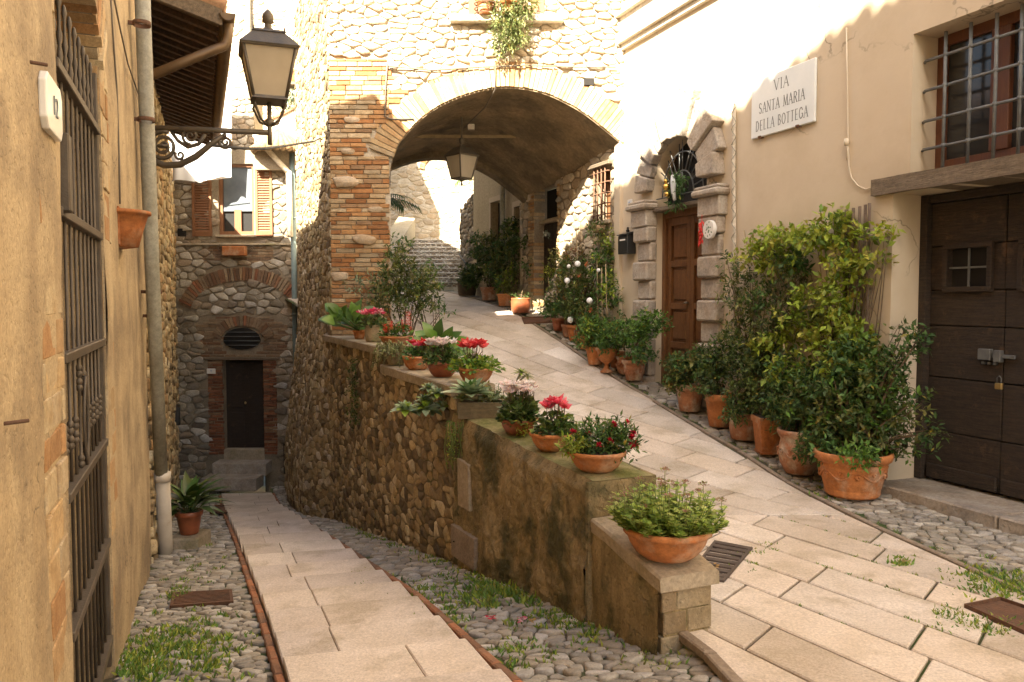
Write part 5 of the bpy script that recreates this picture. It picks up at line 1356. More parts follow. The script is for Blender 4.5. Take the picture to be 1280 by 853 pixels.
b = MB(); b.tube([(PX(*q)[0], 8.0, PX(*q)[1]) for q in ((262, 182), (285, 184), (310, 186), (330, 186))]+[tuple(at(*q)) for q in ((360, 182, 9.5), (392, 177, 11.6), (402, 172, 12.0), (403, 140, 12.0), (403, 100, 12.0))], .014, 6)
single('lamp_cable', b, 'grille_iron', 'grey cable sagging from the street lamp bracket to the stone corner', 'cable')
hx = at(577, 182, 12.4)
T = Thing('hanging_lantern', 'iron lantern with frosted panes hanging under the vault', 'lantern', WD, (hx.x, 12.4, hx.z))
cc = (hx.x, 12.4, at(577, 196, 12.4).z); s_ = .19
lantern(T, cc, s_, rot=.75)
b = MB(); b.tube([(cc[0], 12.4, cc[2]+.25), (cc[0], 12.4, at(577, 120, 12.4).z)], .014, 6); T.part('hanger', b, 'lamp_iron')
b = MB(); b.lathe([(0, -.1), (.02, -.08), (.012, -.04), (.05, 0)], (cc[0], 12.4, cc[2]-1.83*s_), 8); T.part('drop', b, 'lamp_iron')
p = at(589, 159, 12.3); b = MB(); b.box(p.x-.05, p.x+.05, 12.26, 12.34, p.z-.04, p.z+.04, ch=.004); single('vault_junction_box', b, 'plastic_pipe', 'small pale junction box under the vault above the lantern', 'junction box', WD, tuple(p))

# ------------------------------------------------------------------ left wall fittings
lu = lambda px, py, w=0: L.hit(px, py, w)
# drainpipe
u_ = lu(192, 375, -.1)[0]
tp = lu(176, -60, -.1); md = lu(190, 330, -.1); jn = lu(203, 598, -.11); bo = lu(209, 733, -.11)
T = Thing('drainpipe', 'long grey metal drainpipe with a cream plastic foot on the plastered house', 'drainpipe', L, (bo[0], -.1, bo[1]))
b = MB(); b.tube([(tp[0], -.1, tp[1]), (md[0], -.1, md[1]), (jn[0], -.1, jn[1])], .062, 14); T.part('metal_pipe', b, 'grey_pipe')
b = MB(); b.tube([(jn[0], -.11, jn[1]+.02), (bo[0], -.11, bo[1]-.02)], .072, 14); b.tube([(jn[0], -.11, jn[1]+.06), (jn[0], -.11, jn[1]-.03)], .082, 14); T.part('plastic_foot', b, 'plastic_pipe')
for py in (30, 150, 365, 395):
    q = lu(lerp(176, 193, py/375), py, -.1); b = MB(); b.lathe([(.064, -.018), (.07, -.018), (.07, .018), (.064, .018)], (q[0], -.1, q[1]), 14); b.box(q[0]-.01, q[0]+.01, -.05, .03, q[1]-.015, q[1]+.015); T.part('clamp', b, 'rust')
# number plaque of the plastered house
q0 = lu(43, 135, -.0); q1 = lu(68, 135, -.0)
zc_ = lu(56, 134)[1]; uc2 = (q0[0]+q1[0])/2
T = Thing('number_plaque', 'cream marble house number plaque left of the iron gate', 'sign', L, (uc2, 0, zc_))
hw, hh, c = (q1[0]-q0[0])/2*.8, .098, .035
b = MB(); pl = [(uc2-hw+c, zc_-hh), (uc2+hw-c, zc_-hh), (uc2+hw, zc_-hh+c), (uc2+hw, zc_+hh-c), (uc2+hw-c, zc_+hh), (uc2-hw+c, zc_+hh), (uc2-hw, zc_+hh-c), (uc2-hw, zc_-hh+c)]
b.prism(pl, lambda u, z: (u, -.032, z), lambda u, z: (u, -.005, z)); T.part('plate', b, 'tile_white', bevel=.006)
text(T, '12', .10, uc2, zc_, -.034, 'lettering', sx=1.1, name='number')
for py, px in ((77, 35), (530, 7)):
    q = lu(px, py); b = MB(); b.tube([(q[0], .01, q[1]), (q[0]+.03, -.05, q[1]+.002)], .006, 6); single('wall_nail', b, 'rust', 'rusty nail in the plaster above the number plaque' if py < 100 else 'rusty nail low in the plaster at the very left edge', 'nail', L, (q[0], 0, q[1]))
# terracotta wall planter
q = lu(150, 286); 
T = Thing('wall_planter', 'empty orange terracotta half pot hung on the plastered wall', 'planter', L, (q[0], 0, q[1]))
b = MB(); n = 12; pr = [(.02, -.14), (.10, -.125), (.13, 0), (.155, .09), (.172, .095), (.172, .118), (.14, .118), (.12, .0)]
vs_ = [(q[0]+r*1.25*math.cos(math.pi*k/n), -.0-r*1.15*math.sin(math.pi*k/n), q[1]+z) for r, z in pr for k in range(n+1)]; m_ = n+1
b.add(vs_, [(i*m_+k, i*m_+k+1, (i+1)*m_+k+1, (i+1)*m_+k) for i in range(len(pr)-1) for k in range(n)], (1, 1, 1), True)
T.part('half_pot', b, 'terracotta', bevel=0)
b = MB(); b.box(q[0]-.19, q[0]+.19, -.012, 0, q[1]-.12, q[1]+.135, ch=.003); T.part('back_plate', b, 'terracotta')
# cables on the plaster
wire('wall_cable', 'dark cable running down the tan plaster to the orange half pot', [(138, -10), (141, 40), (146, 110), (149, 200), (150, 255)], .006, 'cable', L)
wire('wall_cable', 'brown cable curving across the tan plaster to the drainpipe', [(142, -5), (150, 35), (160, 80), (172, 115), (177, 130), (178, 160)], .006, 'cable', L, -.02)
wire('side_cable', 'thin dark cable hanging down the end of the rubble wall below the eave', [(213, 215), (214, 300), (215, 420), (218, 520)], .008, 'cable', L, -.03)
# grey and brown downpipes at the lane end
def vpipe(name, label, px0, px1, y0, y1, Y, r, material):
    a, c = at(px0, y0, Y), at(px1, y1, Y); b = MB(); b.tube([a, lerp(a, c, .5), c], r, 12)
    T = Thing(name, label, 'drainpipe', WD, tuple(c)); T.part('pipe', b, material)
    for k in (.2, .5, .8):
        p = lerp(a, c, k); m = MB(); m.lathe([(r, -.02), (r+.012, -.02), (r+.012, .02), (r, .02)], tuple(p), 12); T.part('clamp', m, material)
vpipe('blue_drainpipe', 'slim blue grey drainpipe down the right of the back house', 365, 372, 192, 590, 16.3, .055, 'blue_pipe')
b = MB(); p = at(372, 596, 16.3); b.tube([p+Vector((0, 0, .1)), p-Vector((0, 0, .12))], .075, 12); single('pipe_foot', b, 'terracotta_old', 'rusty brown foot under the blue grey drainpipe', 'pipe')
vpipe('brown_drainpipe', 'tall tan drainpipe in the corner beside the arch house', 382, 383, -20, 335, 14.0, .045, 'plastic_pipe')
b = MB(); b.tube([at(318, 168, 16.2), at(342, 196, 16.2), at(361, 216, 16.2)], .055, 8); b.tube([at(361, 214, 16.2), at(363, 296, 16.2)], .055, 8)
single('slanting_pipe', b, 'white_plaster', 'white slanting pipe and post beside the shuttered window', 'pipe', WD, tuple(at(361, 290, 16.2)))
# white cloth
b = MB(); A_, B_, C_, D_ = at(212, 85, 16.1), at(289, 97, 16.1), at(287, 222, 16.1), at(211, 229, 16.1)
def f(s_, t):
    p = lerp(lerp(A_, B_, s_), lerp(D_, C_, s_), t); k = .05*math.sin(s_*13+t*2)+.03*math.sin(s_*27+1)+.05*math.sin(t*5+s_*3); return (p.x, p.y+k*t, p.z+.03*math.sin(s_*9)*t)
b.sheet(f, 40, 30)
def f2(s_, t): q = f(s_, t); return (q[0], q[1]+.006, q[2])
b.sheet(f2, 40, 30)
single('white_cloth', b, 'cloth', 'large white cloth hanging beside the window at the lane end', 'cloth', WD, tuple(D_))
b = MB(); b.tube([at(205, 231, 16.1), at(240, 228, 16.1), at(290, 222, 16.1)], .008, 6); single('clothes_line', b, 'cable', 'thin line along the bottom edge of the white cloth', 'line'); b = MB(); b.tube([at(205, 84, 16.1), at(289, 96, 16.1), at(300, 96, 16.5)], .008, 6); single('clothes_line', b, 'cable', 'thin line along the top edge of the white cloth', 'line')

# ------------------------------------------------------------------ leaf palettes
G_DARK = [(.07, .11, .025), (.10, .145, .033), (.05, .085, .024), (.125, .155, .04)]
G_MID = [(.06, .13, .03), (.08, .16, .035), (.045, .10, .025), (.10, .17, .05)]
G_FRESH = [(.11, .22, .03), (.14, .26, .045), (.08, .17, .03), (.17, .28, .06)]
G_LIME = [(.30, .36, .04), (.25, .32, .035), (.35, .40, .07), (.19, .26, .03), (.38, .36, .06)]
G_GREY = [(.19, .25, .15), (.24, .30, .18), (.15, .20, .11), (.29, .33, .21)]
G_OLIVE = [(.12, .14, .035), (.17, .18, .05), (.08, .10, .03), (.21, .19, .06)]
RED = [(.62, .03, .03), (.70, .06, .05), (.50, .02, .03)]
PINK = [(.75, .12, .20), (.80, .25, .30), (.62, .06, .14), (.82, .45, .48)]
WHITE = [(.80, .76, .70), (.85, .82, .78), (.78, .66, .62)]
CRIM = [(.55, .01, .04), (.66, .03, .08), (.42, .01, .03)]
SALVIA = [(.75, .06, .02), (.65, .04, .02), (.80, .12, .03)]

# ------------------------------------------------------------------ pots
def prof(kind, R0, H):
    if kind == 'bowl': p = [(0, 0), (.50, 0), (.56, .03), (.74, .22), (.88, .5), (.95, .76), (1.02, .80), (1.04, .9), (1.02, .99), (.96, 1.0), (.90, .95), (.87, .8), (0, .8)]
    elif kind == 'deep': p = [(0, 0), (.62, 0), (.66, .03), (.80, .45), (.88, .76), (.97, .78), (1.0, .86), (1.0, .98), (.94, 1.0), (.88, .96), (.84, .85), (0, .85)]
    elif kind == 'jar': p = [(0, 0), (.60, 0), (.66, .04), (.86, .25), (.94, .45), (.88, .68), (.84, .78), (.9, .84), (1.0, .92), (1.0, 1.0), (.9, 1.0), (.82, .9), (0, .85)]
    elif kind == 'barrel': p = [(0, 0), (.82, 0), (.90, .05), (1.0, .4), (1.0, .7), (.98, .9), (1.0, .93), (1.0, 1), (.9, 1), (.86, .9), (0, .88)]
    elif kind == 'urn': p = [(0, 0), (.55, 0), (.58, .05), (.4, .1), (.22, .2), (.17, .33), (.25, .38), (.55, .47), (.78, .65), (.86, .85), (1.02, .93), (1.02, .98), (.9, 1), (.78, .95), (0, .9)]
    elif kind == 'big': p = [(0, 0), (.66, 0), (.70, .03), (.72, .07), (.705, .09), (.73, .13), (.715, .15), (.74, .19), (.80, .4), (.88, .66), (.90, .70), (.885, .72), (.90, .78), (.99, .82), (1.02, .9), (1.02, .98), (.96, 1), (.9, .96), (.86, .86), (0, .86)]
    elif kind == 'flower': p = [(0, 0), (.6, 0), (.64, .04), (.82, .6), (.85, .70), (.80, .74), (.92, .80), (1.0, .86), (1.0, .97), (.94, 1.0), (.86, .95), (.84, .88), (0, .86)]
    return [(r*R0, z*H) for r, z in p]
def pot_part(T, p, R0, H, kind, material, sx=1, sy=1, n=28, label=None):
    b = MB()
    if kind == 'square':
        for z0, z1, a0, a1 in ((0, .06, .80, .82), (.06, .84, .74, .92), (.84, 1.0, 1.0, 1.02)):
            q = lambda a, z: [(p[0]-a*R0, p[1]-a*R0, p[2]+z*H), (p[0]+a*R0, p[1]-a*R0, p[2]+z*H), (p[0]+a*R0, p[1]+a*R0, p[2]+z*H), (p[0]-a*R0, p[1]+a*R0, p[2]+z*H)]
            b.hexa(q(a0, z0)+q(a1, z1))
        for k in range(5):
            x = p[0]+(k-2)*R0*.32; b.hexa([(x-.01, p[1]-.78*R0, p[2]+.12*H), (x+.01, p[1]-.78*R0, p[2]+.12*H), (x+.01, p[1]-.7*R0, p[2]+.12*H), (x-.01, p[1]-.7*R0, p[2]+.12*H), (x-.012, p[1]-.93*R0, p[2]+.78*H), (x+.012, p[1]-.93*R0, p[2]+.78*H), (x+.012, p[1]-.8*R0, p[2]+.78*H), (x-.012, p[1]-.8*R0, p[2]+.78*H)])
    else:
        b.lathe(prof(kind, R0, H), p, n, sx=sx, sy=sy)
    o = T.part('pot', b, material, label=label)
    if kind in ('big', 'jar', 'flower') and R0 > .12:      # raised garland
        g = MB(); zz = {'big': .52, 'jar': .5, 'flower': .42}[kind]*H; rr = {'big': .845, 'jar': .945, 'flower': .76}[kind]*R0; m = 6
        g.tube([(p[0]+rr*math.cos(a), p[1]+rr*math.sin(a), p[2]+zz+.09*H*math.sin(a*m)) for a in [2*math.pi*k/96 for k in range(97)]], .006+.012*R0, 5, cap=False)
        for k in range(m*2):
            a = math.pi*k/m+.26; x, y = p[0]+rr*math.cos(a), p[1]+rr*math.sin(a)
            for j in (-1, 0, 1):
                g.lathe([(0, -.014), (.014, -.006), (.014, .006), (0, .014)], (x+.03*R0*j*math.sin(a), y-.03*R0*j*math.cos(a), p[2]+zz+.03*H*(1 if k % 2 else -1)+.04*H*abs(j)), 6)
        T.part('garland', g, material, parent=o)
    s = MB(); k = .86 if kind != 'square' else .9
    zt = {'bowl': .86, 'urn': .93}.get(kind, .9)*H
    if kind == 'square': s.box(p[0]-k*R0, p[0]+k*R0, p[1]-k*R0, p[1]+k*R0, p[2]+H*.8, p[2]+H*1.004)
    else: s.lathe([(0, zt+.012), (.5*k*R0, zt+.008), (k*R0, zt-.01)], p, 18, sx=sx, sy=sy)
    T.part('soil', s, 'soil')
    return zt
def cyclamen(T, c, rad, n, pal, seed, hgt=.13, size=.032, material='petal'):
    n = int(n*1.35); size *= 1.25; r = random.Random(seed); cols = []
    st = MB()
    for k in range(n):
        a = r.random()*6.28; q = rad*math.sqrt(r.random()); p = Vector((c[0]+q*math.cos(a), c[1]+q*math.sin(a)*.9, c[2]+hgt*(.75+.4*r.random())))
        st.tube([(c[0]+q*.4*math.cos(a), c[1]+q*.4*math.sin(a), c[2]-.02), (p.x, p.y, p.z-.05), (p.x+.004, p.y, p.z)], .0022, 4)
        m = MB(); col = pick(pal, r, .12); tilt = Vector((r.uniform(-.4, .4), r.uniform(-.4, .4), 0))
        for j in range(6):
            b_ = j*1.047+a; d = (Vector((math.cos(b_)*.8, math.sin(b_)*.8, r.uniform(.3, 1.1)))+tilt).normalized()
            leaf(m, p, d, Vector((math.cos(b_), math.sin(b_), .2)), size*(1.1+.4*r.random()), size*.85, (col[0]*r.uniform(.9, 1.1), col[1], col[2]), False, -.3)
        T.part('flower', m, material)
    T.part('flower_stems', st, 'stem')
def dome(T, c, rx, rz, n, size, pal, seed, aspect=.8, gloss=False, clump=3, big=False, ry=None, mid=.5, stems=True):
    m = MB(); r = random.Random(seed); ry = ry or rx; n = int(n*1.5); size *= 1.1
    for _ in range(n):
        q = rdir(r); q.z = abs(q.z)*1.1-.1; rr = r.random()**.4
        p = Vector((c[0]+q.x*rx*rr, c[1]+q.y*ry*rr, c[2]+max(0, q.z)*rz*rr)); d = (Vector((q.x, q.y, .25+q.z*.5))+rdir(r)*.7).normalized()
        col = pick(pal, r, .3); s_ = size*r.uniform(.65, 1.2)
        leaf(m, p, d, (Vector((q.x*.5, q.y*.5, 1))+rdir(r)*.5).normalized(), s_, s_*aspect, col, big, .35)
    o = T.part('foliage', m, 'leaf_gloss' if gloss else 'leaf')
    if stems:
        st = MB()
        for _ in range(8):
            a = r.random()*6.28; st.tube([(c[0], c[1], c[2]-.02), (c[0]+rx*.4*math.cos(a), c[1]+ry*.4*math.sin(a), c[2]+rz*.5), (c[0]+rx*.7*math.cos(a), c[1]+ry*.7*math.sin(a), c[2]+rz*.7)], .003, 4)
        T.part('stems', st, 'green_stem')
    return o
def rosette(m, c, R0, n, pal, seed, wd=.3, curl=.5, elev=(.1, 1.3), thick=True):
    r = random.Random(seed)
    for k in range(n):
        t = k/n; a = k*2.39996; el = lerp(elev[0], elev[1], t); d = Vector((math.cos(a)*math.cos(el), math.sin(a)*math.cos(el), math.sin(el)))
        ln = R0*(1-.45*t)*r.uniform(.9, 1.1); cl = pick(pal, r, .12); cl = tuple(min(.7, v*1.35) for v in cl); leaf(m, Vector(c)+d*R0*.05, d, Vector((-math.cos(a)*math.sin(el), -math.sin(a)*math.sin(el)-.25, math.cos(el)+.2)), ln, ln*wd, cl, True, curl*.3)

def on_wall(px):       # centre line of the parapet cap under a pixel column
    Y = 2.494/((px-640)/1000+.436); return (px-640)/1000*Y, Y
GPAR = 'flower pots along the parapet cap'
def ppot(px, ztop, name, label, R0, H, kind, material, dy=0, sx=1):
    x, y = on_wall(px); y += dy; p = (x, y, ztop)
    T = Thing(name, label, 'potted plant', WD, p, GPAR); T.p = p
    T.zt = pot_part(T, p, R0, H, kind, material, sx=sx)+ztop; T.c = (x, y, T.zt)
    return T
capz = lambda px: interp(on_wall(px)[1], [3.77, 4.37, 4.371, 6.45, 6.46, 8.56, 8.57, 12], [-1.32, -1.20, -1.0, -.92, -.69, -.69, -.5, -.5])+.004
# from the far end to the near end of the parapet
T = ppot(449, capz(449), 'bergenia_pot', 'large leaved plant in a small terracotta pot at the far end of the parapet', .085, .11, 'deep', 'terracotta', dy=.0)
m = MB(); r_ = random.Random(11)
for k in range(44):
    a = r_.random()*6.28; el = r_.uniform(.2, 1.3); d = Vector((math.cos(a)*math.cos(el), math.sin(a)*math.cos(el), math.sin(el))); st_ = Vector(T.c); e = st_+d*r_.uniform(.12, .34)+Vector((-.12, 0, .0))
    leaf(m, e, (d+Vector((0, -.3, .1))).normalized(), Vector((r_.uniform(-.6, .6), -.9, .7)), r_.uniform(.13, .2), r_.uniform(.12, .17), pick(G_FRESH+G_MID, r_, .2), True, .4); m.tube([st_, e], .005, 4, (.1, .2, .05))
T.part('foliage', m, 'leaf_gloss')
T = ppot(467, capz(467), 'cyclamen_pot', 'pink and white cyclamen in a mossy stone pot on the far parapet', .105, .20, 'barrel', 'stone_pot')
dome(T, T.c, .17, .12, 150, .05, G_DARK+G_MID[:1], 21, .9, True); cyclamen(T, (T.c[0]-.03, T.c[1], T.c[2]+.05), .15, 18, PINK+WHITE[:1], 22, .12, .04)
T = ppot(495, capz(495), 'salvia_bowl', 'red salvia in a wide terracotta bowl on the far parapet', .175, .11, 'bowl', 'terracotta')
dome(T, T.c, .19, .15, 170, .045, G_FRESH[:2]+G_MID, 23, .7); 
r_ = random.Random(5)
for k in range(12):
    m = MB(); x = T.c[0]+r_.uniform(-.17, .17); y = T.c[1]+r_.uniform(-.1, .1); h = r_.uniform(.1, .2) if k else .3
    if k < 2: x = T.c[0]+.12+.02*k; y -= .05; h = .28
    for j in range(22):
        z = T.c[2]+h*(.45+.55*j/22); a = j*2.4; leaf(m, Vector((x, y, z)), Vector((math.cos(a), math.sin(a), .4)), Vector((0, 0, 1)), .035*(1.3-.6*j/22), .022, pick(SALVIA, r_, .15))
    T.part('flower', m, 'petal')
T = ppot(541, -.69+.004, 'broadleaf_pot', 'broad leaved green plant behind the white cyclamen bowl', .12, .13, 'deep', 'terracotta_old', dy=.75)
T.o.location.x += .0
m = MB(); r_ = random.Random(13)
for k in range(48):
    a = r_.random()*6.28; el = r_.uniform(.15, 1.2); d = Vector((math.cos(a)*math.cos(el), math.sin(a)*math.cos(el), math.sin(el))); st_ = Vector(T.c); e = st_+d*r_.uniform(.08, .26)
    leaf(m, e, d, Vector((r_.uniform(-.6, .6), -.9, .7)), r_.uniform(.12, .18), r_.uniform(.10, .15), pick(G_FRESH+G_MID, r_, .2), True, .4); m.tube([st_, e], .005, 4, (.1, .2, .05))
T.part('foliage', m, 'leaf_gloss')
# trailing jelly-bean sedum in a pale pot
T = ppot(497, -.69+.004, 'trailing_sedum', 'pale green trailing succulent spilling over the step in the parapet', .12, .14, 'deep', 'stone_pot', dy=-.12)
m = MB(); r_ = random.Random(17)
for k in range(44):
    a = r_.uniform(2.2, 5.4); l_ = r_.uniform(.12, .42); p0 = Vector(T.c)+Vector((r_.uniform(-.1, .08), r_.uniform(-.12, .1), .02)); p1 = p0+Vector((math.cos(a)*l_*.5, math.sin(a)*l_*.35, r_.uniform(.02, .12))); p2 = p1+Vector((math.cos(a)*.06, math.sin(a)*.06, -l_*r_.uniform(.2, .8)))
    m.tube([p0, p1, p2], .004, 4, (.3, .28, .14))
    for j in range(16):
        t = j/15; p = lerp(p0, p1, t*2) if t < .5 else lerp(p1, p2, t*2-1); leaf(m, p, (rdir(r_)+Vector((0, 0, .3))).normalized(), Vector((0, 0, 1)), .035, .014, pick([(.30, .33, .14), (.25, .28, .10), (.36, .36, .18), (.33, .28, .15)], r_, .2))
T.part('foliage', m, 'leaf')
T = ppot(521, capz(521), 'cyclamen_bowl', 'deep red cyclamen in a terracotta bowl beside the white cyclamen', .15, .135, 'bowl', 'terracotta', dy=.02)
dome(T, T.c, .16, .10, 170, .04, G_MID+G_FRESH[:1], 31, .8); cyclamen(T, (T.c[0]+.04, T.c[1], T.c[2]+.04), .12, 16, RED+PINK[:1], 32, .10, .036)
T = ppot(553, capz(553), 'cyclamen_bowl', 'small white cyclamen in a terracotta bowl on the middle parapet cap', .145, .135, 'bowl', 'terracotta_glaze')
dome(T, T.c, .18, .15, 220, .045, G_DARK+G_MID, 33, .85); cyclamen(T, (T.c[0], T.c[1], T.c[2]+.09), .13, 20, WHITE, 34, .10, .036)
T = ppot(593, -.686, 'cyclamen_bowl', 'coral cyclamen over lime green foliage in a terracotta bowl above the succulent trough', .15, .125, 'bowl', 'terracotta', dy=.22)
dome(T, T.c, .235, .11, 330, .042, G_LIME[1:4]+G_FRESH, 35, .85); cyclamen(T, (T.c[0]-.03, T.c[1], T.c[2]+.1), .10, 16, [(.72, .07, .08), (.78, .12, .12), (.62, .04, .06)], 36, .10, .042)
# succulent trough
x, y = on_wall(604); zt = capz(604)
T = Thing('succulent_trough', 'wooden trough of rosette succulents standing on the mossy stretch of the parapet', 'planter', WD, (x, y, zt), GPAR)
b = MB(); a = Vector((1, -.10, 0)).normalized(); c = Vector((.10, 1, 0)).normalized(); o = Vector((x-.0, y+.02, zt+.0))
def bx(mb, u0, u1, v0, v1, z0, z1): mb.hexa([tuple(o+a*u+c*v+Vector((0, 0, z))) for z in (z0, z1) for u, v in ((u0, v0), (u1, v0), (u1, v1), (u0, v1))])
bx(b, -.19, .19, -.10, -.08, 0, .13); bx(b, -.19, .19, .08, .10, 0, .13); bx(b, -.19, -.17, -.08, .08, 0, .13); bx(b, .17, .19, -.08, .08, 0, .13); T.part('box', b, 'box_wood', bevel=.004)
b = MB(); bx(b, -.168, .168, -.079, .079, .01, .115); T.part('soil', b, 'soil')
m = MB(); rosette(m, tuple(o+a*-.10+Vector((0, -.02, .18))), .22, 38, G_GREY+G_GREY+G_MID[:1], 3, .42); T.part('rosette', m, 'leaf_gloss', label='largest grey green rosette')
for k, (u, v, rr) in enumerate(((.03, .0, .07), (.10, .03, .085), (.15, -.04, .07), (.06, -.06, .06), (-.16, -.07, .09))):
    m = MB(); rosette(m, tuple(o+a*u+c*v+Vector((0, 0, .15))), rr, 20, G_OLIVE+G_GREY, 5+k, .4, elev=(.0, 1.2)); T.part('rosette', m, 'leaf_gloss')
m = MB(); blobs(m, [(tuple(o+a*.08+Vector((0, 0, .18))), (.12, .07, .06), None, 160)], .03, G_OLIVE+G_GREY, 1, 8, .4); T.part('small_leaves', m, 'leaf')
tpz = at(651, 466, o.y); m = MB(); q0_ = o+a*.17+Vector((0, 0, .12))
m.tube([q0_, lerp(q0_, tpz, .5)+Vector((.02, 0, .02)), tpz], .010, 6, (.2, .18, .1)); m.tube([lerp(q0_, tpz, .5)+Vector((.02, 0, .02)), tpz+Vector((.04, 0, -.02))], .008, 6, (.2, .18, .1)); rosette(m, tuple(tpz), .085, 22, G_OLIVE+G_LIME[3:4], 9, .3, elev=(-.2, 1.0)); rosette(m, tuple(tpz+Vector((.05, .02, -.03))), .07, 18, G_OLIVE, 10, .3, elev=(-.4, 1.0)); T.part('tall_rosette', m, 'leaf_gloss')
# succulents rooted in the wall face
x_, y_ = on_wall(548)
p = Q.pt(uq(6.75), -.10, -.83)
T = Thing('wall_succulent', 'pale green rosette succulent growing out of the wall below the cap', 'plant', WD, tuple(p))
for k in range(11):
    r_ = random.Random(k+40); q = p+Vector((r_.uniform(-.26, .3), r_.uniform(-.1, .08), r_.uniform(-.12, .12))); m = MB(); rosette(m, tuple(q), r_.uniform(.08, .16), 20, G_GREY+G_LIME[3:4], k, .5, elev=(-.3, 1.2)); T.part('rosette', m, 'leaf_gloss')
p = Q.pt(uq(6.28), -.12, -.95)
m = MB(); r_ = random.Random(44)
for k in range(9):
    q = p+Vector((r_.uniform(-.04, .1), r_.uniform(-.04, .04), 0)); l_ = r_.uniform(.15, .42); pts = [q+Vector((.012*math.sin(j*1.3+k), -.01, -l_*j/5)) for j in range(6)]; m.tube(pts, .004, 4, (.2, .25, .08))
    for j in range(30): leaf(m, lerp(pts[0], pts[-1], j/30), (rdir(r_)+Vector((0, 0, .2))).normalized(), Vector((0, 0, 1)), .028, .012, pick(G_LIME+G_FRESH, r_, .2))
single('trailing_plant', m, 'leaf', 'thin trailing green plant hanging down the wall below the trough', 'plant', WD, tuple(p))
p = Q.pt(uq(9.6), -.10, -.72); m = MB(); blobs(m, [(tuple(p-Vector((0, 0, .08+.16*k))), (.05, .04, .09), None, 60) for k in range(5)], .03, G_DARK, 1, 9, .5, up=-.5)
single('ivy_tuft', m, 'leaf', 'dark ivy tuft hanging on the rubble face under the far cap', 'plant', WD, tuple(p))
T = ppot(649, capz(649), 'cyclamen_bowl', 'tall white cyclamen with dark leaves in a brick red bowl right of the trough', .135, .115, 'bowl', 'terracotta_glaze')
dome(T, T.c, .145, .19, 380, .042, G_DARK+G_DARK+G_MID[:2], 51, .9, True); cyclamen(T, (T.c[0]+.0, T.c[1], T.c[2]+.12), .12, 26, WHITE, 52, .11, .036)
m = MB(); blobs(m, [((T.c[0]+.03, T.c[1]-.13, T.c[2]-.02), (.06, .03, .06), None, 110)], .016, G_LIME+[(.3, .22, .06)], 1, 9, .4, up=-.6); T.part('trailing_weed', m, 'leaf')
T = ppot(692, capz(692), 'cyclamen_bowl', 'bright pink cyclamen in a pale rimmed clay bowl on the mossy parapet', .15, .12, 'bowl', 'terracotta')
dome(T, (T.c[0]+.02, T.c[1], T.c[2]), .15, .14, 340, .036, G_MID+G_LIME[1:2]+G_DARK, 53, .9, True); cyclamen(T, (T.c[0]-.0, T.c[1], T.c[2]+.08), .085, 13, [(.78, .10, .14), (.82, .2, .24), (.70, .05, .1)], 54, .12, .036)
T = ppot(747, capz(747), 'carnation_bowl', 'crimson carnations with fine dark leaves in a terracotta bowl', .165, .12, 'bowl', 'terracotta')
T.c = (T.c[0]+.03, T.c[1], T.c[2])
m = MB(); blobs(m, [((T.c[0]-.06, T.c[1], T.c[2]+.07), (.10, .09, .08), None, 260), ((T.c[0]+.09, T.c[1], T.c[2]+.06), (.10, .09, .09), None, 300), ((T.c[0]-.16, T.c[1]-.03, T.c[2]+.03), (.06, .06, .05), G_LIME, 90)], .035, G_MID+G_FRESH[:1]+G_DARK[:2], 2.0, 55, .3, up=.8); T.part('foliage', m, 'leaf')
r_ = random.Random(56); st = MB()
for k in range(13):
    q = Vector((T.c[0]+r_.uniform(-.17, .19), T.c[1]+r_.uniform(-.12, .06), T.c[2]+r_.uniform(.05, .19))); st.tube([(T.c[0]+(q.x-T.c[0])*.5, T.c[1], T.c[2]), q], .002, 4)
    m = MB()
    for j in range(22): leaf(m, q, (rdir(r_)+Vector((0, 0, .6))).normalized(), Vector((0, 0, 1)), .027, .024, pick(CRIM, r_, .2))
    T.part('flower', m, 'petal')
T.part('flower_stems', st, 'green_stem')
T = ppot(837, capz(837), 'stonecrop_bowl', 'largest terracotta bowl with lime green stonecrop on the near end of the parapet', .215, .16, 'bowl', 'terracotta')
m = MB(); r_ = random.Random(61)
for k in range(210):
    a = r_.random()*6.28; q = math.sqrt(r_.random()); bx_ = Vector((T.c[0]+.0+q*.19*math.cos(a), T.c[1]+q*.17*math.sin(a), T.c[2]-.02)); tp_ = Vector((T.c[0]-.0+q*.30*math.cos(a), T.c[1]+q*.25*math.sin(a), T.c[2]+r_.uniform(.05, .27)*(1.1-.5*q)))
    m.tube([bx_, tp_], .0022, 4, (.2, .28, .08))
    for j in range(13):
        t = .25+.75*j/13; a2 = j*2.4; p = lerp(bx_, tp_, t); leaf(m, p, Vector((math.cos(a2), math.sin(a2), .25+t*.3)), Vector((0, 0, 1)), r_.uniform(.030, .048), .030, pick([(.34, .42, .08), (.42, .50, .12), (.26, .36, .07), (.50, .52, .17)], r_, .22))
    tips = tp_
T.part('foliage', m, 'leaf')
for k in range(18):
    m = MB(); a = r_.random()*6.28; q = r_.random()**.5; c = Vector((T.c[0]+q*.27*math.cos(a), T.c[1]+q*.2*math.sin(a), T.c[2]+r_.uniform(.22, .31)-.12*q))
    m.tube([c-Vector((0, 0, .1)), c], .002, 4, (.25, .3, .1))
    for j in range(30):
        d = rdir(r_); d.z = abs(d.z)*.5; leaf(m, c+d*.022, (d+Vector((0, 0, .8))).normalized(), Vector((0, 0, 1)), .014, .011, pick([(.38, .28, .18), (.45, .24, .20), (.30, .32, .10), (.33, .36, .14)], r_, .2))
    T.part('flower_head', m, 'petal')

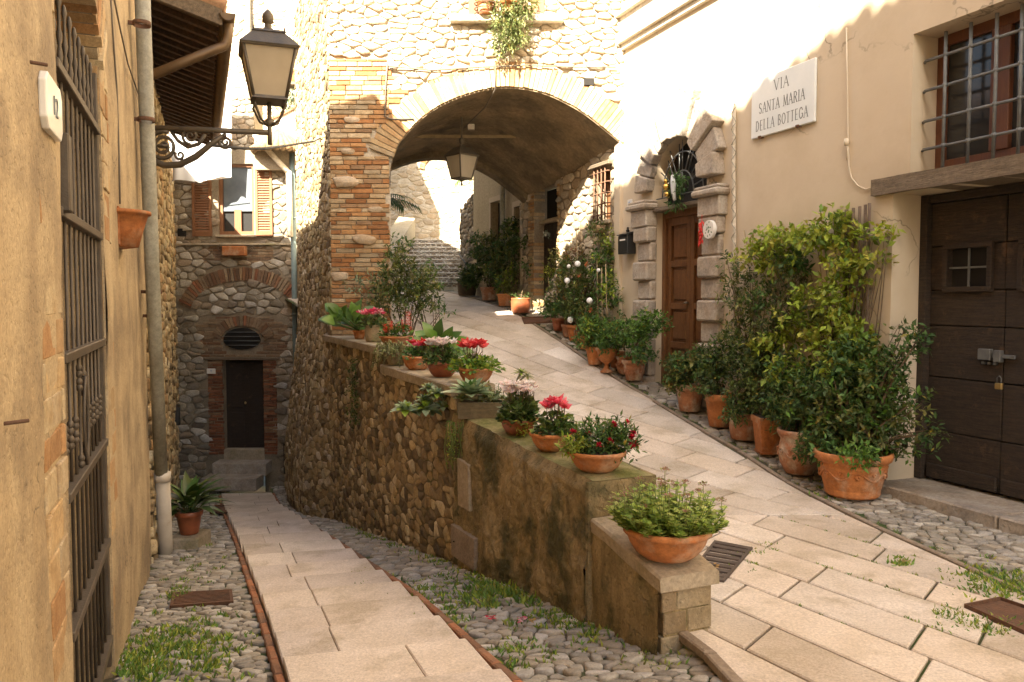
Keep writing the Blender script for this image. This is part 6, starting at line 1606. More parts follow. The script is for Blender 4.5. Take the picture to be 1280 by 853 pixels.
# shrubs behind the far parapet
def stand(px, py, zf=zramp): return on_ground(px, py, zf)
def shrub(name, label, p, R0, H, kind, material, bl, size, pal, seed, group, dens=1, aspect=.5, clump=6, stem='stem', r0=.01, per=2, up=.35, gloss=False, cat='potted plant', big=False):
    T = Thing(name, label, cat, WD, tuple(p), group); T.p = Vector(p)
    zt = pot_part(T, tuple(p), R0, H, kind, material)
    m = MB(); blobs(m, bl, size, pal, dens, seed, aspect, clump, up=up, big=big); T.part('foliage', m, 'leaf_gloss' if gloss else 'leaf')
    s = MB(); stemset(s, (p[0], p[1], p[2]+zt-.02), bl, r0, seed+1, per=per); T.part('stems', s, stem)
    return T
def Bp(px, py, Y, rx, ry, rz, n, pal=None):   # a blob of leaves centred where the photo shows it, at depth Y
    p = at(px, py, Y); return (tuple(p), (rx, ry, rz), pal, n)
p = Vector((-1.35, 10.4, zramp(-1.35, 10.4)))
shrub('dark_shrub', 'bushy dark evergreen in a pot behind the red salvia', p, .2, .3, 'deep', 'terracotta_old',
      [Bp(505, 350, 10.3, .33, .25, .25, 700), Bp(520, 375, 10.2, .3, .25, .2, 500), Bp(480, 375, 10.4, .22, .2, .2, 260), Bp(497, 325, 10.3, .14, .14, .2, 160), Bp(535, 352, 10.2, .14, .12, .2, 160), Bp(556, 386, 10.0, .06, .06, .1, 30, G_MID)], .055, G_DARK+G_OLIVE, 71, 'potted shrubs behind the parapet', aspect=.35, r0=.015)
p = Vector((-1.95, 10.9, -.5))
shrub('variegated_shrub', 'thin leaved shrub against the brick pier behind the large leaved plant', p+Vector((.1, .05, -.45)), .14, .25, 'deep', 'terracotta_old',
      [Bp(443, 357, 10.9, .16, .1, .1, 60, G_GREY), Bp(462, 352, 10.9, .14, .1, .12, 70, G_GREY), Bp(478, 345, 10.9, .1, .1, .15, 60), Bp(470, 372, 10.8, .15, .1, .12, 80)], .05, G_MID+G_GREY, 73, 'potted shrubs behind the parapet', aspect=.35)
p = Vector((-1.05, 10.9, zramp(-1.05, 10.9)))
T = shrub('thin_sapling', 'tall thin sapling with a white blossom behind the parapet', p, .13, .22, 'deep', 'terracotta', [Bp(501, 318, 10.9, .06, .06, .12, 40), Bp(540, 335, 10.8, .07, .05, .08, 24, G_FRESH), Bp(545, 372, 10.6, .05, .05, .14, 30), Bp(495, 303, 10.9, .05, .05, .08, 26), Bp(512, 308, 10.9, .08, .05, .08, 26)], .06, G_MID+G_DARK, 75, 'potted shrubs behind the parapet', aspect=.4)
m = MB(); q = at(512, 319, 10.8)
for k in range(8): leaf(m, q, Vector((math.cos(k), math.sin(k), .3)), Vector((0, 0, 1)), .07, .035, (.8, .74, .66))
T.part('flower', m, 'petal')

# ------------------------------------------------------------------ pots along the cream house
GH = 'pots along the cream house'
def gpot(px, py, R0):
    p = on_ground(px, py, zramp, .02); u, w, z = R.loc(p)
    if w > -R0-.05: p = R.pt(u, -R0-.05, z)
    p.z = zramp(p.x, p.y)+.012
    return p
def W_(px, py, w):      # world point at distance |w| before the cream wall
    u, z = R.hit(px, py, w); return R.pt(u, w, z)
def Bw(px, py, w, rx, rz, n, pal=None, ry=None): return (tuple(W_(px, py, w)), (rx, ry or rx*.7, rz), pal, n)
p = gpot(1065, 617, .30)
T = shrub('garland_pot', 'largest terracotta pot with a garland, with a dark jasmine climbing from it', p, .305, .37, 'big', 'terracotta',
      [Bw(1090, 540, -.35, .22, .22, 900), Bw(1040, 545, -.45, .22, .18, 800), Bw(1060, 500, -.35, .28, .25, 1100), Bw(1105, 480, -.25, .18, .25, 600), Bw(1020, 500, -.4, .22, .2, 700),
       Bw(1070, 455, -.25, .25, .18, 700, G_MID+G_LIME[3:4]), Bw(1120, 520, -.2, .14, .25, 300), Bw(1130, 440, -.12, .12, .1, 120, G_MID), Bw(1148, 425, -.1, .08, .06, 50, G_MID), Bw(1150, 505, -.12, .1, .08, 60), Bw(1165, 545, -.14, .09, .08, 60), Bw(1140, 560, -.12, .07, .08, 50), Bw(1128, 410, -.08, .06, .06, 24), Bw(1075, 572, -.62, .12, .05, 160, G_FRESH), Bw(1040, 566, -.6, .12, .05, 130, G_MID)],
      .05, G_DARK+G_MID+G_OLIVE+G_FRESH[:1], 81, GH, aspect=.42, r0=.018, per=3)
p = gpot(999, 590, .19)
T = shrub('jar_pot', 'rolled rim terracotta jar between the garland pot and the square pot', p, .20, .40, 'jar', 'terracotta_old',
      [Bw(1000, 530, -.4, .18, .18, 520), Bw(985, 500, -.35, .2, .2, 600), Bw(1012, 565, -.6, .1, .09, 160), Bw(985, 465, -.3, .2, .18, 380, G_MID), Bw(1015, 470, -.3, .14, .14, 250, G_MID)], .045, G_DARK+G_MID, 82, GH, aspect=.42, per=3)
p = gpot(962, 565, .14)
shrub('square_pot', 'square ribbed terracotta pot with a dark bush', p, .145, .36, 'square', 'terracotta', [Bw(960, 500, -.3, .18, .22, 620), Bw(950, 465, -.25, .2, .2, 520), Bw(975, 520, -.4, .12, .12, 200)], .04, G_DARK, 83, GH, aspect=.42, per=3)
p = gpot(930, 548, .14)
shrub('barrel_pot', 'rounded clay pot half hidden by dark leaves left of the square pot', p, .15, .28, 'barrel', 'terracotta_old', [Bw(928, 500, -.3, .17, .2, 600), Bw(920, 520, -.45, .1, .1, 160), Bw(925, 455, -.25, .18, .2, 420)], .04, G_DARK, 84, GH, aspect=.42, per=3)
p = gpot(899, 532, .16)
shrub('plain_pot', 'plain wide rimmed terracotta pot, second of the leafy row from the brown door', p, .165, .36, 'deep', 'terracotta', [Bw(895, 465, -.3, .2, .17, 700), Bw(885, 485, -.4, .14, .1, 240), Bw(905, 440, -.25, .17, .16, 330)], .04, G_DARK+G_MID[:1], 85, GH, aspect=.45, per=3)
p = gpot(862, 513, .16)
shrub('clay_pot', 'ochre stained clay pot with a low bush just right of the brown door', p, .175, .32, 'deep', 'terracotta_old', [Bw(855, 462, -.35, .24, .16, 900), Bw(845, 480, -.4, .14, .1, 220), Bw(875, 450, -.3, .14, .14, 300)], .04, G_MID+G_OLIVE, 86, GH, aspect=.5, per=3)
# tall climbers on the wall
GC = 'climbers on the cream wall'
def climber(name, label, root, bl, size, pal, seed, aspect=.5):
    T = Thing(name, label, 'climber', WD, tuple(root), GC)
    m = MB(); blobs(m, bl, size, pal, 1, seed, aspect, 6); T.part('foliage', m, 'leaf')
    s = MB(); stemset(s, root, bl, .014, seed+1, per=2); T.part('stems', s, 'stem')
rt = R.pt(R.hit(1065, 580, -.1)[0], -.1, -1.2)
climber('lime_climber', 'bright lime green climber spreading over the trellis', rt,
        [Bw(1050, 290, -.12, .2, .09, 210), Bw(1020, 300, -.12, .18, .1, 210), Bw(985, 305, -.12, .18, .09, 190), Bw(960, 300, -.12, .16, .09, 110), Bw(1040, 272, -.12, .12, .05, 60), Bw(1085, 300, -.1, .07, .05, 30), Bw(1100, 297, -.1, .07, .05, 34), Bw(1112, 288, -.1, .04, .03, 12),
         Bw(1060, 330, -.12, .14, .09, 150), Bw(1092, 330, -.12, .09, .05, 60), Bw(945, 318, -.12, .18, .09, 170), Bw(1000, 330, -.12, .16, .08, 120, G_MID+G_LIME[:2]), Bw(965, 335, -.12, .14, .08, 120), Bw(1050, 350, -.12, .12, .07, 90), Bw(1075, 355, -.12, .06, .04, 20), Bw(1050, 378, -.14, .18, .09, 150), Bw(1015, 375, -.14, .16, .08, 130), Bw(1000, 400, -.14, .2, .09, 150), Bw(1060, 395, -.15, .16, .09, 130), Bw(1030, 425, -.18, .2, .1, 190), Bw(975, 430, -.18, .18, .08, 130),
         Bw(1070, 420, -.18, .15, .12, 170), Bw(1050, 455, -.25, .2, .12, 220), Bw(955, 435, -.2, .12, .08, 80), Bw(990, 465, -.3, .2, .12, 150), Bw(1070, 345, -.12, .05, .05, 20), Bw(1035, 400, -.12, .2, .2, 60, G_OLIVE)], .058, G_LIME+G_LIME+G_FRESH[3:], 91, .52)
rt = R.pt(R.hit(940, 560, -.1)[0], -.08, -1.1)
climber('jasmine_climber', 'dark fine leaved jasmine climbing beside the conduit', rt,
        [Bw(930, 345, -.12, .2, .12, 190), Bw(915, 365, -.12, .16, .12, 120), Bw(935, 385, -.12, .22, .14, 300), Bw(960, 370, -.12, .22, .16, 340, G_MID+G_DARK), Bw(925, 420, -.15, .24, .14, 330), Bw(965, 415, -.15, .24, .16, 400), Bw(990, 350, -.12, .16, .12, 170), Bw(985, 385, -.12, .16, .14, 220), Bw(945, 440, -.2, .24, .12, 300), Bw(912, 330, -.1, .1, .08, 40), Bw(985, 330, -.1, .2, .08, 120)], .045, G_DARK+G_OLIVE+G_MID[:1], 92, .38)
# trellis
T = Thing('trellis', 'weathered grey wooden lattice behind the lime climber', 'trellis', R, (R.hit(1075, 420)[0], -.04, -1.3))
for k, px in enumerate((1058, 1067, 1075, 1082, 1087)):
    q = R.hit(px, 262-k*2, -.05); m = MB(); m.box(q[0]-.012, q[0]+.012, -.062, -.042, -1.2, q[1]+.0, ch=.003); T.part('slat', m, 'trellis_wood')
for z in (-.9, -.4, .1, .55):
    a, c = R.hit(1054, 300, -.05)[0], R.hit(1091, 300, -.05)[0]; m = MB(); m.box(a, c, -.04, -.022, z-.012, z+.012, ch=.003); T.part('rail', m, 'trellis_wood')
for (a, c, lab) in (((980, 430), (979, 560), 'upright pale cane in the leafy row'), ((968, 455), (980, 495), 'slanting pale cane in the leafy row'), ((930, 288), (937, 320), 'short grey cane leaning left above the jasmine'), ((943, 288), (938, 320), 'short grey cane leaning right above the jasmine')):
    m = MB(); m.tube([W_(*a, -.3 if a[1] > 400 else -.06), W_(*c, -.35 if a[1] > 400 else -.06)], .008, 6); single('cane', m, 'cane', lab, 'cane', WD, tuple(W_(*c, -.3)), 'garden canes')

# middle group beside the arched doorway
GM = 'pots between the arch and the brown door'
FERN = G_FRESH+G_MID
def mid(name, label, px, py, R0, H, kind, material, bl, size, pal, seed, **k): return shrub(name, label, gpot(px, py, R0), R0, H, kind, material, bl, size, pal, seed, GM, **k)
mid('relief_pot', 'terracotta pot with a relief band and low green leaves left of the brown door', 805, 473, .165, .27, 'flower', 'terracotta_old', [Bw(803, 445, -.4, .2, .09, 200, G_MID)], .045, G_MID, 101, aspect=.5)
mid('round_jar', 'round bellied clay jar squeezed behind the relief pot', 791, 466, .14, .24, 'jar', 'terracotta_old', [Bw(815, 405, -.25, .2, .15, 420), Bw(800, 420, -.35, .15, .14, 300)], .045, FERN, 102)
mid('tapered_pot', 'tapered terracotta pot behind the pedestal urn', 777, 458, .12, .22, 'deep', 'terracotta', [Bw(785, 415, -.35, .24, .18, 620), Bw(765, 425, -.4, .2, .14, 420)], .045, FERN, 103)
T = mid('pedestal_urn', 'terracotta urn on a narrow foot in front of the fern pots', 758, 465, .15, .33, 'urn', 'terracotta', [Bw(757, 432, -.5, .16, .05, 90)], .04, G_MID, 104)
mid('fern_pot', 'wide terracotta pot under arching bright fern left of the urn', 744, 455, .14, .25, 'deep', 'terracotta', [Bw(750, 412, -.4, .26, .16, 700, FERN+G_LIME[1:2]), Bw(738, 425, -.5, .18, .12, 360, FERN)], .05, FERN, 105, aspect=.4)
mid('small_clay_pot', 'small clay pot at the foot of the ornamented shrub, nearest the fern', 731, 436, .12, .2, 'flower', 'terracotta', [Bw(735, 405, -.35, .15, .1, 160)], .045, FERN, 106)
mid('bedding_pot', 'square terracotta pot under the shrub hung with white balls', 727, 431, .11, .22, 'square', 'terracotta_old', [Bw(715, 385, -.3, .2, .12, 320, G_DARK)], .045, G_DARK, 107)
mid('dull_pot', 'dull brown pot under the left side of the ornamented shrub', 711, 421, .12, .2, 'deep', 'terracotta_old', [Bw(706, 385, -.3, .18, .14, 260, G_MID)], .045, G_MID, 108)
mid('nursery_pot', 'small reddish pot beside the door under the arch', 698, 413, .11, .2, 'deep', 'terracotta_glaze', [Bw(690, 385, -.3, .2, .14, 300, G_MID)], .05, G_MID, 109)
p = gpot(722, 425, .15); 
T = shrub('ornamented_shrub', 'tall rambling shrub hung with white balls against the stone wall', R.pt(R.loc(p)[0], -.2, p.z), .14, .24, 'deep', 'terracotta',
          [Bw(715, 340, -.2, .25, .2, 420), Bw(700, 365, -.25, .2, .2, 320), Bw(740, 340, -.2, .22, .2, 360), Bw(755, 330, -.15, .18, .25, 330, G_MID+G_LIME[:1]), Bw(725, 370, -.25, .28, .16, 420), Bw(760, 370, -.2, .2, .25, 330, G_MID+G_LIME[:1]), Bw(735, 395, -.3, .24, .12, 260), Bw(700, 325, -.15, .16, .12, 120, G_OLIVE), Bw(690, 345, -.2, .14, .12, 120, G_LIME+G_OLIVE), Bw(722, 318, -.15, .16, .1, 90, [(.3, .14, .08), (.2, .16, .07)]), Bw(762, 300, -.12, .08, .12, 60, G_LIME)], .05, G_DARK+G_OLIVE+G_MID, 111, GM, aspect=.45, r0=.014, per=3)
for k, (px, py, r) in enumerate(((722, 330, .043), (709, 351, .043), (737, 376, .043), (713, 400, .045), (711, 333, .028), (748, 338, .026))):
    q = W_(px, py, -.5); m = MB(); m.lathe([(r*math.sin(math.pi*j/8), -r*math.cos(math.pi*j/8)) for j in range(9)], tuple(q), 14); T.part('white_ball', m, 'white_ball')
for (px, py) in ((738, 388), (733, 330), (724, 345), (705, 372)):
    q = W_(px, py, -.42); m = MB(); r_ = random.Random(px)
    for j in range(10): leaf(m, q, rdir(r_), Vector((0, 0, 1)), .05, .03, (.55, .16, .06))
    T.part('dry_bloom', m, 'petal')
for k, (a, c) in enumerate((((746, 325), (748, 410)), ((752, 335), (753, 415)), ((757, 330), (759, 410)), ((685, 345), (690, 390)), ((720, 285), (722, 330)))):
    m = MB(); m.tube([W_(*a, -.25), W_(*c, -.32)], .008, 5); single('bamboo_cane', m, 'cane', ['leftmost of the three close canes in the ornamented shrub', 'middle of the three close canes in the ornamented shrub', 'rightmost of the three close canes in the ornamented shrub', 'leaning cane beside the door under the arch', 'thin rusty stake standing above the ornamented shrub'][k], 'cane', WD, tuple(W_(*c, -.32)), 'garden canes')
q = W_(749, 285, -.1)
T = Thing('hanging_plant', 'small green plant hanging under the barred window beyond the corner', 'plant', WD, tuple(q))
m = MB(); blobs(m, [(tuple(q), (.16, .09, .1), None, 200), (tuple(q-Vector((0, 0, .14))), (.08, .05, .1), None, 70)], .05, G_MID+G_OLIVE, 1, 7, .3, up=-.2); T.part('foliage', m, 'leaf')
m = MB(); m.lathe([(0, -.08), (.08, -.07), (.11, .03), (0, .03)], tuple(q), 12); T.part('basket', m, 'wicker')
q = W_(684, 293, -.06); m = MB(); r_ = random.Random(2)
for j in range(26): leaf(m, q+rdir(r_)*.05, rdir(r_), Vector((0, 0, 1)), .07, .03, pick([(.4, .42, .4), (.2, .25, .2), (.6, .6, .58)], r_))
single('door_ornament', m, 'leaf', 'silvery sprig hanging on the plank door under the arch', 'decoration', WD, tuple(q))
q = W_(737, 285, -.03); 

# far group under and beyond the arch
GF = 'pots beyond the arch'
def far(name, label, px, py, R0, H, kind, material, bl, size, pal, seed, **k): return shrub(name, label, gpot(px, py, R0), R0, H, kind, material, bl, size, pal, seed, GF, **k)
far('round_planter', 'round reddish planter with a thin plant at the edge of the sun patch', 651, 391, .17, .26, 'barrel', 'terracotta_glaze', [Bw(650, 371, -.3, .16, .06, 110, G_DARK), Bw(655, 335, -.15, .1, .2, 60, G_MID)], .05, G_DARK, 121)
far('orange_trough', 'orange terracotta planter catching the sun beyond the arch', 632, 382, .16, .22, 'square', 'terracotta', [Bw(637, 350, -.2, .12, .25, 200, G_OLIVE+G_LIME[:1]), Bw(628, 355, -.25, .14, .14, 200, G_LIME+G_MID)], .05, G_MID, 122)
far('box_planter', 'boxy terracotta planter behind the sunlit one', 616, 375, .16, .26, 'square', 'terracotta_old', [Bw(620, 340, -.2, .2, .25, 420), Bw(612, 320, -.15, .2, .16, 260), Bw(630, 310, -.15, .14, .25, 260), Bw(600, 315, -.2, .16, .08, 120)], .055, G_MID+G_OLIVE, 123)
far('dark_tub', 'dark tub with a leafy bush farthest down the street', 599, 369, .2, .34, 'barrel', 'stem', [Bw(592, 345, -.35, .3, .18, 620, G_DARK), Bw(585, 352, -.45, .16, .12, 200, G_DARK), Bw(603, 325, -.2, .16, .2, 240, G_DARK)], .07, G_DARK, 124)
rt = R.pt(R.hit(643, 370, -.1)[0], -.12, -.2)
climber('wall_vine', 'dark vine climbing the wall between the tall windows beyond the arch', rt, [Bw(638, 285, -.1, .12, .14, 200, G_DARK), Bw(641, 310, -.1, .1, .3, 260, G_DARK), Bw(640, 345, -.1, .12, .3, 220, G_MID+G_OLIVE), Bw(652, 303, -.1, .14, .08, 80, G_DARK), Bw(630, 330, -.1, .2, .25, 220, G_OLIVE)], .06, G_DARK, 131)
rt = R.pt(R.hit(615, 365, -.1)[0], -.12, .1)
climber('street_vine', 'thin vine trained over the cream wall near the far steps', rt, [Bw(600, 300, -.12, .26, .05, 130, G_MID), Bw(612, 300, -.12, .2, .12, 160, G_OLIVE), Bw(595, 318, -.12, .18, .06, 60), Bw(618, 325, -.12, .18, .2, 160)], .06, G_MID+G_OLIVE, 132)
# cover slab beside the far pots
# palm behind the pier, palm on the garden wall
def palm(name, label, p, h, nf, ln, seed, pal):
    T = Thing(name, label, 'palm', WD, tuple(p)); r = random.Random(seed); tr = MB(); top = Vector(p)+Vector((0, 0, h)); tr.tube([p, lerp(Vector(p), top, .5)+Vector((.03, 0, 0)), top], [.09, .075, .07], 10); T.part('trunk', tr, 'stem')
    m = MB()
    for k in range(nf):
        a = 6.28*k/nf+r.random()*.4; el = r.uniform(-.1, 1.0); d = Vector((math.cos(a)*math.cos(el), math.sin(a)*math.cos(el), math.sin(el))); pts = [top+d*ln*t-Vector((0, 0, 1))*ln*.55*t*t for t in [j/7 for j in range(8)]]
        m.tube(pts, .008, 4, (.1, .14, .04))
        for j in range(1, 8):
            for s_ in (-1, 1):
                for h_ in (0, .5):
                    q = lerp(pts[j-1], pts[j], h_+.2); side = d.cross(Vector((0, 0, 1))).normalized()*s_; leaf(m, q, (side*.7+d*.7-Vector((0, 0, .5))).normalized(), Vector((0, 0, 1)), ln*.42, .03, pick(pal, r, .25), False, .8)
    T.part('crown', m, 'leaf')
palm('palm', 'palm tree whose fronds show behind the brick pier', Vector((-2.62, 15.4, -.1)), 1.95, 13, .85, 3, G_DARK+G_MID)
palm('palm', 'palm rising over the garden wall beyond the arch', Vector((-.55, 22.5, 1.2)), 2.6, 13, 1.1, 4, G_MID)

# plants of the upper windows
p = at(636, 8, 11.0)
T = Thing('sill_plant', 'pale green plant cascading from the sill over the arch', 'plant', WD, tuple(at(636, 20, 11.05)))
P_SILL = [(.16, .20, .07), (.22, .25, .10), (.28, .26, .12), (.12, .15, .05)]
m = MB(); blobs(m, [Bp(636, 5, 11.0, .3, .12, .18, 420), Bp(632, 30, 11.0, .22, .1, .2, 420), Bp(640, 45, 11.0, .16, .1, .2, 260), Bp(625, 55, 11.03, .12, .08, .16, 130), Bp(650, 40, 11.03, .14, .08, .25, 160), Bp(655, 8, 11.0, .2, .1, .15, 200)], .05, P_SILL, 1, 141, .35, up=-.5); T.part('foliage', m, 'leaf')
m = MB(); stemset(m, tuple(at(636, 15, 11.05)), [Bp(632, 50, 11.0, .2, .05, .2, 1), Bp(645, 45, 11.0, .2, .05, .2, 1)], .008, 3, per=5); T.part('stems', m, 'stem')
m = MB(); q = at(636, 12, 11.1); m.lathe(prof('deep', .13, .2), (q.x, 11.08, at(636, 22, 11.1).z-.0), 18); T.part('pot', m, 'terracotta')
q = at(606, 6, 11.05); T = Thing('wire_pot_holder', 'dark wire pot holder with an orange pot on the sill over the arch', 'pot holder', WD, tuple(q))
m = MB()
for k in range(4): m.tube([(q.x+.14*math.cos(a), 11.08+.12*math.sin(a), q.z-.12+.07*k) for a in [2*math.pi*j/18 for j in range(19)]], .008, 5)
T.part('wire', m, 'rust'); m = MB(); m.lathe(prof('deep', .12, .2), (q.x, 11.08, q.z-.12), 18); T.part('pot', m, 'terracotta')
q = R.hit(778, 22, -.08); q = R.pt(q[0]+.05, -.1, 4.345)
T = Thing('yellow_flowers', 'pot of yellow flowers on the upper sill at the corner', 'potted plant', WD, tuple(q))
m = MB(); m.lathe(prof('deep', .1, .15), tuple(q), 16); T.part('pot', m, 'terracotta')
m = MB(); blobs(m, [(tuple(q+Vector((0, 0, .25))), (.14, .12, .14), None, 160)], .05, G_LIME, 1, 3, .4); T.part('foliage', m, 'leaf')
r_ = random.Random(1)
for k in range(10):
    c = q+Vector((r_.uniform(-.13, .13), r_.uniform(-.12, .05), r_.uniform(.2, .42))); m = MB()
    for j in range(10): leaf(m, c, rdir(r_), Vector((0, 0, 1)), .05, .035, (.85, .62, .02))
    T.part('flower', m, 'petal')
# window box under the shuttered window
q0 = B.hit(279, 308, -.15); q1 = B.hit(308, 320, -.15)
T = Thing('window_box', 'terracotta window box in a wire holder below the shuttered window', 'window box', B, (q0[0], -.15, q1[1]))
b = MB(); b.box(q0[0], q1[0], -.24, -.08, q1[1], q0[1]-.0, ch=.012); T.part('box', b, 'terracotta')
b = MB(); 
for x in (q0[0]-.08, q1[0]+.08): spiral(b, x, (q0[1]+q1[1])/2+.05, .07, 1.3, 0, -.1, .01)
b.tube([(q0[0]-.1, -.06, q0[1]-.02), (q1[0]+.1, -.06, q0[1]-.02)], .008, 5); T.part('holder', b, 'lamp_iron')
# terrace plants
q = at(371, 92, 18.0)
T = Thing('terrace_pot', 'orange pot with a dry plant high on the terrace wall', 'potted plant', WD, tuple(q))
m = MB(); m.lathe(prof('deep', .17, .26), (q.x, 18.0, q.z-.2), 18); T.part('pot', m, 'terracotta')
m = MB(); blobs(m, [Bp(374, 72, 18.0, .2, .2, .3, 110), Bp(378, 50, 18.1, .15, .15, .2, 90, [(.45, .38, .05)])], .08, G_OLIVE, 1, 5, .4); T.part('foliage', m, 'leaf')
m = MB(); m.box(q.x-.35, q.x+.4, 17.9, 18.3, q.z-.26, q.z-.2); T.part('shelf', m, 'old_beam')
m = MB(); blobs(m, [Bp(366, 128, 18.4, .3, .2, .22, 420), Bp(352, 136, 18.4, .2, .2, .18, 220), Bp(380, 118, 18.4, .25, .2, .25, 320)], .13, [(.16, .28, .20), (.20, .34, .26), (.12, .22, .12)], 1, 6, .12, up=1.2)
single('terrace_grass', m, 'leaf', 'blue green bushy plant on top of the terrace wall', 'plant', WD, tuple(at(366, 140, 18.4)))
# house number tile at the back door, wall box
q = B.hit(265, 464); T = Thing('door_number_tile', 'small white number tile on the brick jamb of the back door', 'tile', B, (q[0], -.03, q[1]))
b = MB(); b.box(q[0]-.09, q[0]+.09, -.055, -.035, q[1]-.055, q[1]+.055, ch=.008); T.part('plate', b, 'tile_white'); text(T, '9', .08, q[0], q[1], -.057, 'tile_blue', name='number')
q = L.hit(221, 518, -.06); b = MB(); b.box(q[0]-.25, q[0]+.1, -.12, -.01, q[1]-.17, q[1]+.17, ch=.01); single('letter_box', b, 'black_metal', 'black box on the rubble wall near the potted plant in the lane', 'box', L, (q[0], -.06, q[1]))
# strap leaved plant in the corner of the lane
p = on_ground(243, 682, zlow); p = L.pt(L.loc(p)[0], -.34, 0); p.z = zlow(p.x, p.y)
b = MB(); b.hexa([(p.x-.17, p.y-.2, p.z-.1), (p.x+.17, p.y-.2, p.z-.1), (p.x+.17, p.y+.2, p.z-.1), (p.x-.17, p.y+.2, p.z-.1), (p.x-.17, p.y-.2, p.z+.14), (p.x+.17, p.y-.2, p.z+.14), (p.x+.17, p.y+.2, p.z+.14), (p.x-.17, p.y+.2, p.z+.14)])
single('stone_block', b, 'cap_stone', 'pale stone block under the potted plant in the lower lane', 'stone block', WD, tuple(p), bevel=.02)
pp_ = (p.x, p.y, p.z+.144)
T = Thing('strap_leaf_plant', 'dark strap leaved plant in a reddish pot on the stone block in the lower lane', 'potted plant', WD, pp_)
pot_part(T, pp_, .15, .26, 'deep', 'terracotta_glaze')
m = MB(); r_ = random.Random(8)
for k in range(60):
    a = r_.random()*6.28; el = r_.uniform(.35, 1.4); d = Vector((math.cos(a)*math.cos(el), math.sin(a)*math.cos(el), math.sin(el))); st_ = Vector((p.x, p.y, p.z+.36)); e = st_+d*.15; leaf(m, e, d, Vector((0, 0, 1)), r_.uniform(.24, .40), .105, pick(G_MID+G_DARK, r_, .3), True, .6); m.tube([st_, e], .004, 4, (.08, .12, .04))
T.part('foliage', m, 'leaf_gloss')
# ------------------------------------------------------------------ drains and covers
def cover(name, label, corners, zf, material, bars=0, lift=.012, rim=.02, double=False):
    P_ = [on_ground(x, y, zf, lift) for x, y in corners]; o = (P_[0]+P_[2])/2; T = Thing(name, label, 'drain cover', WD, tuple(o))
    def pt(s_, t): return lerp(lerp(P_[0], P_[1], s_), lerp(P_[3], P_[2], s_), t)
    b = MB(); dz = Vector((0, 0, .012))
    def slabq(mb, s0, s1, t0, t1, z0, z1):
        q = [pt(s0, t0), pt(s1, t0), pt(s1, t1), pt(s0, t1)]; mb.hexa([tuple(v+Vector((0, 0, z0))) for v in q]+[tuple(v+Vector((0, 0, z1))) for v in q])
    r = rim
    for s0, s1, t0, t1 in ((0, 1, 0, r), (0, 1, 1-r, 1), (0, r, r, 1-r), (1-r, 1, r, 1-r)): slabq(b, s0, s1, t0, t1, -.02, .010)
    T.part('frame', b, material)
    b = MB(); slabq(b, r, 1-r, r, 1-r, -.02, -.008); T.part('bed', b, 'dark' if bars else material)
    for k in range(bars):
        m = MB(); t = r+(1-2*r)*(k+.5)/bars; h = (1-2*r)/bars*.28
        slabq(m, r, 1-r, t-h, t+h, -.006, .008); T.part('bar', m, material)
    return T
T = cover('drain_grate', 'square ribbed iron drain beside the largest bowl', [(858, 722), (905, 728), (941, 686), (893, 677)], zramp, 'grate_iron', 7, .004, .07)
cover('lane_grate', 'long rusty slotted grate across the cobbles of the lower lane', [(212, 759), (292, 753), (290, 738), (216, 742)], zlow, 'rust', 9, .012, .05)
cover('rusty_cover', 'rusty flat metal cover among grass at the right edge', [(1205, 757), (1290, 795), (1330, 775), (1250, 748)], zramp, 'rust', 0, .012, .02)
cover('far_cover', 'rusty plate beside the pots under the arch', [(655, 404), (700, 402), (692, 396), (652, 397)], zramp, 'rust', 0, .02, .02)
cover('step_plate', 'small dark metal plate left of the foot of the back door steps', [(262, 641), (285, 641), (291, 632), (268, 632)], zlow, 'rust', 0, .05, .05)

# ------------------------------------------------------------------ grass and weeds between the stones
m = MB(); r_ = random.Random(99)
def tuft(x, y, zf, n, h, pal=G_FRESH+G_LIME+G_OLIVE[1:2]+G_FRESH[1:2], sp=.03):
    for _ in range(n):
        q = Vector((x+r_.gauss(0, sp), y+r_.gauss(0, sp), 0)); q.z = zf(q.x, q.y)-.01; d = (Vector((r_.uniform(-.8, .8), r_.uniform(-.8, .8), r_.uniform(.5, 1.2)))).normalized()
        l_ = h*r_.uniform(.3, 1.25); leaf(m, q, d, Vector((r_.uniform(-1, 1), -1, .3)), l_, max(.005, l_*.3), pick(pal, r_, .25), False, .6)
def patch(px, py, rx, ry, n, h, zf, per=12, sp=.03):
    for _ in range(int(n*.8)):
        p = on_ground(px+r_.gauss(0, rx), py+r_.gauss(0, ry), zf); tuft(p.x, p.y, zf, per, h, sp=sp)
patch(215, 800, 28, 18, 90, .045, zlow); patch(255, 815, 22, 20, 70, .045, zlow); patch(185, 825, 16, 14, 60, .05, zlow); patch(170, 840, 16, 8, 40, .05, zlow); patch(240, 715, 20, 18, 30, .04, zlow); patch(225, 745, 8, 5, 14, .05, zlow)
patch(620, 745, 26, 9, 70, .055, zlow); patch(600, 735, 14, 6, 20, .05, zlow); patch(545, 740, 22, 12, 36, .04, zlow); patch(455, 718, 14, 8, 28, .04, zlow); patch(560, 765, 10, 14, 22, .04, zlow); patch(520, 750, 12, 8, 20, .04, zlow)
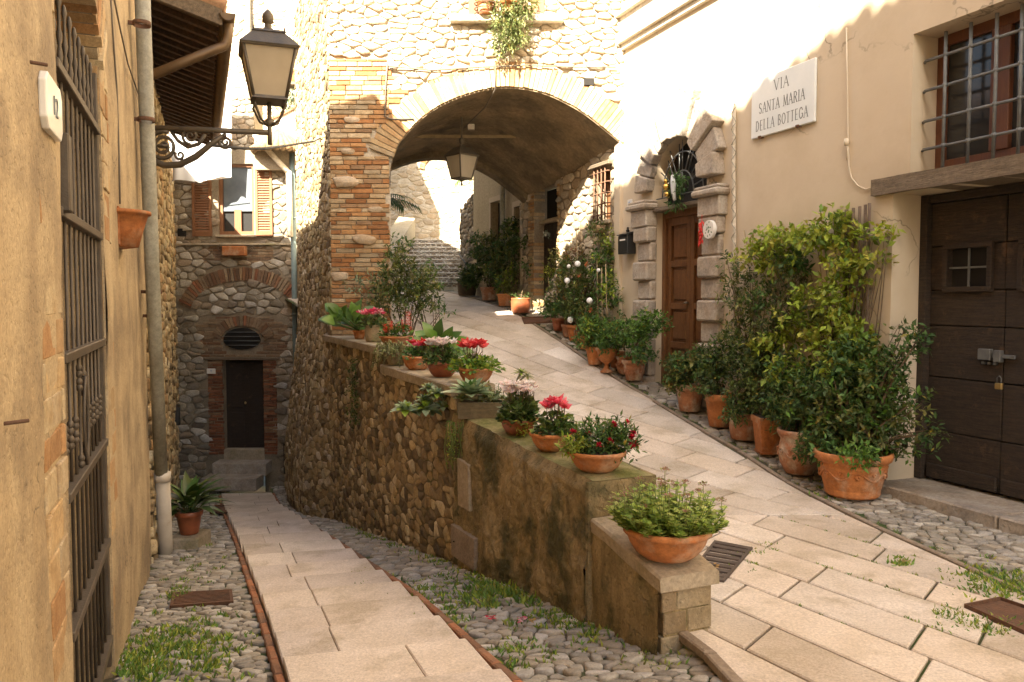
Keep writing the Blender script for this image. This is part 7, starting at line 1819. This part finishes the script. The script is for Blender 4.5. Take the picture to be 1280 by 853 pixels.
patch(650, 815, 18, 12, 26, .035, zlow); patch(735, 790, 18, 8, 22, .04, zlow); patch(690, 770, 20, 6, 24, .04, zlow); patch(850, 800, 14, 8, 20, .035, zlow); patch(800, 815, 30, 14, 16, .03, zlow)
patch(1235, 720, 25, 7, 60, .035, zramp); patch(1260, 735, 20, 6, 50, .04, zramp); patch(1240, 785, 30, 6, 30, .03, zramp); patch(1130, 705, 9, 3, 16, .04, zramp, 12, .02); patch(1190, 770, 10, 5, 20, .03, zramp)
patch(1040, 615, 12, 6, 12, .04, zramp); patch(940, 690, 14, 12, 20, .025, zramp, 10, .02)
for j in range(-7, 6):
    dA = Vector((.50, -.87, 0)).normalized(); dB = Vector((-.62, -.78, 0)).normalized(); h0 = Vector((1.15, 4.22, 0))+dB*.36*j
    for k in range(90):
        s_ = r_.uniform(-3.5, 4)
        if mnoise.noise(Vector((s_*1.6, j*3.1, 2))) < .05: continue
        p = h0+dA*s_
        if 3.0 < p.y < 6.1 and edgeL(p.y)+.05 < p.x < edgeR(p.y): tuft(p.x, p.y, zramp, 7, .022, sp=.009)
for k in range(90):
    y = r_.uniform(3, 12); tuft(edgeR(y)+.09, y, zramp, 6, .02, sp=.02)
for k in range(60):
    y = r_.uniform(3.8, 10); tuft(Q.pt(uq(y), -.12, 0).x, y, zlow, 8, .04, sp=.04)
struct('grass_tufts', m, 'leaf', 'stuff', 'short green grass and weeds in the joints of the cobbles and paving', 'grass')
# fallen petals
m = MB()
for (px, py, c, zf) in ((612, 771, CRIM, zlow), (616, 773, CRIM, zlow), (651, 772, PINK, zlow), (655, 776, PINK, zlow), (668, 776, [(.5, .3, .1)], zlow), (896, 707, [(.5, .3, .08)], zramp), (1128, 702, [(.3, .25, .1)], zramp)):
    p = on_ground(px, py, zf, .03)
    for j in range(5): leaf(m, p+Vector((r_.gauss(0, .012), r_.gauss(0, .012), 0)), Vector((r_.uniform(-1, 1), r_.uniform(-1, 1), .15)), Vector((0, 0, 1)), .03, .02, pick(c, r_))
struct('fallen_petals', m, 'petal', 'stuff', 'few fallen red and pink petals on the cobbles', 'petals')
